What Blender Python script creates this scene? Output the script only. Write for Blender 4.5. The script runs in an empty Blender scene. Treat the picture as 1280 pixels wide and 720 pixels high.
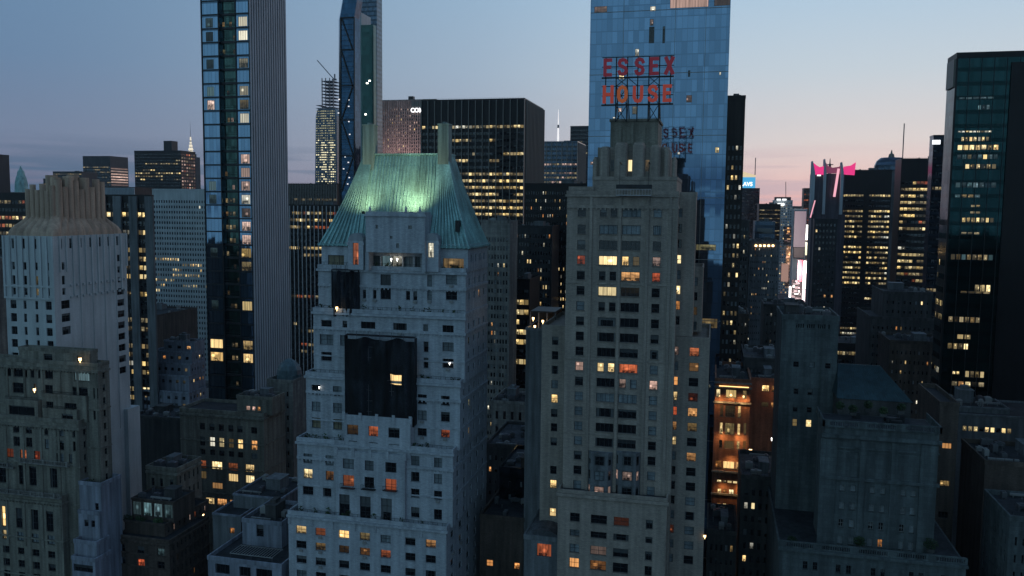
import bpy, math, random
from mathutils import Vector, Matrix
S = bpy.context.scene
C = S.collection
R = math.radians
rnd = random.Random(7)

# ------------------------------------------------------------------ camera
FPX = 1050.0
CAMZ = 125.0
YAW, PITCH, ROLL, SHIFT = R(13.5), R(5.0), 0.010, 10.0
cd = bpy.data.cameras.new('camera'); cam = bpy.data.objects.new('camera', cd); C.objects.link(cam)
cd.sensor_width = 36; cd.lens = FPX/1280*36; cd.clip_start = 1; cd.clip_end = 60000
cd.shift_y = -SHIFT/1280
CR = Matrix.Rotation(YAW, 3, 'Z') @ Matrix.Rotation(R(90)-PITCH, 3, 'X') @ Matrix.Rotation(ROLL, 3, 'Z')
cam.matrix_world = Matrix.Translation((0, 0, CAMZ)) @ CR.to_4x4()
S.camera = cam

# ------------------------------------------------------------------ world: dusk sky
w = bpy.data.worlds.new('World'); S.world = w; w.use_nodes = True
nt = w.node_tree; nt.nodes.clear()
def N(t, **k):
    n = nt.nodes.new(t)
    for a, b in k.items(): setattr(n, a, b)
    return n
def L(a, b): nt.links.new(a, b)
def math_node(op, a, b=None, c=None, clamp=False):
    n = N('ShaderNodeMath', operation=op); n.use_clamp = clamp
    for i, v in enumerate((a, b, c)):
        if v is None: continue
        if isinstance(v, (int, float)): n.inputs[i].default_value = v
        else: L(v, n.inputs[i])
    return n.outputs[0]
def ramp(fac, stops):
    n = N('ShaderNodeValToRGB'); L(fac, n.inputs[0]); e = n.color_ramp.elements
    while len(e) < len(stops): e.new(.5)
    for i, (p, c) in enumerate(stops): e[i].position = p; e[i].color = (*c, 1)
    return n.outputs[0]
def mixc(fac, a, b):
    n = N('ShaderNodeMix', data_type='RGBA')
    if isinstance(fac, (int, float)): n.inputs[0].default_value = fac
    else: L(fac, n.inputs[0])
    for i, v in ((6, a), (7, b)):
        if isinstance(v, tuple): n.inputs[i].default_value = (*v, 1)
        else: L(v, n.inputs[i])
    return n.outputs[2]
tc = N('ShaderNodeTexCoord'); sep = N('ShaderNodeSeparateXYZ'); L(tc.outputs['Generated'], sep.inputs[0])
gx, gy, gz = sep.outputs
# azimuth measured towards the after-glow in the west (to the right of the view)
ga = R(35)
dotw = math_node('ADD', math_node('MULTIPLY', gx, math.sin(ga)), math_node('MULTIPLY', gy, math.cos(ga)))
west = math_node('MULTIPLY_ADD', dotw, 0.5, 0.5, clamp=True)
elev = math_node('MAXIMUM', gz, 0.0)
# elevation ramps: position = sin(elevation)
hiW = ramp(elev, [(0, (.37, .33, .41)), (.03, (.44, .43, .50)), (.07, (.46, .49, .56)), (.15, (.45, .55, .65)), (.26, (.38, .55, .71)), (.6, (.16, .28, .46)), (1, (.10, .19, .33))])
hiE = ramp(elev, [(0, (.10, .12, .20)), (.03, (.16, .18, .27)), (.07, (.17, .22, .33)), (.15, (.135, .225, .36)), (.26, (.13, .24, .385)), (.6, (.10, .19, .34)), (1, (.09, .17, .31))])
hiN = ramp(elev, [(0, (.23, .40, .52)), (.1, (.245, .43, .55)), (.3, (.25, .46, .61)), (.6, (.18, .35, .52)), (1, (.14, .25, .42))])
mp = N('ShaderNodeMapRange', interpolation_type='SMOOTHSTEP'); L(west, mp.inputs[0]); mp.inputs[1].default_value = .56; mp.inputs[2].default_value = .99
skyEW = mixc(mp.outputs[0], hiE, hiW)
mp2 = N('ShaderNodeMapRange', interpolation_type='SMOOTHSTEP'); L(west, mp2.inputs[0]); mp2.inputs[1].default_value = .10; mp2.inputs[2].default_value = .52
grad = mixc(mp2.outputs[0], hiN, skyEW)
pinkr = ramp(elev, [(0, (.80, .42, .40)), (.03, (.84, .56, .52)), (.075, (.74, .66, .64)), (.15, (.55, .62, .68)), (.26, (.38, .55, .71)), (.6, (.16, .28, .46)), (1, (.10, .19, .33))])
mp3 = N('ShaderNodeMapRange', interpolation_type='SMOOTHSTEP'); L(west, mp3.inputs[0]); mp3.inputs[1].default_value = .80; mp3.inputs[2].default_value = .965
grad = mixc(mp3.outputs[0], grad, pinkr)
# low stratus band
mpg = N('ShaderNodeMapping'); L(tc.outputs['Generated'], mpg.inputs[0]); mpg.inputs['Scale'].default_value = (2.2, 2.2, 38)
nz = N('ShaderNodeTexNoise'); L(mpg.outputs[0], nz.inputs[0]); nz.inputs['Scale'].default_value = 1.6; nz.inputs['Detail'].default_value = 4
band = ramp(elev, [(0, (1, 1, 1)), (.035, (1, 1, 1)), (.075, (.0, .0, .0)), (1, (0, 0, 0))])
cl = N('ShaderNodeMapRange', interpolation_type='SMOOTHSTEP'); L(nz.outputs[0], cl.inputs[0]); cl.inputs[1].default_value = .44; cl.inputs[2].default_value = .56
clm = math_node('MULTIPLY', math_node('MULTIPLY', cl.outputs[0], band), .80)
clm = math_node('MULTIPLY', clm, math_node('GREATER_THAN', gz, -.004))
cloudc = mixc(mp.outputs[0], (.07, .135, .225), (.27, .29, .38)); cloudc = mixc(mp3.outputs[0], cloudc, (.62, .46, .49))
grad = mixc(clm, grad, cloudc)
sky = N('ShaderNodeTexSky', sky_type='NISHITA'); sky.sun_disc = False
SUN_EL, SUN_AZ = R(-3.0), ga
sky.sun_elevation = SUN_EL; sky.sun_rotation = SUN_AZ
sk = mixc(1.0, sky.outputs[0], sky.outputs[0])
mul = N('ShaderNodeMix', data_type='RGBA', blend_type='ADD'); mul.inputs[0].default_value = 1.0
ns = N('ShaderNodeMix', data_type='RGBA', blend_type='MULTIPLY'); ns.inputs[0].default_value = 1.0
L(sky.outputs[0], ns.inputs[6]); ns.inputs[7].default_value = (.05, .05, .05, 1)
L(grad, mul.inputs[6]); L(ns.outputs[2], mul.inputs[7])
bg = N('ShaderNodeBackground'); L(mul.outputs[2], bg.inputs[0]); bg.inputs[1].default_value = 1.05
wo = N('ShaderNodeOutputWorld'); L(bg.outputs[0], wo.inputs[0])

sl = bpy.data.lights.new('sun', 'SUN'); so = bpy.data.objects.new('sun', sl); C.objects.link(so)
sl.energy = 0.22; sl.angle = R(40); sl.color = (1, .72, .62)
so.rotation_euler = (R(82), 0, -ga + math.pi)   # soft after-glow from the west
so.rotation_euler = Vector((math.sin(R(75)), math.cos(R(75)), .14)).to_track_quat('Z', 'Y').to_euler()
S.view_settings.view_transform = 'Standard'; S.view_settings.look = 'None'
S.view_settings.exposure = 0.0; S.view_settings.gamma = 1.0
S.cycles.max_bounces = 5; S.cycles.diffuse_bounces = 2; S.cycles.glossy_bounces = 4
S.cycles.sample_clamp_indirect = 3.0

# ------------------------------------------------------------------ projection helpers
def ray(px, py):
    d = CR @ Vector(((px-640)/FPX, -(py-360+SHIFT)/FPX, -1.0))
    return d
def at_y(px, py, D):
    d = ray(px, py); t = D/d.y
    return d.x*t, CAMZ+d.z*t
def at_x(px, py, X):
    d = ray(px, py); t = X/d.x
    return d.y*t, CAMZ+d.z*t
def proj(x, y, z):
    v = CR.transposed() @ Vector((x, y, z-CAMZ))
    if v.z >= -1: return (-9999, -9999, 1)
    return 640+v.x/-v.z*FPX, 360-SHIFT-v.y/-v.z*FPX, -v.z

# ------------------------------------------------------------------ materials
def new_mat(name):
    m = bpy.data.materials.new(name); m.use_nodes = True
    n = m.node_tree; b = n.nodes['Principled BSDF']
    return m, n, b
def link(n, a, b): n.links.new(a, b)
def mat_wall(name, rgb, var=.22, rough=.85, brick=None, bump=.15, spec=.3, streak=.45):
    m, n, b = new_mat(name)
    tc = n.nodes.new('ShaderNodeTexCoord'); oi = n.nodes.new('ShaderNodeObjectInfo')
    add = n.nodes.new('ShaderNodeVectorMath'); add.operation = 'MULTIPLY_ADD'
    link(n, oi.outputs['Random'], add.inputs[0]); add.inputs[1].default_value = (91, 57, 33); link(n, tc.outputs['Object'], add.inputs[2])
    def noise(scale, sc, det=4):
        mp = n.nodes.new('ShaderNodeMapping'); mp.inputs['Scale'].default_value = sc; link(n, add.outputs[0], mp.inputs[0])
        t = n.nodes.new('ShaderNodeTexNoise'); t.inputs['Scale'].default_value = scale; t.inputs['Detail'].default_value = det
        link(n, mp.outputs[0], t.inputs[0]); return t.outputs[0]
    big = noise(.09, (1, 1, 1)); st = noise(.9, (1, 1, .06)); fine = noise(2.6, (1, 1, 1.4), 6)
    def mr(v, a, c2):
        r = n.nodes.new('ShaderNodeMapRange'); link(n, v, r.inputs[0]); r.inputs[1].default_value = .3; r.inputs[2].default_value = .7
        r.inputs[3].default_value = a; r.inputs[4].default_value = c2; return r.outputs[0]
    def mm(a, c2):
        x = n.nodes.new('ShaderNodeMath'); x.operation = 'MULTIPLY'; link(n, a, x.inputs[0]); link(n, c2, x.inputs[1]); return x.outputs[0]
    blot = noise(.33, (1, 1, .45), 6)
    f = mm(mm(mm(mr(big, 1-var, 1+var), mr(st, 1-streak, 1+streak*.5)), mr(fine, 1-var*.8, 1+var*.8)), mr(blot, 1-var*1.1, 1+var*.7))
    mx = n.nodes.new('ShaderNodeVectorMath'); mx.operation = 'SCALE'; mx.inputs[0].default_value = rgb; link(n, f, mx.inputs['Scale'])
    col = mx.outputs[0]
    if brick:
        br = n.nodes.new('ShaderNodeTexBrick'); link(n, tc.outputs['UV'], br.inputs[0]); br.inputs['Scale'].default_value = 1
        br.inputs['Brick Width'].default_value = brick[0]; br.inputs['Row Height'].default_value = brick[1]; br.inputs['Mortar Size'].default_value = brick[2]
        br.inputs['Color1'].default_value = (1, 1, 1, 1); br.inputs['Color2'].default_value = (.78, .78, .8, 1); br.inputs['Mortar'].default_value = (.6, .6, .6, 1)
        m2 = n.nodes.new('ShaderNodeVectorMath'); m2.operation = 'MULTIPLY'; link(n, col, m2.inputs[0]); link(n, br.outputs[0], m2.inputs[1]); col = m2.outputs[0]
    link(n, col, b.inputs['Base Color'])
    b.inputs['Roughness'].default_value = rough; b.inputs['Specular IOR Level'].default_value = spec
    if bump:
        bp = n.nodes.new('ShaderNodeBump'); bp.inputs['Strength'].default_value = bump; bp.inputs['Distance'].default_value = .2
        link(n, fine, bp.inputs['Height']); link(n, bp.outputs[0], b.inputs['Normal'])
    return m
def mat_plain(name, rgb, rough=.5, metal=0.0, spec=.5, emit=None, es=0):
    m, n, b = new_mat(name)
    b.inputs['Base Color'].default_value = (*rgb, 1); b.inputs['Roughness'].default_value = rough
    b.inputs['Metallic'].default_value = metal; b.inputs['Specular IOR Level'].default_value = spec
    if emit: b.inputs['Emission Color'].default_value = (*emit, 1); b.inputs['Emission Strength'].default_value = es
    return m
def mat_curtain(name, rgb, cw, ch, rough=.06, metal=.8, tilt=.006, line=.35, var=.12, spandrel=.0, spec=.5):
    """curtain-wall glass: panel joints, small tilt and tone change from panel to panel (UV in metres)"""
    m, n, b = new_mat(name)
    tc = n.nodes.new('ShaderNodeTexCoord')
    dv = n.nodes.new('ShaderNodeVectorMath'); dv.operation = 'DIVIDE'; link(n, tc.outputs['UV'], dv.inputs[0]); dv.inputs[1].default_value = (cw, ch, 1)
    fl = n.nodes.new('ShaderNodeVectorMath'); fl.operation = 'FLOOR'; link(n, dv.outputs[0], fl.inputs[0])
    fr = n.nodes.new('ShaderNodeVectorMath'); fr.operation = 'FRACTION'; link(n, dv.outputs[0], fr.inputs[0])
    wn = n.nodes.new('ShaderNodeTexWhiteNoise'); wn.noise_dimensions = '3D'; link(n, fl.outputs[0], wn.inputs[0])
    sp = n.nodes.new('ShaderNodeSeparateXYZ'); link(n, fr.outputs[0], sp.inputs[0])
    def lt(v, t):
        x = n.nodes.new('ShaderNodeMath'); x.operation = 'LESS_THAN'; link(n, v, x.inputs[0]); x.inputs[1].default_value = t; return x.outputs[0]
    mxx = n.nodes.new('ShaderNodeMath'); mxx.operation = 'MAXIMUM'; link(n, lt(sp.outputs[0], .10/cw), mxx.inputs[0]); link(n, lt(sp.outputs[1], max(.16/ch, spandrel)), mxx.inputs[1])
    mr = n.nodes.new('ShaderNodeMapRange'); link(n, wn.outputs[0], mr.inputs[0]); mr.inputs[3].default_value = 1-var; mr.inputs[4].default_value = 1+var
    sc = n.nodes.new('ShaderNodeVectorMath'); sc.operation = 'SCALE'; sc.inputs[0].default_value = rgb; link(n, mr.outputs[0], sc.inputs['Scale'])
    mix = n.nodes.new('ShaderNodeMix'); mix.data_type = 'RGBA'; link(n, mxx.outputs[0], mix.inputs[0]); link(n, sc.outputs[0], mix.inputs[6]); mix.inputs[7].default_value = (*[c*line for c in rgb], 1)
    link(n, mix.outputs[2], b.inputs['Base Color'])
    b.inputs['Metallic'].default_value = metal; b.inputs['Roughness'].default_value = rough; b.inputs['Specular IOR Level'].default_value = spec
    geo = n.nodes.new('ShaderNodeNewGeometry')
    sb = n.nodes.new('ShaderNodeVectorMath'); sb.operation = 'SUBTRACT'; link(n, wn.outputs['Color'], sb.inputs[0]); sb.inputs[1].default_value = (.5, .5, .5)
    ms = n.nodes.new('ShaderNodeVectorMath'); ms.operation = 'SCALE'; link(n, sb.outputs[0], ms.inputs[0]); ms.inputs['Scale'].default_value = tilt
    ad = n.nodes.new('ShaderNodeVectorMath'); ad.operation = 'ADD'; link(n, geo.outputs['Normal'], ad.inputs[0]); link(n, ms.outputs[0], ad.inputs[1])
    nm = n.nodes.new('ShaderNodeVectorMath'); nm.operation = 'NORMALIZE'; link(n, ad.outputs[0], nm.inputs[0]); link(n, nm.outputs[0], b.inputs['Normal'])
    return m
def pane_coords(n):
    """window id noise (three random values per window) and position inside the window"""
    tc = n.nodes.new('ShaderNodeTexCoord'); oi = n.nodes.new('ShaderNodeObjectInfo')
    fl = n.nodes.new('ShaderNodeVectorMath'); fl.operation = 'FLOOR'; link(n, tc.outputs['UV'], fl.inputs[0])
    fr = n.nodes.new('ShaderNodeVectorMath'); fr.operation = 'FRACTION'; link(n, tc.outputs['UV'], fr.inputs[0])
    ma = n.nodes.new('ShaderNodeVectorMath'); ma.operation = 'MULTIPLY_ADD'; link(n, oi.outputs['Random'], ma.inputs[0]); ma.inputs[1].default_value = (531, 277, 119); link(n, fl.outputs[0], ma.inputs[2])
    wn = n.nodes.new('ShaderNodeTexWhiteNoise'); link(n, ma.outputs[0], wn.inputs[0])
    m2 = n.nodes.new('ShaderNodeVectorMath'); m2.operation = 'MULTIPLY_ADD'; link(n, ma.outputs[0], m2.inputs[0]); m2.inputs[1].default_value = (1, 1, 1); m2.inputs[2].default_value = (17.3, 5.1, 9.7)
    wn2 = n.nodes.new('ShaderNodeTexWhiteNoise'); link(n, m2.outputs[0], wn2.inputs[0])
    A = n.nodes.new('ShaderNodeSeparateColor'); link(n, wn.outputs['Color'], A.inputs[0]); B = n.nodes.new('ShaderNodeSeparateColor'); link(n, wn2.outputs['Color'], B.inputs[0])
    U = n.nodes.new('ShaderNodeSeparateXYZ'); link(n, fr.outputs[0], U.inputs[0])
    return wn, list(A.outputs)[:3]+list(B.outputs)[:3], U.outputs[0], U.outputs[1], fr
def mat_lit(name, c1, c2, strength, blob=3.0, sheer=.35):
    """a lit room behind glass: ceiling glow, curtains at the sides, dark furniture below, a lamp, or a drawn sheer curtain"""
    m, n, b = new_mat(name)
    wn, Rn, u, v, fr = pane_coords(n)
    def mm(op, a, c=None, d=None):
        x = n.nodes.new('ShaderNodeMath'); x.operation = op
        for i, q in enumerate((a, c, d)):
            if q is None: continue
            if isinstance(q, (int, float)): x.inputs[i].default_value = q
            else: link(n, q, x.inputs[i])
        return x.outputs[0]
    def mr(q, f0, f1, t0, t1):
        r = n.nodes.new('ShaderNodeMapRange'); link(n, q, r.inputs[0])
        for i, z in enumerate((f0, f1, t0, t1)):
            if isinstance(z, (int, float)): r.inputs[1+i].default_value = z
            else: link(n, z, r.inputs[1+i])
        return r.outputs[0]
    def noise(scale, off):
        ad = n.nodes.new('ShaderNodeVectorMath'); ad.operation = 'MULTIPLY_ADD'; link(n, wn.outputs['Color'], ad.inputs[0]); ad.inputs[1].default_value = (37, 41, 53+off); link(n, fr.outputs[0], ad.inputs[2])
        mp = n.nodes.new('ShaderNodeMapping'); mp.inputs['Scale'].default_value = (*scale, 1); link(n, ad.outputs[0], mp.inputs[0])
        t = n.nodes.new('ShaderNodeTexNoise'); t.inputs['Scale'].default_value = 1; t.inputs['Detail'].default_value = 2; link(n, mp.outputs[0], t.inputs[0]); return t.outputs[0]
    level = mr(Rn[0], 0, 1, .22, 1.15)
    level = mm('MULTIPLY', level, level)
    ceil = mr(v, .45, 1, .55, 1.15)
    furn = mm('MULTIPLY', mm('LESS_THAN', v, mr(Rn[1], 0, 1, .12, .5)), mm('GREATER_THAN', noise((5, 3), 0), .46))
    room = mm('MULTIPLY', ceil, mr(furn, 0, 1, 1, .18))
    room = mm('MULTIPLY', room, mr(noise((blob, blob), 3), .3, .7, .45, 1.3))
    side = mm('GREATER_THAN', mm('ABSOLUTE', mm('SUBTRACT', u, mr(Rn[2], 0, 1, .4, .6))), mr(Rn[3], 0, 1, .20, .62))
    fold = mr(noise((16, .6), 7), .35, .65, .35, .8)
    room = mm('ADD', mm('MULTIPLY', room, mm('SUBTRACT', 1, side)), mm('MULTIPLY', fold, side))
    drawn = mm('LESS_THAN', Rn[4], sheer)
    room = mm('ADD', mm('MULTIPLY', room, mm('SUBTRACT', 1, drawn)), mm('MULTIPLY', mr(noise((14, .5), 9), .3, .7, .45, 1.0), drawn))
    lx = mm('SUBTRACT', u, mr(Rn[5], 0, 1, .15, .85)); ly = mm('SUBTRACT', v, mr(Rn[1], 0, 1, .3, .75))
    dd = mm('SQRT', mm('ADD', mm('MULTIPLY', lx, lx), mm('MULTIPLY', ly, ly)))
    lamp = mm('MULTIPLY', mr(dd, .05, .20, 1.5, 0), mm('LESS_THAN', Rn[3], .45))
    val = mm('ADD', mm('MULTIPLY', room, level), mm('MULTIPLY', lamp, mr(level, 0, 1.2, .3, 1.0)))
    st = mm('MULTIPLY', val, float(strength)*1.75)
    mix = n.nodes.new('ShaderNodeMix'); mix.data_type = 'RGBA'; link(n, Rn[5], mix.inputs[0]); mix.inputs[6].default_value = (*c1, 1); mix.inputs[7].default_value = (*c2, 1)
    b.inputs['Base Color'].default_value = (.02, .02, .02, 1); b.inputs['Roughness'].default_value = .1
    link(n, mix.outputs[2], b.inputs['Emission Color']); link(n, st, b.inputs['Emission Strength'])
    m.cycles.emission_sampling = 'NONE'
    return m
def mat_dark_window(name):
    """unlit window: dark glass, in many of them a roller blind drawn part of the way or pale side curtains"""
    m, n, b = new_mat(name)
    wn, Rn, u, v, fr = pane_coords(n)
    def mm(op, a, c=None):
        x = n.nodes.new('ShaderNodeMath'); x.operation = op
        for i, q in enumerate((a, c)):
            if q is None: continue
            if isinstance(q, (int, float)): x.inputs[i].default_value = q
            else: link(n, q, x.inputs[i])
        return x.outputs[0]
    def mr(q, f0, f1, t0, t1):
        r = n.nodes.new('ShaderNodeMapRange'); link(n, q, r.inputs[0])
        for i, z in enumerate((f0, f1, t0, t1)): r.inputs[1+i].default_value = z
        return r.outputs[0]
    blind = mm('GREATER_THAN', v, mr(Rn[0], 0, 1, .35, 1.7))
    cur = mm('MULTIPLY', mm('GREATER_THAN', mm('ABSOLUTE', mm('SUBTRACT', u, .5)), mr(Rn[1], 0, 1, .30, .5)), mm('LESS_THAN', Rn[2], .35))
    f = mm('MULTIPLY', mm('MAXIMUM', blind, cur), mr(Rn[3], 0, 1, .15, 1.0))
    mix = n.nodes.new('ShaderNodeMix'); mix.data_type = 'RGBA'; link(n, f, mix.inputs[0]); mix.inputs[6].default_value = (.006, .008, .010, 1); mix.inputs[7].default_value = (.13, .14, .14, 1)
    link(n, mix.outputs[2], b.inputs['Base Color']); b.inputs['Roughness'].default_value = .07; b.inputs['Specular IOR Level'].default_value = .55
    return m
M = {}
M['glass'] = mat_plain('window_glass', (.006, .008, .010), .07, 0, .55)
M['d'] = mat_dark_window('window_with_blind')
M['b'] = mat_wall('drawn_blind', (.17, .20, .21), .25, .5, bump=0)
M['t'] = mat_wall('tan_blind', (.16, .14, .09), .25, .6, bump=0)
M['y'] = mat_lit('lit_room_yellow', (1, .62, .22), (1, .80, .42), .85)
M['o'] = mat_lit('lit_room_orange', (1, .38, .10), (1, .52, .20), .50)
M['r'] = mat_lit('lit_room_red', (.9, .16, .06), (1, .30, .12), .30)
M['w'] = mat_lit('lit_room_white', (1, .90, .62), (.95, .95, .85), .62)
M['g'] = mat_lit('lit_room_dim', (.75, .40, .14), (.5, .45, .22), .14)
M['p'] = mat_lit('lit_room_pink', (1, .62, .50), (1, .72, .60), .40)
M['c'] = mat_lit('lit_room_teal', (.35, .68, .75), (.45, .7, .8), .13)
M['k'] = mat_lit('lit_office', (1, .68, .24), (1, .80, .42), .75, blob=5)
M['m'] = mat_lit('lit_office_dim', (.85, .60, .26), (.9, .75, .45), .22, blob=5)
M['frame_dark'] = mat_plain('frame_dark', (.02, .025, .03), .5)
M['frame_pale'] = mat_plain('frame_pale', (.22, .22, .21), .6)
M['white_brick'] = mat_wall('white_brick', (.44, .475, .50), .09, brick=(.6, .2, .02), streak=.26)
M['beige_brick'] = mat_wall('beige_brick', (.235, .225, .18), .16, brick=(.6, .2, .02))
M['taupe_brick'] = mat_wall('taupe_brick', (.335, .29, .24), .10, brick=(.6, .2, .02), streak=.26)
M['limestone'] = mat_wall('limestone', (.23, .225, .20), .15, brick=(1.5, .8, .02))
M['club_stone'] = mat_wall('club_stone', (.088, .108, .108), .15, brick=(1.5, .8, .02))
M['dark_stone'] = mat_wall('dark_stone', (.06, .06, .058), .2)
M['brown_brick'] = mat_wall('brown_brick', (.10, .078, .062), .2, brick=(.6, .2, .02))
M['red_brick'] = mat_wall('red_brick', (.30, .13, .075), .2, brick=(.6, .2, .02))
M['grey_render'] = mat_wall('grey_render', (.14, .15, .155), .16)
M['pale_render'] = mat_wall('pale_render', (.22, .24, .28), .12)
M['white_concrete'] = mat_wall('white_concrete', (.43, .465, .46), .08, streak=.14)
M['tan_stone'] = mat_wall('tan_stone', (.44, .32, .23), .14, streak=.3)
M['roofing'] = mat_wall('roofing_felt', (.028, .032, .036), .35)
M['roof_pale'] = mat_wall('roofing_gravel', (.06, .065, .07), .35)
M['copper'] = mat_wall('copper_patina', (.22, .395, .38), .30, .6, streak=.32)
M['teal_roof'] = mat_wall('teal_sheet_roof', (.018, .045, .052), .2, .6)
M['black_metal'] = mat_wall('black_metal', (.006, .006, .007), .2, .45, bump=0)
M['dark_metal'] = mat_wall('dark_metal', (.022, .024, .027), .2, .45, bump=0)
M['brown_metal'] = mat_wall('brown_metal', (.03, .024, .02), .2, .45, bump=0)
M['steel'] = mat_plain('steel', (.10, .10, .11), .5, .4)
M['mullion_pale'] = mat_plain('mullion_pale', (.40, .40, .40), .5)
M['mullion_bronze'] = mat_plain('mullion_bronze', (.20, .185, .16), .5, .1)
M['chimney_stone'] = mat_wall('chimney_stone', (.22, .29, .27), .12)
M['plant_grey'] = mat_plain('plant_grey', (.075, .08, .085), .6)
M['terracotta_pier'] = mat_wall('terracotta_pier', (.37, .405, .425), .06, streak=.10)
M['wood'] = mat_wall('tank_wood', (.07, .05, .035), .3)
M['net'] = mat_wall('black_netting', (.015, .018, .024), .75, .8, streak=.8)
M['dome_sheet'] = mat_wall('dome_sheet', (.09, .14, .155), .25, .5)
M['mauve_metal'] = mat_wall('mauve_metal', (.075, .068, .085), .12, .5)
M['leaf'] = mat_wall('leaf', (.03, .06, .022), .5, .7, bump=0)
M['asphalt'] = mat_wall('asphalt', (.045, .045, .048), .3)
M['pavement'] = mat_wall('pavement', (.16, .155, .15), .2)
M['paint'] = mat_plain('road_paint', (.6, .6, .58), .7)
M['one_glass'] = mat_curtain('blue_mirror_glass', (.165, .255, .37), 1.55, 3.6, .03, 1.0, .005, .74, .17, spandrel=.08)
M['blue_glass'] = mat_curtain('blue_tower_glass', (.20, .30, .42), 1.35, 4.6, .05, 1.0, .02, .40, .10, spandrel=.10)
M['green_glass'] = mat_curtain('green_bay_glass', (.045, .085, .075), 1.1, 2.3, .10, .8, .04, .4, .45)
M['deep_glass'] = mat_curtain('deep_blue_glass', (.035, .075, .13), 3.0, 4.0, .08, 1.0, .02, .3, .2)
M['teal_glass'] = mat_curtain('dark_teal_glass', (.016, .050, .054), 1.6, 3.9, .12, .9, .02, .5, .2, spandrel=.3)
M['green_slab'] = mat_curtain('green_black_glass', (.03, .075, .07), 3.0, 3.6, .15, .8, .02, .6, .25)
M['smoke_glass'] = mat_curtain('smoke_glass', (.02, .027, .035), 1.6, 3.8, .1, .6, .02, .6, .3, spandrel=.35)
M['grey_glass'] = mat_curtain('grey_office_glass', (.07, .10, .14), 1.6, 3.8, .15, .8, .02, .5, .3, spandrel=.4)
M['lamp_white'] = mat_plain('lamp_white', (.1, .1, .1), emit=(1, .95, .85), es=6)
M['lamp_warm'] = mat_plain('lamp_warm', (.1, .1, .1), emit=(1, .62, .28), es=6)

# ------------------------------------------------------------------ mesh builder
class MB:
    def __init__(s): s.v = []; s.f = []; s.m = []; s.uv = []
    def quad(s, p, mi=0, uv=None):
        i = len(s.v); s.v += [tuple(q) for q in p]; s.f.append(tuple(range(i, i+len(p)))); s.m.append(mi)
        s.uv.append(uv if uv else [(0, 0)]*len(p))
    def box(s, x0, x1, y0, y1, z0, z1, mi=0):
        s.quad([(x0, y0, z0), (x1, y0, z0), (x1, y0, z1), (x0, y0, z1)], mi, [(x0, z0), (x1, z0), (x1, z1), (x0, z1)])
        s.quad([(x1, y1, z0), (x0, y1, z0), (x0, y1, z1), (x1, y1, z1)], mi, [(x1, z0), (x0, z0), (x0, z1), (x1, z1)])
        s.quad([(x1, y0, z0), (x1, y1, z0), (x1, y1, z1), (x1, y0, z1)], mi, [(y0, z0), (y1, z0), (y1, z1), (y0, z1)])
        s.quad([(x0, y1, z0), (x0, y0, z0), (x0, y0, z1), (x0, y1, z1)], mi, [(y1, z0), (y0, z0), (y0, z1), (y1, z1)])
        s.quad([(x0, y0, z1), (x1, y0, z1), (x1, y1, z1), (x0, y1, z1)], mi, [(x0, y0), (x1, y0), (x1, y1), (x0, y1)])
        s.quad([(x0, y1, z0), (x1, y1, z0), (x1, y0, z0), (x0, y0, z0)], mi, [(x0, y1), (x1, y1), (x1, y0), (x0, y0)])
    def loft(s, rings, mi=0, cap=True, bottom=False):
        n = len(rings[0])
        for a, b in zip(rings[:-1], rings[1:]):
            for i in range(n):
                j = (i+1) % n
                s.quad([a[i], a[j], b[j], b[i]], mi, [(a[i][0]+a[i][1], a[i][2]), (a[j][0]+a[j][1], a[j][2]), (b[j][0]+b[j][1], b[j][2]), (b[i][0]+b[i][1], b[i][2])])
        if cap: s.quad(rings[-1], mi)
        if bottom: s.quad(rings[0][::-1], mi)
    def cyl(s, cx, cy, z0, z1, r0, r1=None, n=12, mi=0):
        r1 = r0 if r1 is None else r1
        s.loft([[(cx+r*math.cos(2*math.pi*k/n), cy+r*math.sin(2*math.pi*k/n), z) for k in range(n)] for r, z in ((r0, z0), (max(r1, .001), z1))], mi, bottom=True)
    def bar(s, a, b, w, mi=0, d=None):
        a = Vector(a); b = Vector(b); t = (b-a)
        if t.length < 1e-6: return
        t.normalize(); up = Vector((0, 1, 0)) if abs(t.y) < .95 else Vector((1, 0, 0))
        u = t.cross(up).normalized()*w/2; v = t.cross(u).normalized()*(d or w)/2
        r = [[tuple(p+u*i+v*j) for i, j in ((-1, -1), (1, -1), (1, 1), (-1, 1))] for p in (a, b)]
        s.loft(r, mi, bottom=True)
    def build(s, name, mats, parent=None, origin=None, smooth=False):
        o0 = Vector(origin) if origin is not None else (Vector(parent['org']) if parent is not None and 'org' in parent.keys() else Vector((0, 0, 0)))
        me = bpy.data.meshes.new(name)
        me.from_pydata([(x-o0.x, y-o0.y, z-o0.z) for x, y, z in s.v], [], s.f)
        if not isinstance(mats, (list, tuple)): mats = [mats]
        for m in mats: me.materials.append(m)
        me.polygons.foreach_set('material_index', s.m)
        ul = me.uv_layers.new(name='UVMap'); flat = []
        for u in s.uv:
            for q in u: flat += [q[0], q[1]]
        ul.data.foreach_set('uv', flat)
        if smooth: me.polygons.foreach_set('use_smooth', [True]*len(s.f))
        me.update()
        o = bpy.data.objects.new(name, me); C.objects.link(o)
        if parent is not None: o.parent = parent
        else: o.location = o0
        return o
def tag(o, label=None, cat=None, group=None, kind=None):
    if label: o['label'] = label
    if cat: o['category'] = cat
    if group: o['group'] = group
    if kind: o['kind'] = kind
    return o
ORG = {}
def thing(name, label, cat, loc, group=None):
    o = bpy.data.objects.new(name, None); C.objects.link(o); o.location = loc; o.empty_display_size = 1
    tag(o, label, cat, group); ORG[o.name] = Vector(loc); return o
def part(mb, name, mats, root, smooth=False):
    return mb.build(name, mats, root, ORG[root.name], smooth)

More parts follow.
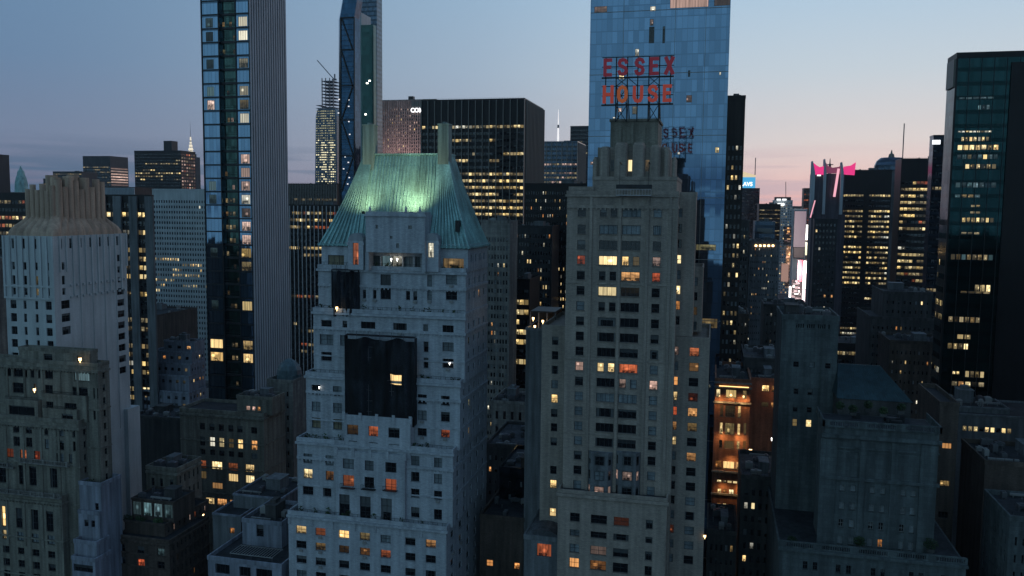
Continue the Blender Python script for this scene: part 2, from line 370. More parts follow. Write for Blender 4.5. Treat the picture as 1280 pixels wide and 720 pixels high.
# ------------------------------------------------------------------ facades
def amap(axis, pos):
    if axis == 'N': return lambda a, z, d: (a, pos+d, z)
    if axis == 'W': return lambda a, z, d: (pos-d, a, z)
    return lambda a, z, d: (pos+d, a, z)
def wall_face(mb, axis, pos, a0, a1, z0, z1, ops, mi=0):
    """a wall with real openings and their reveals; ops: (a0,a1,z0,z1,state,rec,style)"""
    f = amap(axis, pos)
    ops = [o for o in ops if o[0] >= a0+.02 and o[1] <= a1-.02 and o[2] >= z0+.02 and o[3] <= z1-.02]
    zs = sorted(set([z0, z1]+[round(o[2], 4) for o in ops]+[round(o[3], 4) for o in ops]))
    q = lambda b0, b1, c0, c1: mb.quad([f(b0, c0, 0), f(b1, c0, 0), f(b1, c1, 0), f(b0, c1, 0)], mi, [(b0, c0), (b1, c0), (b1, c1), (b0, c1)])
    for c0, c1 in zip(zs[:-1], zs[1:]):
        if c1-c0 < 1e-4: continue
        mid = (c0+c1)/2; here = sorted((o[0], o[1]) for o in ops if o[2] < mid < o[3]); a = a0
        for b0, b1 in here:
            if b0 > a+1e-4: q(a, b0, c0, c1)
            a = max(a, b1)
        if a < a1-1e-4: q(a, a1, c0, c1)
    for (b0, b1, c0, c1, st, rec, sty) in ops:
        for p in ([(b0, c0), (b1, c0)], [(b1, c0), (b1, c1)], [(b1, c1), (b0, c1)], [(b0, c1), (b0, c0)]):
            (pa, pz), (qa, qz) = p
            mb.quad([f(pa, pz, 0), f(qa, qz, 0), f(qa, qz, rec), f(pa, pz, rec)], mi, [(pa, pz), (qa, qz), (qa+rec, qz), (pa+rec, pz)])
    return ops
PANE, FRAME = {}, {}
def pane_mesh(w, h, st):
    k = (round(w, 2), round(h, 2), st)
    if k not in PANE:
        mb = MB(); mb.quad([(0, 0, 0), (w, 0, 0), (w, 0, h), (0, 0, h)], 0, [(.001, .001), (.999, .001), (.999, .999), (.001, .999)])
        me = bpy.data.meshes.new('window'); me.from_pydata(mb.v, [], mb.f); me.materials.append(M[st])
        ul = me.uv_layers.new(name='UVMap'); ul.data.foreach_set('uv', [c for u in mb.uv[0] for c in u]); PANE[k] = me
    return PANE[k]
def frame_mesh(w, h, sty):
    k = (round(w, 2), round(h, 2), sty)
    if k not in FRAME:
        nx, ny, mname = sty; mb = MB(); t = .07; y0, y1 = -.09, -.004
        mb.box(0, t, y0, y1, 0, h); mb.box(w-t, w, y0, y1, 0, h); mb.box(t, w-t, y0, y1, 0, t); mb.box(t, w-t, y0, y1, h-t, h)
        for i in range(1, nx): mb.box(w*i/nx-t*.45, w*i/nx+t*.45, y0+.015, y1, t, h-t)
        for j in range(1, ny): mb.box(t, w-t, y0+.02, y1, h*j/ny-t*.45, h*j/ny+t*.45)
        me = bpy.data.meshes.new('frame'); me.from_pydata(mb.v, [], mb.f); me.materials.append(M[mname]); FRAME[k] = me
    return FRAME[k]
SILL = {}
def sill_mesh(w, mname, ac=False):
    k = (round(w, 2), mname, ac)
    if k not in SILL:
        mb = MB()
        if ac: mb.box(w*.5-.42, w*.5+.42, -.75, -.255, -.62, -.16)
        else: mb.box(-.12, w+.12, -.40, -.255, -.13, .0)
        me = bpy.data.meshes.new('sill'); me.from_pydata(mb.v, [], mb.f); me.materials.append(M[mname]); SILL[k] = me
    return SILL[k]
ROT = {'N': 0, 'W': math.pi/2, 'E': -math.pi/2}
NW = [0]
def add_windows(root, wins, cap=100, frames=True, sills=None, ac=0.0):
    """wins: (axis,pos,a0,a1,z0,z1,state,rec,style); the largest in view become parts, the rest one part of kind stuff"""
    org = ORG[root.name]; sc = []
    for wn in wins:
        axis, pos, a0, a1, z0, z1, st, rec, sty = wn
        c = amap(axis, pos)((a0+a1)/2, (z0+z1)/2, 0); px, py, dd = proj(*c)
        vis = -15 < px < 1295 and -15 < py < 735
        area = (a1-a0)*(z1-z0)/dd**2*(1 if vis else .01)*(.35 if axis != 'N' else 1)*(2.0 if st not in 'db' else 1)
        sc.append((area, wn))
    sc.sort(key=lambda t: -t[0])
    for k, (ar, wn) in enumerate(sc[:cap]):
        axis, pos, a0, a1, z0, z1, st, rec, sty = wn
        f = amap(axis, pos); aa = a1 if axis == 'E' else a0
        p = Vector(f(aa, z0, rec))-org
        o = bpy.data.objects.new('window', pane_mesh(a1-a0, z1-z0, st)); C.objects.link(o); o.parent = root
        o.location = p; o.rotation_euler = (0, 0, ROT[axis]); NW[0] += 1
        if frames and sty:
            g = bpy.data.objects.new('frame', frame_mesh(a1-a0, z1-z0, sty)); C.objects.link(g); g.parent = o
            if sills:
                g = bpy.data.objects.new('sill', sill_mesh(a1-a0, sills)); C.objects.link(g); g.parent = o
            if ac and rnd.random() < ac and z1-z0 < 2.2:
                g = bpy.data.objects.new('air_conditioner', sill_mesh(a1-a0, 'frame_pale', True)); C.objects.link(g); g.parent = o
    rest = sc[cap:]
    if rest:
        keys = sorted(set(wn[6] for _, wn in rest)); mb = MB()
        for ar, (axis, pos, a0, a1, z0, z1, st, rec, sty) in rest:
            f = amap(axis, pos); u, v = rnd.randint(0, 400), rnd.randint(0, 400)
            mb.quad([f(a0, z0, rec), f(a1, z0, rec), f(a1, z1, rec), f(a0, z1, rec)], keys.index(st), [(u+.001, v+.001), (u+.999, v+.001), (u+.999, v+.999), (u+.001, v+.999)])
        o = part(mb, 'window', [M[k] for k in keys], root); o['kind'] = 'stuff'

def pick(r, p):
    x = r.random(); acc = 0
    for k, v in p.items():
        acc += v
        if x < acc: return k
    return 'd'
def G(n, fl, wf=.5, hf=.5, p=None, top=1.6, rec=.25, sty=None, run=0, mar=.6, zlow=None, skip=None, groups=None, seed=None, band=None, sill=.3):
    return dict(n=n, fl=fl, wf=wf, hf=hf, p=p or {}, top=top, rec=rec, sty=sty, run=run, mar=mar, zlow=zlow, skip=skip, groups=groups, seed=seed, band=band, sill=sill)
def grid_ops(g, axis, pos, a0, a1, z0, z1):
    r = random.Random(g['seed'] if g['seed'] is not None else int(a0*7+z1*3) & 0xffff)
    out = []; W = a1-a0-2*g['mar']; cw = W/g['n']; f = amap(axis, pos); z = z1-g['top']; row = 0
    if cw <= 0: return out
    while z-g['fl']*g['hf'] > z0+.3:
        c0 = z-g['fl']*g['hf']; c1 = z
        if g['run']:
            k = r.random(); rp = 0.0 if k < .30 else (.6 if k < .62 else (1.3 if k < .88 else 2.6))
            if g['band']: rp *= g['band']((z-z0)/(z1-z0))
            on = r.random() < .3
        for i in range(g['n']):
            if g['skip'] and g['skip'](i, row): continue
            b0 = a0+g['mar']+cw*(i+.5-g['wf']/2); b1 = b0+cw*g['wf']
            px, py, dd = proj(*f((b0+b1)/2, (c0+c1)/2, 0))
            if not (-120 < px < 1400 and -160 < py < 800): continue
            if g['run']:
                tot = sum(g['p'].values()) or 1
                if i == 0 or r.random() < 1/g['run']:
                    on = r.random() < min(.97, sum(g['p'].values())*rp); cur = pick(r, {k: v/tot for k, v in g['p'].items()})
                    if cur == 'k' and r.random() < .18: cur = 'w'
                if r.random() < .25: cur = pick(r, {k: v/tot for k, v in g['p'].items()})
                st = cur if on and r.random() > .10 else ('m' if on else 'd')
            else: st = pick(r, g['p'])
            out.append((b0, b1, c0, c1, st, g['rec'], g['sty']))
        z -= g['fl']; row += 1
    return out
def box_walls(mb, x0, x1, y0, y1, z0, z1, front=(), side=(), sax='W', mi=0):
    """front N face and the visible side with openings, the others plain"""
    wins = []
    o = wall_face(mb, 'N', y0, x0, x1, z0, z1, list(front), mi); wins += [('N', y0, *q) for q in o]
    for ax, X in (('W', x1), ('E', x0)):
        o = wall_face(mb, ax, X, y0, y1, z0, z1, list(side) if ax == sax else [], mi); wins += [(ax, X, *q) for q in o]
    mb.quad([(x1, y1, z0), (x0, y1, z0), (x0, y1, z1), (x1, y1, z1)], mi, [(x1, z0), (x0, z0), (x0, z1), (x1, z1)])
    return wins
def parapet_mb(mb, x0, x1, y0, y1, z, h=1.0, t=.35, over=.0):
    x0 -= over; x1 += over; y0 -= over
    mb.box(x0, x1, y0, y0+t, z, z+h); mb.box(x0, x1, y1-t, y1, z, z+h)
    mb.box(x0, x0+t, y0+t, y1-t, z, z+h); mb.box(x1-t, x1, y0+t, y1-t, z, z+h)

def clutter(root, x0, x1, y0, y1, z, seed=0, tank=.4, n=3, mat='grey_render'):
    r = random.Random(seed*13+5); w_, d_ = x1-x0, y1-y0
    if w_ < 5 or d_ < 4: return
    used = []
    def spot(a, b):
        for _ in range(30):
            x = r.uniform(x0+.7+a/2, x1-.7-a/2) if w_ > a+2 else (x0+x1)/2; y = r.uniform(y0+.8+b/2, y1-.7-b/2) if d_ > b+2 else (y0+y1)/2
            if all(abs(x-u[0]) > (a+u[2])/2+.3 or abs(y-u[1]) > (b+u[3])/2+.3 for u in used): used.append((x, y, a, b)); return x, y
        return None
    a, b = min(5.5, w_*r.uniform(.2, .34)), min(5, d_*.35); s = spot(a, b)
    if s:
        h = r.uniform(2.2, 3.6); mb = MB(); mb.box(s[0]-a/2, s[0]+a/2, s[1]-b/2, s[1]+b/2, z, z+h); mb.box(s[0]-a/2-.15, s[0]+a/2+.15, s[1]-b/2-.15, s[1]+b/2+.15, z+h, z+h+.22)
        mb.box(s[0]-.4, s[0]+.4, s[1]-b/2-.06, s[1]-b/2-.002, z, z+2)
        if h > 3: mb.box(s[0]-a/4, s[0]+a/4, s[1]-b/4, s[1]+b/4, z+h+.22, z+h+1.1)
        part(mb, 'bulkhead', M[r.choice(['grey_render', 'brown_brick', 'dark_stone', mat])], root)
    if r.random() < tank and w_ > 8:
        s = spot(4, 4)
        if s:
            mb = MB()
            for dx in (-1.2, 1.2):
                for dy in (-1.2, 1.2): mb.bar((s[0]+dx, s[1]+dy, z), (s[0]+dx, s[1]+dy, z+3), .22)
            mb.bar((s[0]-1.2, s[1]-1.2, z+.3), (s[0]+1.2, s[1]-1.2, z+2.7), .12); mb.bar((s[0]+1.2, s[1]-1.2, z+.3), (s[0]-1.2, s[1]-1.2, z+2.7), .12)
            mb.cyl(s[0], s[1], z+3, z+3.25, 2.0, n=14); t = part(mb, 'tank_stand', M['steel'], root)
            mb = MB(); mb.cyl(s[0], s[1], z+3.25, z+6.6, 1.75, n=16); mb.cyl(s[0], s[1], z+6.6, z+7.9, 1.9, .05, n=16)
            for q in range(5): mb.cyl(s[0], s[1], z+3.5+q*.65, z+3.56+q*.65, 1.79, n=16)
            part(mb, 'water_tank', M['wood'], root)
    for _ in range(n+2):
        a, b = r.uniform(.8, 2.6), r.uniform(.8, 2.0); s = spot(a, b)
        if s:
            h = r.uniform(.8, 1.9); mb = MB(); mb.box(s[0]-a/2, s[0]+a/2, s[1]-b/2, s[1]+b/2, z+.25, z+h); mb.cyl(s[0], s[1], z+h, z+h+.22, min(a, b)*.35, n=10)
            mb.box(s[0]-a/2+.1, s[0]-a/2+.25, s[1]-b/2, s[1]+b/2, z, z+.25); mb.box(s[0]+a/2-.25, s[0]+a/2-.1, s[1]-b/2, s[1]+b/2, z, z+.25)
            for q in range(4): mb.box(s[0]-a/2+.05, s[0]+a/2-.05, s[1]-b/2-.03, s[1]-b/2-.002, z+.35+q*(h-.4)/4, z+.40+q*(h-.4)/4)
            part(mb, 'air_handler', M[r.choice(['plant_grey', 'steel', 'frame_pale'])], root)
    for _ in range(n):                                             # vents, soil pipes and duct runs
        s = spot(.5, .5)
        if s: mb = MB(); h = r.uniform(.6, 1.6); mb.cyl(s[0], s[1], z, z+h, .12, n=7); mb.cyl(s[0], s[1], z+h, z+h+.2, .22, .1, n=7); part(mb, 'vent_pipe', M['steel'], root)
    if n >= 2 and w_ > 7:
        s = spot(min(6, w_*.5), .5)
        if s:
            L_ = min(6, w_*.5)/2; mb = MB(); mb.box(s[0]-L_, s[0]+L_, s[1]-.22, s[1]+.22, z+.45, z+.85)
            for q in (-.8, 0, .8): mb.box(s[0]+L_*q-.08, s[0]+L_*q+.08, s[1]-.18, s[1]+.18, z, z+.45)
            part(mb, 'duct', M['frame_pale'], root)
    if n >= 3:
        mb = MB(); zz_ = z+1.05
        k = int(w_/1.6)
        for q in range(k+1): X = x0+.5+(w_-1)*q/max(k, 1); mb.box(X-.03, X+.03, y0+.45, y0+.51, z, zz_+.55)
        mb.box(x0+.5, x1-.5, y0+.44, y0+.52, zz_+.5, zz_+.56); mb.box(x0+.5, x1-.5, y0+.45, y0+.51, zz_, zz_+.05); part(mb, 'roof_railing', M['dark_metal'], root)

def trim(root, T, mat, every=3, fl=3.2, pil=None, ledge=.22, first=1.2):
    """string courses and pilasters on the front and the visible side of one tier"""
    mb = MB(); x0, x1, y0, y1, z0, z1 = (T[k] for k in ('x0', 'x1', 'y0', 'y1', 'z0', 'z1')); z = z1-first; W = T['sax'] == 'W'; k = 0
    while z > max(z0+1, 5) and k < 14:
        h = .35 if k else .6; e = ledge if k else ledge*1.8
        mb.box(x0-(0 if W else e), x1+(e if W else 0), y0-e, y0-.004, z-h, z)
        if W: mb.box(x1+.004, x1+e, y0, y1, z-h, z)
        else: mb.box(x0-e, x0-.004, y0, y1, z-h, z)
        if k == 0 and x1-x0 > 6:
            q = int((x1-x0)/.9)
            for j in range(q): a = x0+(x1-x0)*(j+.5)/q; mb.box(a-.14, a+.14, y0-e*.9, y0-.005, z-h-.35, z-h-.003)
        z -= fl*every; k += 1
    part(mb, 'string_course', M[mat], root)
def building(name, label, tiers, wall='dark_stone', cat='building', group=None, cap=100, frames=False, sills=None, roof='roofing', seed=1, clut=2, tank=.3, para=1.0, ac=0.0, fins=None, cornice=None, gid=None):
    """tiers bottom-up: dict(l,r,t,D, s=side px | dep=metres, py=row for px, f=grid, g=side grid, x=explicit front openings)"""
    info = []; z0 = 0.0
    for T in tiers:
        py = T.get('py', T['t']); D = T['D']
        x0, _ = at_y(T['l'], py, D); x1, _ = at_y(T['r'], py, D)
        _, z1 = at_y((T['l']+T['r'])/2, T['t'], D)
        sax = T.get('ax', 'W' if (T['l']+T['r'])/2 < 880 else 'E')
        if 's' in T: y1, _ = at_x(T['s'], py, x1 if sax == 'W' else x0)
        else: y1 = D+T.get('dep', 25)
        T = dict(T, x0=x0, x1=x1, y0=D, y1=y1, z0=T.get('z0', z0), z1=z1, sax=sax); info.append(T); z0 = z1
    b = info[0]; root = thing(name, label, cat, ((b['x0']+b['x1'])/2, (b['y0']+b['y1'])/2, 0), group)
    mb = MB(); wins = []
    for i, T in enumerate(info):
        rf = MB(); pp = MB()
        x0, x1, y0, y1, z0, z1 = (T[k] for k in ('x0', 'x1', 'y0', 'y1', 'z0', 'z1'))
        fo = grid_ops(T['f'], 'N', y0, x0, x1, z0, z1) if T.get('f') else []
        fo += T.get('x', [])
        X = x1 if T['sax'] == 'W' else x0
        go = grid_ops(T['g'], T['sax'], X, y0, y1, z0, z1) if T.get('g') else []
        go += T.get('xs', [])
        wins += box_walls(mb, x0, x1, y0, y1, z0, z1, fo, go, T['sax'])
        rf.quad([(x0, y0, z1), (x1, y0, z1), (x1, y1, z1), (x0, y1, z1)])
        if para: parapet_mb(pp, x0, x1, y0, y1, z1, para, .35, T.get('over', .12))
        part(rf, 'roof', M[roof], root)
        if pp.v: part(pp, 'parapet', M[cornice or wall], root)
        if T.get('fin'):
            n, dpt, wd, mn = T['fin']; fm = MB()
            for k in range(n+1):
                a = x0+(x1-x0)*k/n; fm.box(a-wd/2, a+wd/2, y0-dpt, y0-.003, z0, z1+.3)
            if T.get('finside'):
                m2 = T['finside']
                for k in range(1, m2+1):
                    a = y0+(y1-y0)*k/m2
                    if T['sax'] == 'W': fm.box(x1+.003, x1+dpt, a-wd/2, a+wd/2, z0, z1+.3)
                    else: fm.box(x0-dpt, x0-.003, a-wd/2, a+wd/2, z0, z1+.3)
            part(fm, 'mullions', M[mn], root)
    part(mb, 'wall', M[wall], root)
    add_windows(root, wins, cap, frames, sills, ac)
    t = info[-1]
    if clut: clutter(root, t['x0'], t['x1'], t['y0'], t['y1'], t['z1'], seed, tank, clut)
    return root, info
def px_ops(D, cols, rows, refpx, refpy, states, rec=.36, sty=None, h=None):
    """openings from pixel columns (l,r) and rows (t,b) read at a reference row / column"""
    out = []
    for j, (t, b_) in enumerate(rows):
        z1 = at_y(refpx, t, D)[1]; z0 = at_y(refpx, b_, D)[1]
        for i, c in enumerate(cols):
            st = states[j][i] if isinstance(states[j], str) else states[j]
            if st == ' ': continue
            out.append((at_y(c[0], refpy, D)[0], at_y(c[1], refpy, D)[0], z0, z1, st, rec, sty))
    return out
def cw(cx, w_): return (cx-w_/2, cx+w_/2)

# ------------------------------------------------------------------ ground, streets, kerbs
def ground_piece(name, x0, x1, y0, y1, z0, z1, mat, flat=False):
    mb = MB()
    if flat: mb.quad([(x0, y0, z1), (x1, y0, z1), (x1, y1, z1), (x0, y1, z1)], 0, [(x0, y0), (x1, y0), (x1, y1), (x0, y1)])
    else: mb.box(x0, x1, y0, y1, z0, z1)
    o = mb.build(name, M[mat]); o['kind'] = 'structure'; return o
ground_piece('ground', -9000, 9000, -1500, 14000, 0, 0, 'asphalt', True)
AVE = [(-640, -612), (-420, -392), (-205, -177), (72, 100), (330, 358)]      # avenues (x ranges)
ST = [(146, 163), (236, 250), (318, 346), (410, 424), (498, 512), (586, 600), (674, 688), (762, 776), (850, 864)]
xs = [-900]+[v for a in AVE for v in a]+[620]
ys = [v for s_ in ST for v in s_][1:-1]
for i in range(0, len(xs), 2):
    for j in range(0, len(ys), 2):
        ground_piece('pavement', xs[i], xs[i+1], ys[j], ys[j+1], -.2, .15, 'pavement')
for j, (a, b) in enumerate(ST[:5]):
    mb = MB(); y = (a+b)/2
    for k in range(-60, 60): mb.quad([(k*9, y-.08, .004), (k*9+3, y-.08, .004), (k*9+3, y+.08, .004), (k*9, y+.08, .004)])
    o = mb.build('lane_marking', M['paint']); o['kind'] = 'structure'
for a, b in AVE[2:4]:
    for q in (a+9.3, a+18.6):
        mb = MB()
        for k in range(18, 160): mb.quad([(q-.08, k*9, .008), (q+.08, k*9, .008), (q+.08, k*9+3, .008), (q-.08, k*9+3, .008)])
        o = mb.build('lane_marking', M['paint']); o['kind'] = 'structure'

# ------------------------------------------------------------------ the white apartment tower with the copper roof
DH = (1, 2, 'frame_dark'); C2 = (2, 2, 'frame_dark'); C3 = (3, 1, 'frame_dark'); C4 = (4, 1, 'frame_dark')
GP = lambda n, fl, p, seed, w_=.32, h=.48: G(n, fl, w_, h, p, top=1.5, sty=DH, mar=1.0, seed=seed)
sidep = {'g': .04, 'o': .02, 'b': .10}
def hampshire():
    c7 = [cw(v, 12.6) for v in (376.7, 400.7, 430, 456, 482, 512.9, 538.4)]
    t1 = px_ops(168, c7, [(657.5, 667), (676, 685.5), (694.5, 704), (712.5, 722)], 376.7, 685, ['yrygbdo', 'dggordd', 'ddddddd', 'bdddbdd'], sty=C2)
    t2 = px_ops(170, [cw(385, 11), cw(412, 10)], [(567, 579), (586.5, 598)], 385, 590, ['bb', 'yo'], sty=C2)
    t2 += px_ops(170, [cw(385, 13), cw(409, 10.5)], [(608, 618.5)], 385, 610, ['dd'], sty=C2)
    t2 += px_ops(170, [cw(385, 12), cw(411, 6)], [(628, 643)], 385, 610, ['rg'], sty=C2)
    t2 += px_ops(170, [cw(519, 10.5), cw(547.5, 10)], [(570, 582), (590, 602)], 519, 590, ['bb', 'db'], sty=C2)
    t2 += px_ops(170, [cw(519, 10.5), cw(547.5, 10)], [(611, 622), (634, 647)], 519, 590, ['dd', 'dd'], sty=C2)
    t2c = px_ops(168.8, [cw(435.5, 14), cw(461.5, 11), cw(488.5, 14)], [(573.5, 586)], 435, 580, ['bbd'], sty=C2)
    t2c += px_ops(168.8, [cw(435.5, 14), cw(461.5, 12), cw(488.5, 14)], [(594, 608)], 435, 600, ['rdr'], sty=C2)
    t2c += px_ops(168.8, [cw(430.5, 13), cw(456.5, 13.5), cw(483, 13.5)], [(618, 647)], 430, 632, ['ddd'], sty=(2, 3, 'frame_dark'))
    t3c = px_ops(169.8, [cw(440.7, 14), cw(466.5, 12), cw(492.4, 14)], [(531, 543.5)], 440, 540, ['grd'], sty=C2)
    t3c += px_ops(169.8, [cw(440.7, 11), cw(466.5, 11), cw(492.4, 13)], [(551, 563)], 440, 540, ['ddd'], sty=C2)
    t3 = px_ops(172.5, [cw(395, 11), cw(421.7, 11)], [(481, 493), (502, 514), (522, 535)], 395, 500, ['db', 'bb', 'tt'], sty=C2)
    t3 += px_ops(172.5, [cw(391, 3.2), cw(397, 3.2), cw(420, 5)], [(543, 556)], 395, 500, ['ddd'], sty=DH)
    t3 += px_ops(172.5, [cw(527.6, 11.5), cw(556.7, 11)], [(493, 505), (513, 525), (533, 545)], 527, 510, ['dd', 'bd', 'dr'], sty=C2)
    t3 += px_ops(172.5, [cw(528, 9), cw(541, 17), cw(556, 8)], [(553, 569)], 541, 560, ['dwd'], sty=C2)
    t4 = px_ops(174.5, [cw(408, 13), cw(431, 6)], [(400, 411)], 408, 405, ['dd'], sty=C2)
    t4 += px_ops(174.5, [cw(408, 17), cw(430, 10)], [(418, 431)], 408, 405, ['bb'], sty=C2)
    t4 += px_ops(174.5, [cw(408, 13)], [(440, 451), (461, 471)], 408, 440, ['d', 'd'], sty=C2)
    t4 += px_ops(174.5, [cw(532.5, 6)], [(427, 440), (447, 460)], 532, 440, ['d', 'd'], sty=DH)
    t4 += px_ops(174.5, [cw(560, 14)], [(428, 439), (448.5, 460)], 560, 440, ['b', 'd'], sty=C2)
    t4 += px_ops(174.5, [cw(536, 9), cw(560, 13)], [(467, 478)], 536, 440, ['dd'], sty=C2)
    t4 += px_ops(174.5, [cw(460, 18), cw(500, 17), cw(532, 6), cw(560, 14)], [(404, 415)], 500, 408, ['ddbd'], sty=C3)
    t5 = px_ops(175.5, [cw(459, 16), cw(490, 14), cw(506.7, 28), cw(540, 26), cw(567, 10)], [(383, 396)], 506, 390, ['d bbd'], sty=C4)
    t5 += px_ops(175.5, [cw(455.5, 4.2), cw(468.4, 4.2), cw(510, 5), cw(519, 5)], [(362, 373)], 455, 368, ['dddd'], sty=DH)
    t5 += px_ops(175.5, [cw(482, 13)], [(343, 374)], 482, 360, ['d'], sty=(2, 3, 'frame_dark'))
    t5 += px_ops(175.5, [cw(537, 6)], [(344, 358), (363, 375)], 537, 360, ['b', 'b'], sty=DH)
    t5 += px_ops(175.5, [cw(564.4, 14)], [(344, 355.5), (364, 375)], 564, 360, ['b', 'd'], sty=C2)
    t6 = px_ops(176.5, [cw(420, 20)], [(319, 333)], 420, 325, ['t'], sty=C3)
    t6 += px_ops(176.5, [cw(566.7, 26)], [(323, 337)], 566, 325, ['g'], sty=C4)
    t6 += px_ops(176.5, [cw(469, 12), cw(482, 12), cw(496, 13), cw(510, 12), cw(522, 7)], [(320, 334)], 490, 328, ['bcwbb'], sty=(2, 1, 'frame_dark'), rec=.9)
    side = lambda n, p, s: GP(n, 3.24, sidep, s)
    tiers = [
        dict(l=361, r=558, t=653, D=168, py=690, s=607, x=t1, g=side(5, 0, 3)),
        dict(l=372, r=566, t=559, D=170, py=600, s=608, x=t2, g=side(5, 0, 4)),
        dict(l=383, r=575, t=475, D=172.5, py=520, s=608.5, x=t3, g=side(5, 0, 5)),
        dict(l=392, r=581, t=393, D=174.5, py=430, s=609, x=t4, g=side(4, 0, 6)),
        dict(l=398, r=582, t=338, D=175.5, py=365, s=609, x=t5, g=side(4, 0, 7)),
        dict(l=402, r=585, t=309, D=176.5, py=320, s=609, x=t6, g=side(4, 0, 8)),
    ]
    root, info = building('apartment_tower', 'white brick apartment tower stepping back to a steep green copper roof with two slab chimneys', tiers, wall='white_brick', frames=True, sills='white_brick', roof='roofing', clut=0, para=.9, ac=.30, cap=100)
    org = ORG[root.name]
    # centre projecting bay (two steps)
    for (l, r, t, D, yb, ops, nm) in ((420, 506, 571, 168.8, 653, t2c, 'bay'), (430, 513, 526, 169.8, 571, t3c, 'bay')):
        x0 = at_y(l, t+20, D)[0]; x1 = at_y(r, t+20, D)[0]; z1 = at_y((l+r)/2, t, D)[1]; z0 = at_y((l+r)/2, yb, D)[1]
        mb = MB(); back = 172.4
        wn = box_walls(mb, x0, x1, D, back, z0, z1, ops); mb.quad([(x0, D, z1), (x1, D, z1), (x1, back, z1), (x0, back, z1)])
        parapet_mb(mb, x0, x1, D, back-.1, z1, .9, .3)
        k = (x1-x0)/4
        for q in range(5): mb.box(x0+k*q-.35, x0+k*q+.35, D-.14, D-.004, z1-.2, z1+1.5)
        o = part(mb, nm, M['white_brick'], root); ORG_b = ORG.setdefault(o.name, org)
        for (axis, pos, a0, a1, zz0, zz1, st, rec, sty) in wn:
            f = amap(axis, pos); w_ = bpy.data.objects.new('window', pane_mesh(a1-a0, zz1-zz0, st)); C.objects.link(w_); w_.parent = root; w_.location = Vector(f(a0, zz0, rec))-org
            g = bpy.data.objects.new('frame', frame_mesh(a1-a0, zz1-zz0, sty)); C.objects.link(g); g.parent = w_
        # balcony rails
        mb = MB()
        if t == 571:
            for cx in (435.5, 461.5, 488.5):
                a = at_y(cx-8.5, 606, D)[0]; b = at_y(cx+8.5, 606, D)[0]; z = at_y(cx, 609+(cx-435)*.06, D)[1]
                mb.box(a, b, D-.9, D-.003, z-.15, z)
                for q in range(11): xx = a+(b-a)*q/10; mb.box(xx-.025, xx+.025, D-.88, D-.83, z, z+.95)
                mb.box(a, b, D-.9, D-.82, z+.95, z+1.02)
            part(mb, 'balcony_rail', M['dark_metal'], root)
    for T_ in info[1:5]: trim(root, dict(T_, z0=T_['z0']), 'white_brick', every=2, fl=3.24, ledge=.14, first=3.4)
    # string courses and quoin pilasters
    mb = MB()
    for T in info[:5]:
        mb.box(T['x0']-.35, T['x1']+.35, T['y0']-.4, T['y0']-.005, T['z1']-.55, T['z1']-.05)
    T = info[0]
    for px in (362.5, 390, 415, 443, 469, 498, 526, 556):
        a = at_y(px, 690, 168)[0]; mb.box(a-.35, a+.35, T['y0']-.16, T['y0']-.004, T['z1']-2.2, T['z1']-.6)
    part(mb, 'cornice', M['white_brick'], root)
    # terrace railings and plants on each setback
    mb = MB(); lf = MB(); r = random.Random(4)
    for T, U in zip(info[:5], info[1:]):
        z = T['z1']
        for k in range(int((T['x1']-T['x0'])/1.1)):
            x = T['x0']+k*1.1+.3; mb.box(x-.03, x+.03, T['y0']+.1, T['y0']+.16, z+.9, z+1.45)
        mb.box(T['x0'], T['x1'], T['y0']+.09, T['y0']+.17, z+1.45, z+1.5)
        for k in range(14):
            x = r.uniform(T['x0']+.6, T['x1']-.6); h = r.uniform(.5, 1.6); sz = r.uniform(.3, .7)
            for q in range(26):
                p = Vector((x+r.gauss(0, sz*.5), T['y0']+.9+r.gauss(0, .2), z+.5+h*r.random())); s_ = r.uniform(.1, .22)
                a = Vector((r.gauss(0, 1), r.gauss(0, 1), r.gauss(0, 1))).normalized()*s_; b = a.orthogonal().normalized()*s_
                lf.quad([p-a, p-b, p+a, p+b])
    part(mb, 'terrace_rail', M['dark_metal'], root)
    o = part(lf, 'terrace_planting', M['leaf'], root); o['kind'] = 'stuff'
    # centre parapet block in front of the roof
    D2 = 173.6
    xa, xb = at_y(457, 290, D2)[0], at_y(531, 290, D2)[0]; zt = at_y(494, 268, D2)[1]; zb = info[4]['z1']+3.9; zb = at_y(494, 316, D2)[1]
    mb = MB(); hol = px_ops(D2, [cw(471, 3), cw(512.5, 4.5)], [(281.5, 286)], 490, 284, ['dd'], rec=.3) + px_ops(D2, [cw(489, 3), cw(497, 3)], [(295, 298.5)], 490, 296, ['d '], rec=.3)+px_ops(D2, [cw(497, 3.5)], [(304, 310)], 490, 300, ['d'], rec=.3)
    wn = box_walls(mb, xa, xb, D2, 180, zb, zt, hol); mb.quad([(xa, D2, zb), (xb, D2, zb), (xb, 180, zb), (xa, 180, zb)]); mb.quad([(xa, D2, zt), (xb, D2, zt), (xb, 180, zt), (xa, 180, zt)])
    mb.box(xa-.3, xb+.3, D2-.3, D2-.005, zt-.45, zt-.05); parapet_mb(mb, xa, xb, D2, 177.5, zt, .55, .4)
    for px in (462, 507, 524.5):
        a = at_y(px, 266, D2)[0]; mb.cyl(a, D2+.2, zt+.5, zt+1.15, .36, .28, 8); mb.cyl(a, D2+.2, zt+1.15, zt+1.75, .32, .1, 8)
    part(mb, 'penthouse_block', M['white_brick'], root)
    wm = MB()
    for q in wn: wm.quad([(q[2], D2+.28, q[4]), (q[3], D2+.28, q[4]), (q[3], D2+.28, q[5]), (q[2], D2+.28, q[5])])
    part(wm, 'porthole', M['d'], root)
    mb = MB()  # piers under the block
    for px in (458.5, 529.5):
        a = at_y(px, 325, D2)[0]; mb.box(a-.4, a+.4, D2+.1, 176.4, info[4]['z1'], zb-.003)
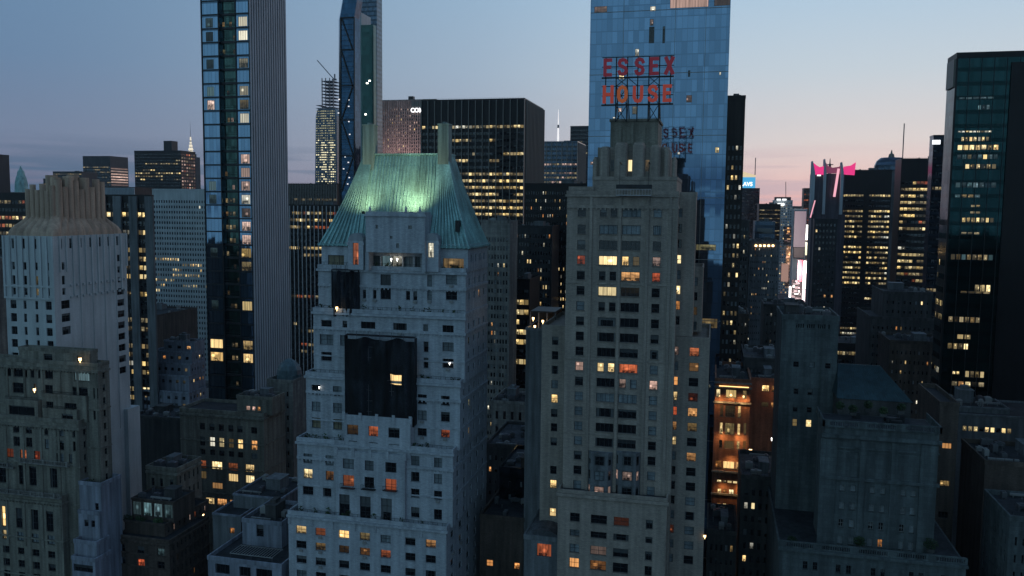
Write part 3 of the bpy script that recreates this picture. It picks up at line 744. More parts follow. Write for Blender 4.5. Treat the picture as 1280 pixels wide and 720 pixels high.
    part(mb, 'loggia_pier', M['white_brick'], root)
    # arched dormers
    for px, st in ((444.5, 'r'), (538.5, 'w')):
        D3 = 174.6; a = at_y(px-9.5, 315, D3)[0]; b = at_y(px+9.5, 315, D3)[0]; cx = (a+b)/2; rr = (b-a)/2; z0 = info[4]['z1']; zc = at_y(px, 301, D3)[1]; mb = MB()
        ow = at_y(px-3.6, 315, D3)[0], at_y(px+3.6, 315, D3)[0]; oz = (at_y(px, 322 if st == 'w' else 331, D3)[1], at_y(px, 303.5, D3)[1])
        ops = [(ow[0], ow[1], oz[0], oz[1], st, .3, None)]
        box_walls(mb, a, b, D3, 181, z0, zc, ops)
        n = 12; arc = [(cx-rr*math.cos(math.pi*k/n), zc+rr*.95*math.sin(math.pi*k/n)) for k in range(n+1)]
        mb.quad([(x, D3, z) for x, z in arc])
        for (x1_, z1_), (x2, z2) in zip(arc[:-1], arc[1:]): mb.quad([(x1_, D3, z1_), (x2, D3, z2), (x2, 183, z2), (x1_, 183, z1_)])
        for sx in (a, b): mb.box(sx-.25, sx+.25, D3-.25, D3-.004, zc-.9, zc-.4)
        dm = part(mb, 'dormer', M['white_brick'], root)
        w_ = bpy.data.objects.new('window', pane_mesh(ow[1]-ow[0], oz[1]-oz[0], st)); C.objects.link(w_); w_.parent = dm; w_.location = Vector((ow[0], D3+.3, oz[0]))-org
        w2 = bpy.data.objects.new('frame', frame_mesh(ow[1]-ow[0], oz[1]-oz[0], (2, 3, 'frame_dark'))); C.objects.link(w2); w2.parent = dm; w2.location = w_.location
    # copper mansard roof
    b = info[5]; bx0, bx1, by0, by1, bz = b['x0']-.4, b['x1']+.4, b['y0']-.4, b['y1']+.4, b['z1']
    DR = 182.5; tx0, tz = at_y(456, 194, DR); tx1, _ = at_y(559, 194, DR); ty0, ty1 = DR, DR+5
    NR = 8; rings = []
    def ring(t):
        e = t**1.15; z = bz+(tz-bz)*t
        e = t*.80+.20*(1-(1-t)**2.2) if t < 1 else 1
        return (bx0+(tx0-bx0)*e, bx1+(tx1-bx1)*e, by0+(ty0-by0)*e, by1+(ty1-by1)*e, z)
    mb = MB()
    for k in range(NR+1):
        x0, x1, y0, y1, z = ring(k/NR); rings.append([(x0, y0, z), (x1, y0, z), (x1, y1, z), (x0, y1, z)])
    mb.loft(rings); mb.box(bx0-.25, bx1+.25, by0-.25, by1+.25, bz+.1, bz+.55)
    rf = part(mb, 'copper_roof', M['copper'], root)
    sm = MB()
    def seam(fn, wd=.13):
        pts = [fn(ring(k/NR)) for k in range(NR+1)]
        for p, q in zip(pts[:-1], pts[1:]): sm.bar(p, q, wd, d=.22)
    def umap(u, t):   # flanks fan in towards the chimneys, the centre stays nearly upright
        B0, B1, T0, T1 = .285, .745, .085, .90
        c0, c1 = B0+(T0-B0)*t, B1+(T1-B1)*t
        if u < .3: return c0*u/.3
        if u > .7: return c1+(1-c1)*(u-.7)/.3
        return c0+(c1-c0)*(u-.3)/.4
    def seam_u(u, wd):
        pts = []
        for k in range(NR+1):
            g = ring(k/NR); pts.append((g[0]+(g[1]-g[0])*umap(u, k/NR), g[2]-.04, g[4]))
        for p, q in zip(pts[:-1], pts[1:]): sm.bar(p, q, wd, d=.22 if wd < .3 else .6)
    for k in range(10): seam_u(.3*k/9, .34 if k < 9 else .75)
    for k in range(1, 22): seam_u(.3+.4*k/22, .11)
    for k in range(10): seam_u(.7+.3*k/9, .34 if k else .75)
    for k in range(1, 21):
        u = k/20
        seam(lambda g, u=u: (g[1]+.04, g[2]+(g[3]-g[2])*u, g[4])); seam(lambda g, u=u: (g[0]-.04, g[2]+(g[3]-g[2])*u, g[4]))
    for k in (.06, .14, .26, .4, .55, .72, .88):
        g = ring(k); sm.bar((g[0], g[2]-.03, g[4]), (g[1], g[2]-.03, g[4]), .05)
    g = ring(1); sm.box(g[0]-.3, g[1]+.3, g[2]-.3, g[3]+.3, g[4]+.003, g[4]+.35)
    o = part(sm, 'roof_seam', M['copper'], root); o.parent = rf
    sk_ = MB(); p = at_y(572, 283, 177); sk_.box(p[0]-.45, p[0]+.45, 176.6, 183, p[1]-1.2, p[1]+1.3); part(sk_, 'roof_hatch', M['dark_metal'], root)
    # slab chimneys
    for l, r_, t, bb in ((453.5, 467.5, 157, 214), (547, 561, 156, 216)):
        Dc = 181.6; x0, z0 = at_y(l, bb, Dc); x1, _ = at_y(r_, bb, Dc); z1 = at_y((l+r_)/2, t, Dc)[1]
        mb = MB(); mb.box(x0, x1-.1, Dc, Dc+2.4, z0-2, z1); mb.box(x0-.12, x1+.02, Dc-.12, Dc+2.52, z1, z1+.3)
        for q in range(2): mb.cyl((x0+x1)/2, Dc+.6+q*1.1, z1+.3, z1+.7, .4, n=10)
        part(mb, 'chimney', M['chimney_stone'], root)
    # roof floodlights standing behind the block
    for px, en, tgt in ((460, 2600, 459), (520, 5600, 514)):
        x = at_y(px, 268, 177.8)[0]; z = zt+.35
        mb = MB(); mb.box(x-.3, x+.3, 175.1, 175.4, z-.35, z-.1); mb.box(x-.35, x+.35, 175.05, 175.4, z-.1, z+.25)
        fl_ = tag(mb.build('floodlight', M['dark_metal'], None, (x, 177.85, z)), 'small floodlight aimed up the copper roof behind the %s of the white penthouse block' % ('left corner' if px < 480 else 'right corner'), 'floodlight', 'floodlights under the copper roof')
        ld = bpy.data.lights.new('flood', 'SPOT'); ld.energy = en; ld.color = (1, 1, .55); ld.spot_size = R(150); ld.spot_blend = 1; ld.shadow_soft_size = .5
        lo = bpy.data.objects.new('flood', ld); C.objects.link(lo); lo.parent = fl_; lo.location = (0, -2.6, .55)
        t_ = Vector((at_y(tgt, 215, 186)[0]-x, 186-177.8, 13)); lo.rotation_euler = (-t_).to_track_quat('Z', 'Y').to_euler()
    # terrace lamps and a roof-terrace canopy
    for px, py, D, nm in ((489, 324, 175.9, 'upper'), (496, 324, 175.9, 'upper2')):
        pass
    return root, info
HR, HI = hampshire()
def lamp(label, px, py, D, size=.22, mat='lamp_warm', power=0, col=(1, .7, .4), group=None):
    x, z = at_y(px, py, D)
    mb = MB(); mb.cyl(x, D, z-size, z+size, size*.8, size, 8); mb.box(x-.04, x+.04, D-.04, D+.04, z-size*2.5, z-size)
    mb.cyl(x, D, z+size, z+size*1.3, size*1.1, size*.4, 8, 1)
    o = tag(mb.build('wall_lamp', [M[mat], M['dark_metal']], None, (x, D, z)), label, 'lamp', group)
    if power:
        ld = bpy.data.lights.new('lamp_light', 'POINT'); ld.energy = power; ld.color = col; ld.shadow_soft_size = .3
        lo = bpy.data.objects.new('lamp_light', ld); C.objects.link(lo); lo.parent = o; lo.location = (0, -.5, 0)
    return o
lamp('bright lamp in the loggia under the white penthouse block, left of a pair', 489, 324, 175.6, .2, 'lamp_white', 12, group='loggia lamps')
lamp('bright lamp in the loggia under the white penthouse block, right of a pair', 496.5, 324, 175.6, .2, 'lamp_white', 12, group='loggia lamps')
lamp('small orange lamp on the terrace in front of the tall narrow netting', 421, 385, 174.0, .28, 'lamp_warm', 20)
lamp('tiny white lamp beside the windows left of the wide black netting', 399, 484, 172.1, .16, 'lamp_white')
lamp('tiny white lamp beside the windows right of the wide black netting', 562, 454, 174.1, .16, 'lamp_white')

# scaffold netting hung on the white tower
def netting(label, l, r, t, b, D, out, win=None):
    x0, zt_ = at_y(l, t, D-out); x1, _ = at_y(r, t, D-out); _, zb_ = at_y(l, b, D-out); y = D-out
    root = thing('scaffold_netting', label, 'netting', ((x0+x1)/2, y, zb_), 'black scaffold nettings on the white tower')
    mb = MB(); r_ = random.Random(int(l)); nx, nz = 40, 26
    ops = []
    def P(i, j):
        a = i/nx; c_ = j/nz; edge = min(1, 6*min(a, 1-a))
        return (x0+(x1-x0)*a, y+.55*math.sin(a*17+1.5*math.sin(c_*6))*math.sin(c_*5+a*3)*edge+.2*math.sin(a*41), zt_-(zt_-zb_)*c_-((.9*abs(math.sin(a*7+1))+(1.6 if a < .16 else 0)) if j == 0 else 0)-(.6*abs(math.sin(a*9)) if j == nz else 0))
    hole = None
    if win: hx0, hz1 = at_y(win[0], win[2], y); hx1, _ = at_y(win[1], win[2], y); hz0 = at_y(win[0], win[3], y)[1]
    for i in range(nx):
        for j in range(nz):
            p = [P(i, j+1), P(i+1, j+1), P(i+1, j), P(i, j)]
            if win:
                cx = sum(q[0] for q in p)/4; cz = sum(q[2] for q in p)/4
                if hx0 < cx < hx1 and hz0 < cz < hz1: continue
            mb.quad(p)
    for X, k in ((x0, 0), (x1, nx)):
        mb.quad([(X, y, zb_), (X, D, zb_), (X, D, zt_), (X, y, zt_)])
    mb.quad([(x0, y, zt_), (x1, y, zt_), (x1, D, zt_+.2), (x0, D, zt_+.2)])
    part(mb, 'net', M['net'], root)
    fm = MB()
    for k in range(7):
        a = x0+(x1-x0)*k/6; fm.bar((a, y+.45, zb_), (a, y+.45, zt_+1), .08)
    for k in range(9):
        z = zb_+(zt_-zb_)*k/8; fm.bar((x0, y+.4, z), (x1, y+.4, z), .07)
    part(fm, 'scaffold_pole', M['steel'], root)
    if win:
        mb = MB(); mb.quad([(hx0-.2, D-.2, hz0-.2), (hx1+.2, D-.2, hz0-.2), (hx1+.2, D-.2, hz1+.2), (hx0-.2, D-.2, hz1+.2)], 0, [(5.01, 3.01), (5.99, 3.01), (5.99, 3.99), (5.01, 3.99)])
        part(mb, 'window', M['y'], root)
netting('wide black scaffold netting with one lit window over the middle of the white tower', 430.5, 518, 419, 526, 172.5, 1.6, (486, 503, 468, 481))
netting('tall narrow black netting on the upper left of the white tower under the copper roof', 414, 447.5, 337, 392, 175.5, 1.0)

# ------------------------------------------------------------------ the hotel tower with the roof sign
def essex():
    rows_y = [(260, 271), (282.5, 295)]; z = lambda py: at_y(780, py, 171)[1]
    D = 171.0; SP = 3.16
    ztop = z(289)+.9+SP  # head of the first regular row
    A, B, Cc, Dd = (719.5, 729.5), (746.5, 769), (774.5, 797.5), (813, 823)
    # per-floor states for columns A, B, C, D from the top row (y=265) downwards; pairs inside B and C by case
    rows = ['  B1', ' BBb', 'dDDd', 'rYpr', 'dpOr', 'dYGd', 'bpDd', 'dDDd', 'dDDd', 'dDDd', 'oyRb', 'dDob', 'bBBb', 'bDDb', 'bDDb', 'bDDd', 'dDDd', 'dDDb', '    ', '    ', '    ']
    st = {
     0: ('d', 'dd', 'B', 'b'), 1: ('d', 'B', 'B', 'B'), 2: ('d', 'D', 'D', 'd'), 3: ('r', 'Y', 'yy', 'p'), 4: ('d', 'dd', 'O', 'r'),
     5: ('d', 'Y', 'G', 'd'), 6: ('b', 'dd', 'D', 'd'), 7: ('d', 'D', 'D', 'd'), 8: ('d', 'D', 'D', 'd'), 9: ('d', 'D', 'D', 'd'),
     10: ('p', 'yy', 'R', 'b'), 11: ('d', 'D', 'pb', 'p'), 12: ('b', 'B', 'B', 'b'), 13: ('b', 'D', 'D', 'b'), 14: ('b', 'D', 'D', 'b'),
     15: ('b', 'D', 'D', 'd'), 16: ('d', 'D', 'D', 'd'), 17: ('d', 'D', 'D', 'b'), 18: ('b', '', '', 'b'), 19: ('p', '', '', 'd')}
    zc0 = z(265.5)
    def row_z(k): zc = zc0-k*SP-(.35 if k else 0); return zc-.92, zc+.92
    def seg(c, s, zz, rec=.25):
        a, b = at_y(c[0], 430, D)[0], at_y(c[1], 430, D)[0]; out = []
        if len(s) == 2:
            w_ = (b-a)*.36; out = [(a+.1, a+.1+w_, *zz, s[0], rec, DH), (b-.1-w_, b-.1, *zz, s[1], rec, DH)]
        elif s: out = [(a, b, *zz, s.lower(), rec, C4 if s.isupper() else DH)]
        return out
    ops = []
    for k, v in st.items():
        for c, s in zip((A, B, Cc, Dd), v): ops += seg(c, s, row_z(k))
    base = []
    bc = [cw(718, 12), cw(748, 20), cw(776, 19), cw(811, 9)]
    for (t, b_, s) in ((644, 655, 'ddrd'), (665, 673, 'bddd'), (683, 694, 'bpdd'), (701, 713, 'oodd')):
        base += px_ops(168, bc, [(t, b_)], 748, 680, [s], sty=C2)
    z_split = None
    tiers = [
        dict(l=697, r=833, t=621, D=168, py=660, dep=50, x=base),
        dict(l=706, r=843, t=243, D=171, z0=0, py=430, dep=34, x=ops, g=G(4, SP, .3, .5, {'y': .05, 'o': .05, 'b': .1}, 2, sty=DH)),
        dict(l=741, r=846, t=225, D=173.5, py=232, dep=24, x=px_ops(173.5, [cw(765.5, 4), cw(788, 4), cw(809, 4)], [(198+12, 214+10)], 788, 205, ['   '], sty=DH)),
    ]
    root, info = building('hotel_tower', 'taupe brick hotel tower with warm lit rooms standing under the red roof sign', tiers, wall='taupe_brick', frames=True, sills='taupe_brick', clut=0, para=.7, ac=.0)
    org = ORG[root.name]
    def wing(l, r, t, D_, dep, py, f=None, x=None, ax='W', z0=0):
        x0 = at_y(l, py, D_)[0]; x1 = at_y(r, py, D_)[0]; z1 = at_y((l+r)/2, t, D_)[1]; mb = MB()
        fo = (grid_ops(f, 'N', D_, x0, x1, z0, z1) if f else [])+(x or [])
        wn = box_walls(mb, x0, x1, D_, D_+dep, z0, z1, fo); mb.quad([(x0, D_, z1), (x1, D_, z1), (x1, D_+dep, z1), (x0, D_+dep, z1)]); parapet_mb(mb, x0, x1, D_, D_+dep, z1, .8, .3, .08)
        wr = part(mb, 'wing', M['taupe_brick'], root)
        for (axis, pos, a0, a1, zz0, zz1, s, rec, sty) in wn:
            f_ = amap(axis, pos); o = bpy.data.objects.new('window', pane_mesh(a1-a0, zz1-zz0, s)); C.objects.link(o); o.parent = wr; o.location = Vector(f_(a0, zz0, rec))-org
            if sty:
                g = bpy.data.objects.new('frame', frame_mesh(a1-a0, zz1-zz0, sty)); C.objects.link(g); g.parent = wr; g.location = o.location
        return x0, x1, z1
    def colops(c, D_, y0, n, s, pitch=SP, h=1.8, refpy=470):
        a, b = at_y(c[0], refpy, D_)[0], at_y(c[1], refpy, D_)[0]; zz = at_y((c[0]+c[1])/2, y0, D_)[1]; out = []
        for k in range(n):
            q = s[k % len(s)]
            if q == ' ': continue
            out.append((a, b, zz-k*pitch-h/2, zz-k*pitch+h/2, q, .25, DH if b-a < 2.2 else C3))
        return out
    # right-hand wings
    ew = colops(cw(844, 8.5), 175, 266, 24, 'bddybyodbpboyroybdddbrbb', refpy=440)
    zw = at_y(860, 426, 175)[1]
    ewu = [q for q in ew if q[2] > zw+.3]; ewl = [q for q in ew if q[3] < zw-.3]
    ew2 = colops(cw(867, 12), 175, 440, 15, 'rodroydoddbdbbd', refpy=470)
    wing(838, 885, 426, 175, 22, 500, x=ewl+ew2)
    wing(838, 866, 245, 175, 7, 400, x=ewu, z0=zw+.9)
    ww = colops(cw(858, 6), 176.5, 347, 5, 'bdbdb', refpy=380)
    wing(860, 877, 338, 182.5, 12, 400, x=colops(cw(869, 5), 182.5, 352, 4, 'bdgb', refpy=380), z0=zw+.9)
    # left-hand wing
    lw = colops(cw(693, 8), 176, 426, 15, 'dddbyddd dy y o', refpy=500)
    wing(676, 707, 411, 176, 24, 520, x=lw)
    # left shoulder terrace
    wing(711, 741, 238, 173, 20, 260)
    trim(root, dict(info[1], z0=60, y1=info[1]['y0']+5), 'taupe_brick', every=5, fl=SP, ledge=.12, first=2.2)
    # shallow pilasters on the main front
    mb = MB(); T = info[1]
    for px in (736, 771.7, 806, 834, 841.5):
        a = at_y(px, 430, D)[0]; mb.box(a-.28, a+.28, D-.22, D-.004, at_y(px, 620, D)[1], T['z1']-.2)
    mb.box(T['x0']-.3, T['x1']+.3, D-.3, D-.006, T['z1']-.5, T['z1']-.05)
    b0 = info[0]; mb.box(b0['x0']-.35, b0['x1']+.35, 167.6, 167.995, b0['z1']-.7, b0['z1']-.1)
    part(mb, 'pilaster', M['taupe_brick'], root)
    # oriel bays
    for cx, ss in ((750.5, 'ddd'), (785, 'dwd')):
        w_ = 1.35*2; x = at_y(cx, 580, D)[0]; z1 = at_y(cx, 564, D)[1]; z0 = info[0]['z1']+.05; y0 = 169.6; hw = 2.55; mb = MB()
        pts = [(x-hw, D), (x-hw+.9, y0), (x+hw-.9, y0), (x+hw, D)]
        for zlo, zhi in ((z0, z1),):
            for p, q in zip(pts[:-1], pts[1:]): mb.quad([(p[0], p[1], zlo), (q[0], q[1], zlo), (q[0], q[1], zhi), (p[0], p[1], zhi)], 0, [(p[0], zlo), (q[0], zlo), (q[0], zhi), (p[0], zhi)])
            mb.quad([(a, b, zhi) for a, b in pts])
        for q in range(3): zz = z1-.1-q*3.2; mb.box(x-hw+.85, x+hw-.85, y0-.12, y0-.004, zz-.35, zz)
        by = part(mb, 'oriel', M['grey_render'], root)
        for q in range(3):
            zz = z1-2.55-q*3.2; s = 'dpd'[q] if cx > 760 else 'dbp'[q]
            o = bpy.data.objects.new('window', pane_mesh(2.0, 1.85, s)); C.objects.link(o); o.parent = by; o.location = Vector((x-1.0, y0-.02, zz))-org
            g = bpy.data.objects.new('frame', frame_mesh(2.0, 1.85, C2)); C.objects.link(g); g.parent = by; g.location = o.location+Vector((0, .0, 0))
            for sgn in (-1, 1):
                ang = math.atan2(D-y0, .9)*sgn
                o = bpy.data.objects.new('window', pane_mesh(.7, 1.85, s if s == 'p' else 'd')); C.objects.link(o); o.parent = by
                px0 = x+hw-.9+.2 if sgn > 0 else x-hw+.2
                o.rotation_euler = (0, 0, ang)
                o.location = Vector((px0, (y0 if sgn > 0 else D)+(.25 if sgn > 0 else -.28)-.04, zz))-org
    # crown: fluted piers
    C0 = info[2]; zb, zt2 = C0['z1'], at_y(790, 181, 175)[1]
    def pier(l, r_, t, b_, Dp, dep=2.2, nm='pier', mat='taupe_brick', mb=None):
        x0 = at_y(l, t, Dp)[0]; x1 = at_y(r_, t, Dp)[0]; z1 = at_y((l+r_)/2, t, Dp)[1]; z0 = at_y((l+r_)/2, b_, Dp)[1]
        c_ = .35; ring = lambda z_, e=0: [(x0+c_-e, Dp-e, z_), (x1-c_+e, Dp-e, z_), (x1+e, Dp+c_-e, z_), (x1+e, Dp+dep, z_), (x0-e, Dp+dep, z_), (x0-e, Dp+c_-e, z_)]
        mb.loft([ring(z0), ring(z1-.5), ring(z1-.45, -.15), ring(z1, -.25)])
    mb = MB()
    a0, a1 = at_y(747, 200, 175.2)[0], at_y(834, 200, 175.2)[0]; mb.box(a0, a1, 175.2, 194, zb-.3, at_y(790, 184, 175.2)[1])
    part(mb, 'crown_wall', M['taupe_brick'], root)
    for (l, r_, t, b_, Dp) in ((741, 747, 196, 240, 174.6), (750.5, 762, 183, 224, 174.0), (768.5, 784.5, 178, 224, 173.8), (791, 806, 178, 224, 173.8), (813, 826, 181, 224, 174.0), (830, 838, 184, 240, 174.2), (840, 846, 196, 244, 174.8)):
        mb = MB(); pier(l, r_, t, max(b_, 228), Dp, mb=mb); part(mb, 'pier', M['taupe_brick'], root)
    # lit slot windows in the crown
    mb = MB()
    for cx, s in ((765.3, 'd'), (787.7, 'y'), (809.3, 'g')):
        x = at_y(cx, 208, 175.2)[0]; z1 = at_y(cx, 200, 175.2)[1]; z0 = at_y(cx, 214, 175.2)[1]
        o = bpy.data.objects.new('window', pane_mesh(.75, z1-z0, s)); C.objects.link(o); o.parent = root; o.location = Vector((x-.37, 175.17, z0))-org
    # top box
    x0, z1 = at_y(763.5, 152, 178); x1 = at_y(823, 152, 178)[0]; z0 = at_y(790, 186, 178)[1]
    mb = MB(); mb.box(x0, x1, 178, 190, z0, z1); mb.box(x0-.25, x1+.25, 177.75, 190.25, z1, z1+.5)
    for k in range(4): a = x0+(x1-x0)*(k+.5)/4; mb.box(a-1.05, a+1.05, 177.86, 177.996, z0+1, z1-.9)
    part(mb, 'water_tank_house', M['beige_brick'], root)
    # painters' cradle on the front below the crown
    x0, z0 = at_y(772, 244, 172.2); x1, _ = at_y(815, 244, 172.2)
    cr = thing('window_cleaning_cradle', 'dark suspended cradle hanging on the hotel front below its crown', 'cradle', ((x0+x1)/2, 172.2, z0))
    mb = MB(); mb.box(x0, x1, 169.6, 170.5, z0-.1, z0+.05); mb.box(x0, x1, 169.58, 169.64, z0+1.1, z0+1.16)
    for k in range(13): a = x0+(x1-x0)*k/12; mb.box(a-.03, a+.03, 169.58, 169.64, z0+.05, z0+1.1)
    part(mb, 'basket', M['mullion_pale'], cr)
    mb = MB(); mb.box(x0-.1, x1+.1, 169.9, 170.7, z0+1.3, z0+2.1)
    for a in (x0+.6, x1-.6): mb.bar((a, 170.1, z0+2), (a, 170.1, z0+6.5), .08); mb.bar((a, 170.1, z0+6.5), (a, 173.4, z0+6.3), .2)
    part(mb, 'hoist', M['dark_metal'], cr)
    return root, info
ER, EI = essex()

# roof sign
def essex_sign():
    DS = 174.5
    M['neon_dark'] = mat_plain('sign_red', (.20, .018, .035), .5, emit=(.9, .06, .09), es=.075)
    M['neon_mid'] = mat_plain('sign_red_glowing', (.26, .03, .03), .5, emit=(1, .13, .05), es=.17)
    M['neon_hot'] = mat_plain('sign_orange_glowing', (.3, .05, .02), .5, emit=(1, .24, .04), es=.17)
    gl = {
     'E': [[(0, 0), (0, 1)], [(0, 1), (.95, 1)], [(0, .52), (.8, .52)], [(0, 0), (.95, 0)]],
     'H': [[(0, 0), (0, 1)], [(1, 0), (1, 1)], [(0, .5), (1, .5)]],
     'X': [[(0, 0), (1, 1)], [(0, 1), (1, 0)]],
     'U': [[(0, 1), (0, .25), (.2, .04), (.5, 0), (.8, .04), (1, .25), (1, 1)]],
     'O': [[(.5, 0), (.16, .1), (0, .3), (0, .7), (.16, .9), (.5, 1), (.84, .9), (1, .7), (1, .3), (.84, .1), (.5, 0)]],
     'S': [[(1, .78), (.84, .95), (.5, 1), (.16, .94), (.02, .76), (.14, .60), (.5, .52), (.86, .43), (1, .25), (.86, .07), (.5, 0), (.14, .05), (0, .22)]]}
    x0, zt = at_y(752, 71, DS); _, zb = at_y(752, 130.5, DS)
    root = thing('roof_sign', 'red letters ESSEX HOUSE on a steel lattice above the hotel crown', 'sign', (at_y(797, 130, DS)[0], DS, at_y(797, 150, DS)[1]))
    def letter(ch, l, r_, t, b_, mat):
        xa, _ = at_y(l, (t+b_)/2, DS); xb, _ = at_y(r_, (t+b_)/2, DS); z1 = at_y(l, t, DS)[1]; z0 = at_y(l, b_, DS)[1]; th = .64
        if ch == 'X': th = .72
        mb = MB(); w_, h = xb-xa-th, z1-z0-th
        for st in gl[ch]:
            pts = [(xa+th/2+u*w_, z0+th/2+v*h) for u, v in st]
            for (ax, az), (bx, bz) in zip(pts[:-1], pts[1:]):
                d = Vector((bx-ax, 0, bz-az)).normalized()*th*(.5 if ch in 'EHX' else .25)
                p, q = Vector((ax, 0, az))-d, Vector((bx, 0, bz))+d; n = Vector((-d.z, 0, d.x)).normalized()*th/2
                off = rnd.uniform(0, .02)
                a = [(v.x, DS-.28-off, v.z) for v in (p+n, q+n, q-n, p-n)]; b2 = [(v.x, DS+.10+off, v.z) for v in (p+n, q+n, q-n, p-n)]
                mb.loft([a, b2], bottom=True)
        part(mb, 'letter', M[mat], root)
    e = [(754.5, 765.5), (772, 785), (793, 806), (812, 824), (830.5, 843)]
    for i, (ch, (l, r_)) in enumerate(zip('ESSEX', e)): letter(ch, l, r_, 73.5-i*.6, 95.8-i*.6, 'neon_dark')
    h = [(753.5, 767), (771.5, 784.5), (791, 804), (809.5, 822.5), (828.5, 840)]
    for i, (ch, (l, r_)) in enumerate(zip('HOUSE', h)): letter(ch, l, r_, 107-i*.3, 129.5-i*.5, ('neon_mid', 'neon_hot', 'neon_mid', 'neon_mid', 'neon_mid')[i])
    mb = MB(); zz = lambda py: at_y(797, py, DS)[1]; xx = lambda px: at_y(px, 100, DS)[0]
    base = zz(152)
    for px in (757, 770, 784, 797, 811, 824, 838):
        lo = base if 765 < px < 828 else zz(131); mb.bar((xx(px), DS+.35, lo), (xx(px), DS+.35, zz(70)), .22)
    for py in (70.5, 82.5, 96.2, 107, 119, 130.5): mb.bar((xx(752), DS+.33, zz(py)), (xx(842), DS+.33, zz(py)), .30 if py in (96.2, 130.5) else .16)
    ps = [770, 784, 811, 824]
    for a, b in ((770, 784), (811, 824)):
        for u, v in ((152, 131), (131, 107), (107, 96)):
            mb.bar((xx(a), DS+.36, zz(u)), (xx(b), DS+.36, zz(v)), .13); mb.bar((xx(b), DS+.37, zz(u)), (xx(a), DS+.37, zz(v)), .13)
        for px in (a, b): mb.bar((xx(px), DS+.4, zz(100)), (xx(px), DS+7, base), .18); mb.bar((xx(px), DS+.4, zz(120)), (xx(px), DS+4, base), .14)
    mb.bar((xx(784), DS+.36, zz(96)), (xx(797), DS+.36, zz(107)), .14)
    part(mb, 'lattice', M['black_metal'], root)
essex_sign()

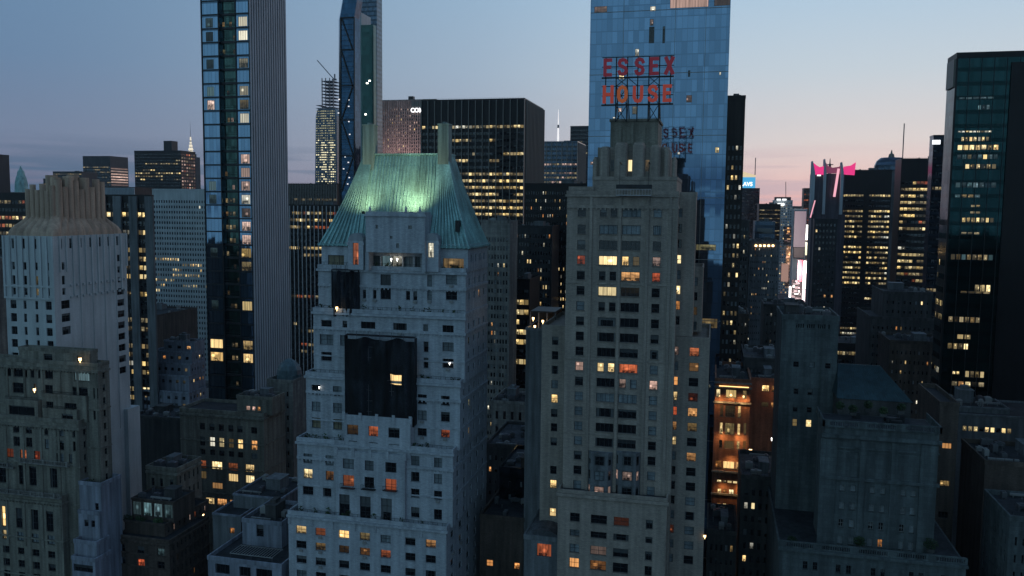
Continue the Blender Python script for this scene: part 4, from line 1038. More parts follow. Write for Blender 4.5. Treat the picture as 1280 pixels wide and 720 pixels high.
# ------------------------------------------------------------------ fluted-crown tower on the left
def crown_tower():
    D = 180.0
    cols = [cw(v, 4.2) for v in (17.6, 31.6, 45.6, 59.6)]
    up = [cw(v, 3.4) for v in (17.5, 30.5, 45, 58.5)]
    x = px_ops(D, up, [(298.5, 311)], 40, 340, ['dddd'])
    x += px_ops(D, cols, [(328, 337.5), (345, 356), (360.5, 369)], 40, 350, ['dddd', 'ddgd', 'ddgd'])
    x += px_ops(D, [cw(17.6, 7.5), cw(32, 3.6), cw(46.5, 3.6), cw(61.5, 7.5)], [(376, 386.5), (392.5, 403), (409, 419)], 40, 400, ['dddd', 'dddd', 'dddd'], sty=C2)
    x += px_ops(D, [cw(19, 7.5), cw(34, 3.6), cw(48.5, 3.6), cw(63.5, 7.5)], [(425+17*k, 435+17*k) for k in range(15)], 40, 440, ['dddd']*15, sty=C2)
    root, info = building('crown_tower', 'pale stone tower whose flared shoulder ends in a cluster of tan organ-pipe flues', [dict(l=6, r=67, t=295, D=D, py=340, s=158.5)], wall='white_concrete', frames=True, clut=0, para=0)
    T = info[0]; x0, x1, y0, y1, z1 = T['x0'], T['x1'], T['y0'], T['y1'], T['z1']; org = ORG[root.name]
    # rebuild the wall with openings and ribs: take the plain wall away first
    for ch in list(root.children): bpy.data.objects.remove(ch)
    def xo(pxs, rows, st='d', w_=1.0, sty=None):
        out = []
        for px in pxs:
            yc = at_x(px, 350, x1)[0]
            for (t, b_) in rows:
                za = at_x(px, b_, x1)[1]; zb_ = at_x(px, t, x1)[1]; out.append((yc-w_/2, yc+w_/2, za, zb_, st, .3, sty))
        return out
    zy = lambda py: at_y(40, py, D)[1]
    xs_ = []
    def so(px, w_, rows, sty=None):
        yc = at_x(px, 350, x1)[0]
        for (t, b_) in rows: xs_.append((yc-w_/2, yc+w_/2, zy(b_), zy(t), 'd', .3, sty))
    for px in (77.5, 90, 102, 115, 126, 137.5, 148): so(px, .95, [(298.5, 311)])
    so(79.5, 1.1, [(328, 337.5), (345, 356), (360.5, 369)]); so(149, 1.1, [(324, 333), (340, 348.5), (355, 362)])
    so(81, 3.0, [(376, 386.5), (392.5, 403), (409, 419)], C2); so(150, 3.0, [(370+15.4*k, 379+15.4*k) for k in range(8)], C2)
    mb = MB()
    wn = box_walls(mb, x0, x1, y0, y1, 0, z1, x, xs_, 'W'); part(mb, 'wall', M['white_concrete'], root)
    add_windows(root, wn, 100, True, None, 0)
    # vertical ribs near the top
    mb = MB()
    for k in range(9):
        a = x0+(x1-x0)*k/8; mb.box(a-.28, a+.28, y0-.3, y0-.004, zy(372), z1)
    for k in range(13):
        a = y0+(y1-y0)*k/12; mb.box(x1+.004, x1+.3, a-.26, a+.26, zy(372 if 2 < k < 12 else 340), z1)
    for k in range(4, 11, 2):
        a = y0+(y1-y0)*k/12; mb.box(x1+.004, x1+.16, a-.12, a+.12, zy(560), zy(373))
    for zz in (zy(372), zy(357)):
        mb.box(x0-.3, x1+.33, y0-.33, y0-.31, zz-.4, zz+.1)
        for k in range(2, 12): a = y0+(y1-y0)*(k+.5)/12; mb.box(x1+.005, x1+.42, a-.35, a+.35, zz-.5, zz+.1)
    part(mb, 'rib', M['white_concrete'], root)
    # flared shoulder with scalloped flutes
    cx, cy = (x0+x1)/2, (y0+y1)/2; hx, hy = (x1-x0)/2, (y1-y0)/2
    nfx, nfy, sub = 6, 9, 6
    def outline(sx, sy, z, bulge):
        pts = []
        def edge(p, q, n, nx_, ny_):
            for k in range(n):
                for j in range(sub):
                    u = (k+j/sub)/n; bb = bulge*math.sin(math.pi*j/sub)
                    pts.append((p[0]+(q[0]-p[0])*u+nx_*bb, p[1]+(q[1]-p[1])*u+ny_*bb, z))
        a, b = hx*sx, hy*sy
        edge((cx-a, cy-b), (cx+a, cy-b), nfx, 0, -1); edge((cx+a, cy-b), (cx+a, cy+b), nfy, 1, 0)
        edge((cx+a, cy+b), (cx-a, cy+b), nfx, 0, 1); edge((cx-a, cy+b), (cx-a, cy-b), nfy, -1, 0)
        return pts
    z2 = zy(270); zt = zy(239)
    prof = [(0, .93), (.18, .915), (.36, .875), (.52, .81), (.68, .73), (.84, .655), (1, .61)]
    rings = [outline(s, 1-(1-s)*.9, z1+(z2-z1)*t, .25+.55*t) for t, s in prof] + [outline(.60, .65, z2+1, .85), outline(.60, .65, zt, .85)]
    mb = MB(); mb.loft(rings); part(mb, 'shoulder', M['tan_stone'], root)
    mb = MB(); mb.box(x0+.2, x1-.2, y0+.2, y1-.2, z1-.2, z1+.004); part(mb, 'ledge', M['white_concrete'], root)
    r = random.Random(3); a, b = hx*.60, hy*.65
    for k in range(nfx):
        X = cx-a+2*a*(k+.5)/nfx; h = [239, 233, 240, 232, 241, 234][k]
        mb = MB(); mb.cyl(X, cy-b-.1, zt-9, zy(h)+.6, a/nfx*.97, n=14); part(mb, 'flue', M['tan_stone'], root)
    hs = [224, 233, 222, 226, 238, 224, 236, 226, 230]
    for k in range(nfy):
        Y = cy-b+2*b*(k+.5)/nfy
        mb = MB(); mb.cyl(cx+a+.1, Y, zt-9, zy(hs[k])+(k*.15), b/nfy*.95, n=14); part(mb, 'flue', M['tan_stone'], root)
    for (u, v, h, rad) in ((-.45, -.3, 222, 1.5), (.1, -.45, 225, 1.3), (.35, -.1, 223, 1.4), (0, .3, 221, 1.5), (-.3, .1, 226, 1.6), (.4, .5, 224, 1.4)):
        mb = MB(); mb.cyl(cx+a*u, cy+b*v, zt-1, zy(h)+1, rad, n=8); part(mb, 'flue', M['tan_stone'], root)
    # lower rear extension of the blank wall
    mb = MB(); xa = x1-.5; ya = y1; yb = at_x(177, 590, x1+1.3)[0]
    mb.box(x1-14, x1+1.3, y1-3, yb, 0, at_x(165, 510, x1+1.3)[1]); part(mb, 'annex', M['white_concrete'], root)
crown_tower()
lamp('pale warm lamp glowing on the roof terrace of the beige apartment block at the left', 100, 449, 171.5, .35, 'lamp_warm', 25)
lamp('small warm lamp on the second terrace of the beige apartment block at far left', 43, 487, 166.3, .3, 'lamp_warm', 22)

# ------------------------------------------------------------------ near buildings
bc = [cw(v, 10) for v in (-18, 8, 26.5, 45, 64)]
x_low = px_ops(168, [cw(6, 8), cw(24, 8), cw(43.5, 9), cw(62, 9)], [(635, 660)], 24, 650, ['yddd'], sty=(2, 3, 'frame_dark'))
x_low += px_ops(168, [cw(7.5, 8), cw(26, 8), cw(44.5, 8.5), cw(64, 9)], [(665, 676), (684.5, 693), (700, 709), (715, 724)], 26, 680, ['ybbb', 'dddd', 'dddd', 'dddd'], sty=C2)
x_mid = px_ops(170, [cw(3, 9), cw(27, 7), cw(41, 9), cw(67, 9)], [(583, 607)], 41, 595, ['dddd'], sty=(2, 3, 'frame_dark'))
x_mid += px_ops(170, [cw(12, 10), cw(29, 8), cw(47, 9), cw(75, 9), cw(88, 4)], [(564, 575)], 47, 570, ['rrrbb'], sty=C2)
x_mid += px_ops(170, [cw(20.5, 8), cw(36, 8), cw(58, 5), cw(75, 9), cw(93, 5)], [(532, 543), (548, 560)], 47, 545, ['dddbd', 'ddbdd'], sty=C2)
x_up = px_ops(172.5, [cw(10, 8), cw(25.5, 17), cw(40.5, 4.5), cw(49.5, 4.5), cw(61, 10), cw(102, 19), cw(120, 5)], [(463, 473.5)], 60, 468, ['dddddcd'], sty=C3)
x_up += px_ops(172.5, [cw(24, 16), cw(43.5, 2.6), cw(61, 10), cw(100, 19), cw(119.5, 6)], [(481, 494)], 60, 487, ['dyddd'], sty=C2)
x_up += px_ops(172.5, [cw(27, 30), cw(61, 9), cw(87, 14), cw(119.5, 6)], [(508, 520)], 60, 512, ['dddd'], sty=C3)
ABr, ABi = building('apartment_block', 'beige brick apartment block at lower left with stepped terraces and tall arched windows',
    [dict(l=-60, r=79, t=617, D=168, py=680, dep=8.6, x=x_low, g=G(2, 3.2, .3, .5, {'g': .05}, 1.5, sty=DH)),
     dict(l=-60, r=99, t=524, D=170, z0=0, py=560, dep=6.5, x=x_mid, g=G(2, 3.2, .3, .5, {'g': .08}, 1.5, sty=DH)),
     dict(l=-60, r=123, t=453, D=172.5, z0=0, py=490, dep=4, x=x_up, g=G(1, 3.2, .3, .5, {'g': .05}, 1.5, sty=DH)),
     dict(l=24, r=112, t=440, D=173.6, py=446, dep=2.8, x=px_ops(173.6, [cw(60, 11), cw(98, 4)], [(442.5, 452)], 60, 447, ['dy'], sty=DH))],
    wall='beige_brick', frames=True, sills='beige_brick', seed=3, para=.9, tank=0, clut=4)
for T_ in ABi[:3]: trim(ABr, T_, 'beige_brick', every=3, fl=3.2, ledge=.2, first=.9)
mb = MB()
for T_ in ABi[:3]:
    for k in range(int((T_['x1']-T_['x0'])/5.2)): a = T_['x1']-.6-k*5.2; mb.box(a-.3, a+.3, T_['y0']-.16, T_['y0']-.003, max(T_['z0'], 40), T_['z1']-1.6)
part(mb, 'pilaster', M['beige_brick'], ABr)
def ab_bay(l, r_, t, b_, Db, back, ops=None):
    x0 = at_y(l, t, Db)[0]; x1 = at_y(r_, t, Db)[0]; z1 = at_y((l+r_)/2, t, Db)[1]; z0 = at_y((l+r_)/2, b_, Db)[1]; mb = MB()
    wn = box_walls(mb, x0, x1, Db, back, z0, z1, ops or []); mb.quad([(x0, Db, z1), (x1, Db, z1), (x1, back, z1), (x0, back, z1)]); parapet_mb(mb, x0, x1, Db, back, z1, .7, .25, .1)
    o = part(mb, 'terrace_bay', M['beige_brick'], ABr)
    for (axis, pos, a0, a1, zz0, zz1, s_, rec, sty) in wn:
        f_ = amap(axis, pos); q = bpy.data.objects.new('window', pane_mesh(a1-a0, zz1-zz0, s_)); C.objects.link(q); q.parent = o; q.location = Vector(f_(a0, zz0, rec))-ORG[ABr.name]
        g = bpy.data.objects.new('frame', frame_mesh(a1-a0, zz1-zz0, C3)); C.objects.link(g); g.parent = o; g.location = q.location
    mb = MB(); n = int((x1-x0)/.35)
    for k in range(n+1): a = x0+(x1-x0)*k/n; mb.box(a-.025, a+.025, Db+.02, Db+.07, z1+.7, z1+1.35)
    mb.box(x0, x1, Db+.01, Db+.08, z1+1.35, z1+1.42); part(mb, 'terrace_rail', M['dark_metal'], ABr)
ab_bay(7, 47, 503, 526, 170.7, 172.49, px_ops(170.7, [cw(27, 32)], [(507.5, 519)], 27, 510, ['d'], sty=C4))
ab_bay(54, 96, 515, 527, 171.1, 172.48, px_ops(171.1, [cw(84, 14)], [(517.5, 524)], 84, 520, ['d'], sty=C3))
ab_bay(52, 108, 497, 526, 171.9, 172.47, px_ops(171.9, [cw(62, 9), cw(88, 15)], [(502, 512)], 62, 505, ['dd'], sty=C3))
# white balustraded balconies
for l, r_, py_, D_ in ((-20, 16, 583, 169.2), (24, 84, 580, 169.1), (-20, 74, 618, 167.1)):
    x0 = at_y(l, py_, D_)[0]; x1 = at_y(r_, py_, D_)[0]; z = at_y((l+r_)/2, py_, D_)[1]; mb = MB(); mb.box(x0, x1, D_, D_+.85, z-.3, z); mb.box(x0, x1, D_, D_+.2, z+.8, z+.95)
    n = int((x1-x0)/.5)
    for k in range(n+1): a = x0+.1+(x1-x0-.2)*k/n; mb.cyl(a, D_+.1, z, z+.8, .09, n=6)
    for k in range(int((x1-x0)/3.4)+1): a = x0+.25+k*3.4; mb.box(a-.22, a+.22, D_-.05, D_+.25, z, z+1.05)
    part(mb, 'balcony', M['limestone'], ABr)
building('stair_tower', 'narrow pale rendered tower block with an open roof beside the beige apartment block',
    [dict(l=90, r=119, t=701, D=165.4, py=705, dep=5.5, x=px_ops(165.4, [cw(104, 24)], [(706, 715)], 104, 710, ['d'], sty=C3)),
     dict(l=93, r=121, t=680, D=166.8, py=690, dep=4.5, x=px_ops(166.8, [cw(96, 3.8), cw(102, 3.8), cw(109, 5)], [(689, 699)], 102, 690, ['ddd'], sty=DH)),
     dict(l=98.5, r=125, t=643, D=169.0, py=660, dep=4.5, x=px_ops(169.0, [cw(108, 5), cw(116.5, 4.5)], [(650, 658.5)], 110, 655, ['dd'], sty=DH)+px_ops(169.0, [cw(113, 6)], [(667, 679)], 110, 670, ['d'], sty=DH)),
     dict(l=99.5, r=126.5, t=607, D=169.6, z0=0, py=620, s=152, x=px_ops(169.6, [cw(121, 4.5)], [(629, 638)], 121, 630, ['d'], sty=DH))],
    wall='pale_render', frames=True, seed=5, para=.9, clut=0)
glaz = px_ops(181, [cw(v, 11) for v in (171, 184, 197, 210)], [(629, 646)], 190, 638, ['cccc'], sty=(3, 1, 'frame_dark'))
PBr, PBi = building('penthouse_building', 'brown low apartment building with a teal glazed penthouse at the lower left',
    [dict(l=146, r=212, t=674, D=176, py=695, s=262, x=px_ops(176, [cw(152, 9), cw(176, 9), cw(201, 9)], [(683, 692), (699, 708)], 176, 695, ['ddc', 'drd'], sty=C2), g=G(9, 3.2, .28, .45, {'g': .06, 'o': .05, 'w': .03}, 1.2, sty=DH)),
     dict(l=156, r=206, t=655, D=178.5, py=665, s=262, x=px_ops(178.5, [cw(171, 22), cw(200, 9)], [(662, 672)], 180, 668, ['cc'], sty=C4), g=G(8, 3.1, .3, .5, {'r': .3, 'p': .15}, .8, sty=DH)),
     dict(l=165, r=217, t=627, D=181, py=640, dep=9, x=glaz)],
    wall='brown_brick', frames=True, seed=7, tank=0, clut=2, para=.5)
trim(PBr, PBi[0], 'brown_brick', every=1, fl=3.2, ledge=.14, first=.5)
RHr, RHi = building('roof_house', 'plain beige block with a row of narrow dark windows above the teal penthouse',
    [dict(l=183, r=221, t=588, D=192, py=600, s=252, x=px_ops(192, [cw(191, 4), cw(201.5, 4), cw(214, 4.5)], [(598, 608)], 200, 600, ['ddd'], sty=DH), g=G(5, 4.2, .3, .5, {}, 1.6, sty=DH))],
    wall='beige_brick', frames=True, seed=8, tank=.0, clut=2)
trim(RHr, RHi[0], 'beige_brick', every=3, fl=3.2, ledge=.22, first=.4)
lamp('small pale lamp on the roof edge of the teal glazed penthouse', 215, 619, 186, .3, 'lamp_warm', 14)
lamp('small red-orange lamp high on the long brown side terrace', 254, 643, 200, .26, 'lamp_warm', 10, (1, .35, .15))
lamp('bright lamp on the dark terrace left of the lit-window building', 195, 521, 262, .5, 'lamp_white', 30)
# white low terraces between
building('low_terrace_house', 'white low building with an open roof terrace and awning beside the white tower',
    [dict(l=260, r=352, t=705, D=168, py=712, dep=20, x=px_ops(168, [cw(278, 18), cw(306, 14), cw(330, 20)], [(708, 720)], 300, 712, ['ddd'], sty=C3)),
     dict(l=303, r=352, t=655, D=178, py=665, dep=14, x=px_ops(178, [cw(325, 9)], [(656, 671)], 325, 665, ['d'], sty=DH))],
    wall='pale_render', frames=True, seed=9, tank=0, clut=3)
building('annex_block', 'bluish annex with white-rimmed roof and one orange window left of the white tower',
    [dict(l=266, r=301, t=645, D=188, py=660, dep=14, x=px_ops(188, [cw(290, 6)], [(660, 667)], 290, 660, ['o'], sty=DH)),
     dict(l=292, r=352, t=622, D=194, py=640, dep=16)],
    wall='grey_render', cornice='pale_render', frames=True, seed=10, tank=0, clut=3, para=.5)
wl = px_ops(232, [cw(v, 6.5) for v in (253, 265, 276.5, 288.5, 300)]+[cw(317.5, 7.5)], [(530.5, 539), (547.5, 559), (563, 570)], 276, 540, ['dddddd', 'dwyyyo', 'dddddb'], sty=C2)
wl += px_ops(232, [cw(253, 9), cw(271, 13), cw(291, 12), cw(312, 11)], [(578, 587.5), (591.5, 601)], 280, 580, ['ryry', 'y yy'], sty=C4)
wl += px_ops(232, [cw(271, 13)], [(604.5, 612)], 280, 580, ['o'], sty=C4)
wl += px_ops(232, [cw(262, 11), cw(277, 12), cw(291, 9)], [(623, 631)], 270, 610, ['yoo'], sty=C4)
LFr, LFi = building('loft_building', 'beige masonry building with rows of warm lit loft windows left of the white tower',
    [dict(l=226, r=330, t=517, D=232, py=560, s=357, x=wl), dict(l=296, r=340, t=499, D=234, py=505, dep=8, x=px_ops(234, [cw(310, 5), cw(317, 4), cw(323.5, 4)], [(508, 513)], 315, 510, ['ppo']))],
    wall='beige_brick', frames=True, seed=11, tank=0, clut=4)
trim(LFr, LFi[0], 'beige_brick', every=2, fl=4.2, ledge=.25, first=.6)
0 and building('setback_penthouse', 'low rooftop storey with a small row of pink lamps on the loft building',
    [dict(l=298, r=352, t=499, D=268, py=505, dep=22, x=px_ops(268, [cw(310, 5), cw(317, 4), cw(323.5, 4)], [(508, 513)], 315, 510, ['ppo']))],
    wall='grey_render', seed=12, tank=0, clut=3)
# terrace shrubs, awning and railings on the low roofs in the left foreground
def leafy(label, px, py, D, n, seed, w_=2.4, h=1.0):
    x, z = at_y(px, py, D); r = random.Random(seed); rt = thing('terrace_hedge', label, 'plants', (x, D, z), 'terrace hedges')
    mb = MB(); mb.box(x-w_/2, x+w_/2, D-.3, D+.3, z, z+.45); part(mb, 'trough', M['dark_stone'], rt); mb = MB()
    for _ in range(n):
        c = Vector((x+r.uniform(-w_/2, w_/2), D+r.gauss(0, .28), z+.45+h*r.random()**1.3)); s_ = r.uniform(.08, .2); a = Vector((r.gauss(0, 1), r.gauss(0, 1), r.gauss(0, 1))).normalized(); b = a.orthogonal().normalized()
        mb.quad([c-a*s_, c-b*s_*.6, c+a*s_, c+b*s_*.6])
    part(mb, 'foliage', M['leaf'], rt)
for k, (px, D_, T_, nm) in enumerate(((160, 179.4, PBi[0], 'first'), (176, 179.2, PBi[0], 'second'), (198, 179.4, PBi[0], 'third'))):
    x_ = at_y(px, 650, D_)[0]; py_ = proj(x_, D_, PBi[1]['z1'])[1]; leafy('dark hedge trough on the terrace in front of the teal penthouse, %s from left' % nm, px, py_, D_, 260, k)
leafy('dark hedge along the roof edge of the narrow pale tower block', 112, 606, 170.4, 160, 31, 1.8, .8)
rt = thing('roof_awning', 'dark slatted awning on posts over the white low building\'s terrace', 'awning', (at_y(318, 690, 171.5)[0], 171.5, at_y(318, 700, 171.5)[1]))
x0, z0 = at_y(292, 701, 171.5); x1 = at_y(344, 701, 171.5)[0]; mb = MB()
for k in range(16): a = x0+(x1-x0)*k/15; mb.box(a-.06, a+.06, 170.2, 175, z0+2.5, z0+2.62)
mb.box(x0-.1, x1+.1, 170.1, 170.25, z0+2.35, z0+2.5); mb.box(x0-.1, x1+.1, 174.9, 175.05, z0+2.35, z0+2.5); part(mb, 'slat_roof', M['frame_pale'], rt)
for a in (x0, (x0+x1)/2, x1): mb = MB(); mb.box(a-.07, a+.07, 170.1, 170.24, z0-.3, z0+2.35); part(mb, 'post', M['steel'], rt)
# domed-roof building
rt, inf = building('domed_building', 'dark stone building with a bulbous patinated dome between the striped tower and the white tower',
    [dict(l=334, r=366, t=478, D=249, py=490, s=384, f=G(3, 4, .25, .4, {}, 3))], wall='limestone', seed=13, clut=0)
T = inf[0]; mb = MB(); cx, cy = (T['x0']+T['x1'])/2, T['y0']+6.5; rr = (T['x1']-T['x0'])*.44
for (z0, z1, r0, r1) in ((0, 1.6, 1.04, 1.04),):
    mb.cyl(cx, cy, T['z1']+z0, T['z1']+z1, rr*r0, rr*r1, 8)
prof = [(0, 1), (.3, .97), (.55, .82), (.78, .55), (.93, .28), (1, .06)]
mb.loft([[(cx+rr*s*math.cos(math.pi*2*(k+.5)/8), cy+rr*s*math.sin(math.pi*2*(k+.5)/8), T['z1']+1.6+5.4*t) for k in range(8)] for t, s in prof])
part(mb, 'dome', M['dome_sheet'], rt)
# terraced apartments behind, centre left
tr = lambda n, s, p=None: G(n, 3.3, .4, .45, p or {'g': .08, 'y': .05, 'o': .04, 'b': .15}, 1.5, sty=DH, seed=s)
building('terraced_apartments', 'pale apartment building with curved-looking stepped terraces at the foot of the striped tower',
    [dict(l=168, r=236, t=490, D=330, py=500, s=258, f=tr(7, 1), g=tr(5, 2)),
     dict(l=173, r=236, t=470, D=334, py=480, s=257, f=tr(7, 3), g=tr(5, 4)),
     dict(l=177, r=238, t=455, D=338, py=462, s=257, f=tr(7, 5, {'y': .18, 'b': .2}), g=tr(5, 6)),
     dict(l=190, r=240, t=441, D=342, py=450, s=256, f=tr(5, 7), g=tr(4, 8)),
     dict(l=205, r=243, t=428, D=346, py=432, s=256, f=tr(3, 9))],
    wall='pale_render', seed=14, frames=True, para=.8, tank=.0, clut=4)
building('low_roof_building', 'low dark building with a lamp-lit blue roof shed below the pale terraced apartments',
    [dict(l=165, r=228, t=524, D=255, py=530, s=262)], wall='dark_stone', seed=15, roof='roof_pale', clut=5)

# ------------------------------------------------------------------ striped tower with glass front
def striped_tower():
    D = 262.0
    x0, x1 = at_y(252.5, 60, D)[0], at_y(312, 60, D)[0]; y1 = at_x(357, 60, x1)[0]; z1 = 330.0
    root = thing('striped_tower', 'slender tower with blue glass front bays and a ribbed grey striped side', 'skyscraper', ((x0+x1)/2, D, 0)); org = ORG[root.name]
    xa, xb = at_y(275, 120, D)[0], at_y(296, 120, D)[0]
    FL = 4.63; zr = at_y(300, 26.5, D)[1]
    # lit rooms: index from the top visible floor (y about 26) downwards for the left and right bays
    right = {0: 'w', 1: 'w', 2: ' ', 3: 'w', 4: ' ', 5: 'w', 6: 'y', 7: 'w', 8: ' ', 9: ' ', 10: 'p', 11: 'p', 12: 'p', 13: 'w', 14: 'p', 15: 'p', 16: 'p', 17: 'k', 18: 'k', 19: ' ', 20: ' ', 21: 'k', 22: ' ', 23: ' ', 24: 'y', 25: 'y'}
    left = {0: 'c', 1: 'c', 3: 'c', 5: 'c', 6: 'p', 12: 'c', 13: 'c', 17: 'c', 21: 'c', 24: 'y', 25: 'y'}
    ops = []
    for k in range(-4, 32):
        za = zr-FL*k-1.7; zb_ = za+3.2
        s = right.get(k, ' ')
        if s != ' ': ops.append((xb+1.1 if s != 'k' and k < 20 else xb+.7, x1-.7, za, zb_, s, .06, (4, 1, 'frame_dark')))
        s = left.get(k, ' ')
        if s != ' ': ops.append((x0+1.6 if s != 'y' else x0+.8, x0+4.4 if s != 'y' else xa-.8, za, zb_, s, .06, (3, 1, 'frame_dark')))
    mb = MB(); wn = []
    for a, b in ((x0, xa), (xb, x1)):
        o = wall_face(mb, 'N', D, a, b, 0, z1, [q for q in ops if a < q[0] < b]); wn += [('N', D, *q) for q in o]
    for (X, s) in ((xa, 0), (xb, 0)): mb.quad([(X, D, 0), (X, D+1.4, 0), (X, D+1.4, z1), (X, D, z1)], 0, [(0, 0), (1.4, 0), (1.4, z1), (0, z1)])
    part(mb, 'glass_bay', M['blue_glass'], root)
    mb = MB(); r = random.Random(12); gops = []
    for k in range(-4, 32):
        za = zr-FL*k-1.7
        for q in range(4):
            a = xa+.5+(xb-xa-1)*q/4; c = a+(xb-xa-1)/4-.35; u = r.random()
            s = 'g' if u < .10 else ('m' if u < .2 and k > 10 else ('p' if u < .05 else None))
            if k in (13, 14, 15, 16, 21, 24, 25) and q in (1, 2): s = 'm'
            if (k, q) in ((7, 2), (12, 2)): s = 'p'
            if s: gops.append((a, c, za+.4, za+2.0, s, .06, (2, 1, 'frame_dark')))
    o = wall_face(mb, 'N', D+1.4, xa, xb, 0, z1, gops); wn += [('N', D+1.4, *q) for q in o]; part(mb, 'recessed_bay', M['green_glass'], root)
    mb = MB()
    for k in range(-4, 66):
        z = zr-FL*k-2.3
        if z < 0: break
        mb.box(x0-.12, xa+.05, D-.22, D-.004, z, z+.45); mb.box(xb-.05, x1+.1, D-.22, D-.004, z, z+.45); mb.box(xa+.06, xb-.06, D+.9, D+1.396, z, z+.7)
        mb.box(xa+.06, xb-.06, D+.7, D+.75, z+1.5, z+1.6)
    for X in (x0, xa, xb, x1-.1): mb.box(X-.15, X+.15, D-.3, D-.005, 0, z1)
    part(mb, 'spandrel', M['dark_metal'], root)
    mb = MB(); mb.quad([(x1, D, 0), (x1, y1, 0), (x1, y1, z1), (x1, D, z1)]); mb.quad([(x0, D, 0), (x0, y1, 0), (x0, y1, z1), (x0, D, z1)]); mb.quad([(x0, y1, 0), (x1, y1, 0), (x1, y1, z1), (x0, y1, z1)]); mb.quad([(x0, D, z1), (x1, D, z1), (x1, y1, z1), (x0, y1, z1)])
    part(mb, 'side_wall', M['black_metal'], root)
    mb = MB(); n = 15
    for k in range(n+1):
        a = D+.35+(y1-D-.7)*k/n; mb.box(x1+.003, x1+.22, a-.48, a+.48, 0, z1)
    part(mb, 'pier', M['terracotta_pier'], root)
    add_windows(root, wn, 100, True)
striped_tower()

# ------------------------------------------------------------------ blue mirror tower
def mirror_tower():
    D = 252.0; x0t, zt = at_y(738.5, 5, D); x1t = at_y(915, 5, D)[0]; x0b = at_y(734.5, 220, D)[0]; x1b = at_y(905.5, 240, D)[0]; zb = at_y(820, 230, D)[1]
    zT = 300.0
    kx0 = (x0t-x0b)/(zt-zb); kx1 = (x1t-x1b)/(zt-zb)
    root = thing('mirror_tower', 'blue mirror glass skyscraper reflecting the roof sign behind the hotel tower', 'skyscraper', ((x0b+x1b)/2, D, 0)); org = ORG[root.name]
    x0, x1 = at_y(736.5, 110, D)[0], at_y(910, 110, D)[0]
    r = random.Random(5); ops = []
    def px_w(l, r_, t, b_, s): return (at_y(l, t, D)[0], at_y(r_, t, D)[0], at_y((l+r_)/2, b_, D)[1], at_y((l+r_)/2, t, D)[1], s, .05, (max(1, int((r_-l)/4)), 1, 'frame_dark'))
    ops += [px_w(*q) for q in ((838, 886, -9, 9.5, 'p'), (893, 913, -8, 7, 'p'), (743, 759, 8, 16, 'p'), (813, 819.5, 8, 14, 'w'), (812.5, 817, 24, 32, 'p'), (811.5, 818, 33.5, 54, 'd'), (828.5, 831.5, 33, 54, 'd'), (794, 799, 61, 70, 'w'), (774, 780, 93, 99, 'y'), (858, 865, 119, 128, 'p'), (790.5, 797, 133, 143, 'w'), (773, 777, 135, 140, 'p'), (894, 899, 184, 191, 'k'), (899, 901.5, 90, 94, 'w'), (766, 769, 146, 149, 'w'), (738, 743, 202, 206, 'p'), (860, 863, 88, 96, 'b'), (847, 850, 190, 193, 'w'), (870, 895, 305.5, 313, 'g'), (873, 897, 398, 410, 'g'))]
    mb = MB(); o = wall_face(mb, 'N', D, x0, x1, 0, zT, ops); wn = [('N', D, *q) for q in o]
    for X in (x0, x1): mb.quad([(X, D, 0), (X, D+42, 0), (X, D+42, zT), (X, D, zT)], 0, [(0, 0), (42, 0), (42, zT), (0, zT)])
    mb.quad([(x0, D+42, 0), (x1, D+42, 0), (x1, D+42, zT), (x0, D+42, zT)]); mb.quad([(x0, D, zT), (x1, D, zT), (x1, D+42, zT), (x0, D+42, zT)])
    # the tower widens towards its top
    def sh(p):
        z = p[2]; c = (x0+x1)/2; u = (p[0]-c)/((x1-x0)/2); zm = at_y(820, 110, D)[1]
        return (p[0]+(kx1*(z-zm) if u > 0 else kx0*(z-zm))*abs(u), p[1], z)
    if False: mb.v = [sh(p) for p in mb.v]
    part(mb, 'glass_wall', M['one_glass'], root)
    add_windows(root, wn, 100, True)
    mb = MB(); r = random.Random(2)
    for px in (778, 842, 880):
        X = at_y(px, 110, D)[0]; mb.box(X-.05, X+.05, D-.10, D-.004, 0, zT)
    for k in range(16):
        z = 20+k*18.0; mb.box(x0, x1, D-.09, D-.005, z, z+.16)
    part(mb, 'fin', M['mullion_bronze'], root)
mirror_tower()

OFF = {'k': .5, 'm': .25}
def tower(name, label, l, r, t, D, wall, f=None, g=None, s=None, dep=30, py=None, **k):
    T = dict(l=l, r=r, t=t, D=D, f=f, g=g, py=py or t)
    if s is not None: T['s'] = s
    else: T['dep'] = dep
    for q in ('fin', 'finside', 'ax', 'x', 'xs'):
        if q in k: T[q] = k.pop(q)
    return building(name, label, [T], wall=wall, **k)
OF = lambda n, fl=3.9, p=None, seed=1, run=5, wf=.8, hf=.42, top=3, **kw: G(n, fl, wf, hf, p or {'k': .35, 'm': .25}, top=top, rec=.12, run=run, seed=seed, mar=.3, **kw)
DOT = lambda n, fl=3.3, p=.1, seed=1, wf=.45, hf=.45, **kw: G(n, fl, wf, hf, {'y': p*.45, 'w': p*.3, 'o': p*.25, 'b': .08}, top=2.5, rec=.15, seed=seed, mar=.5, **kw)

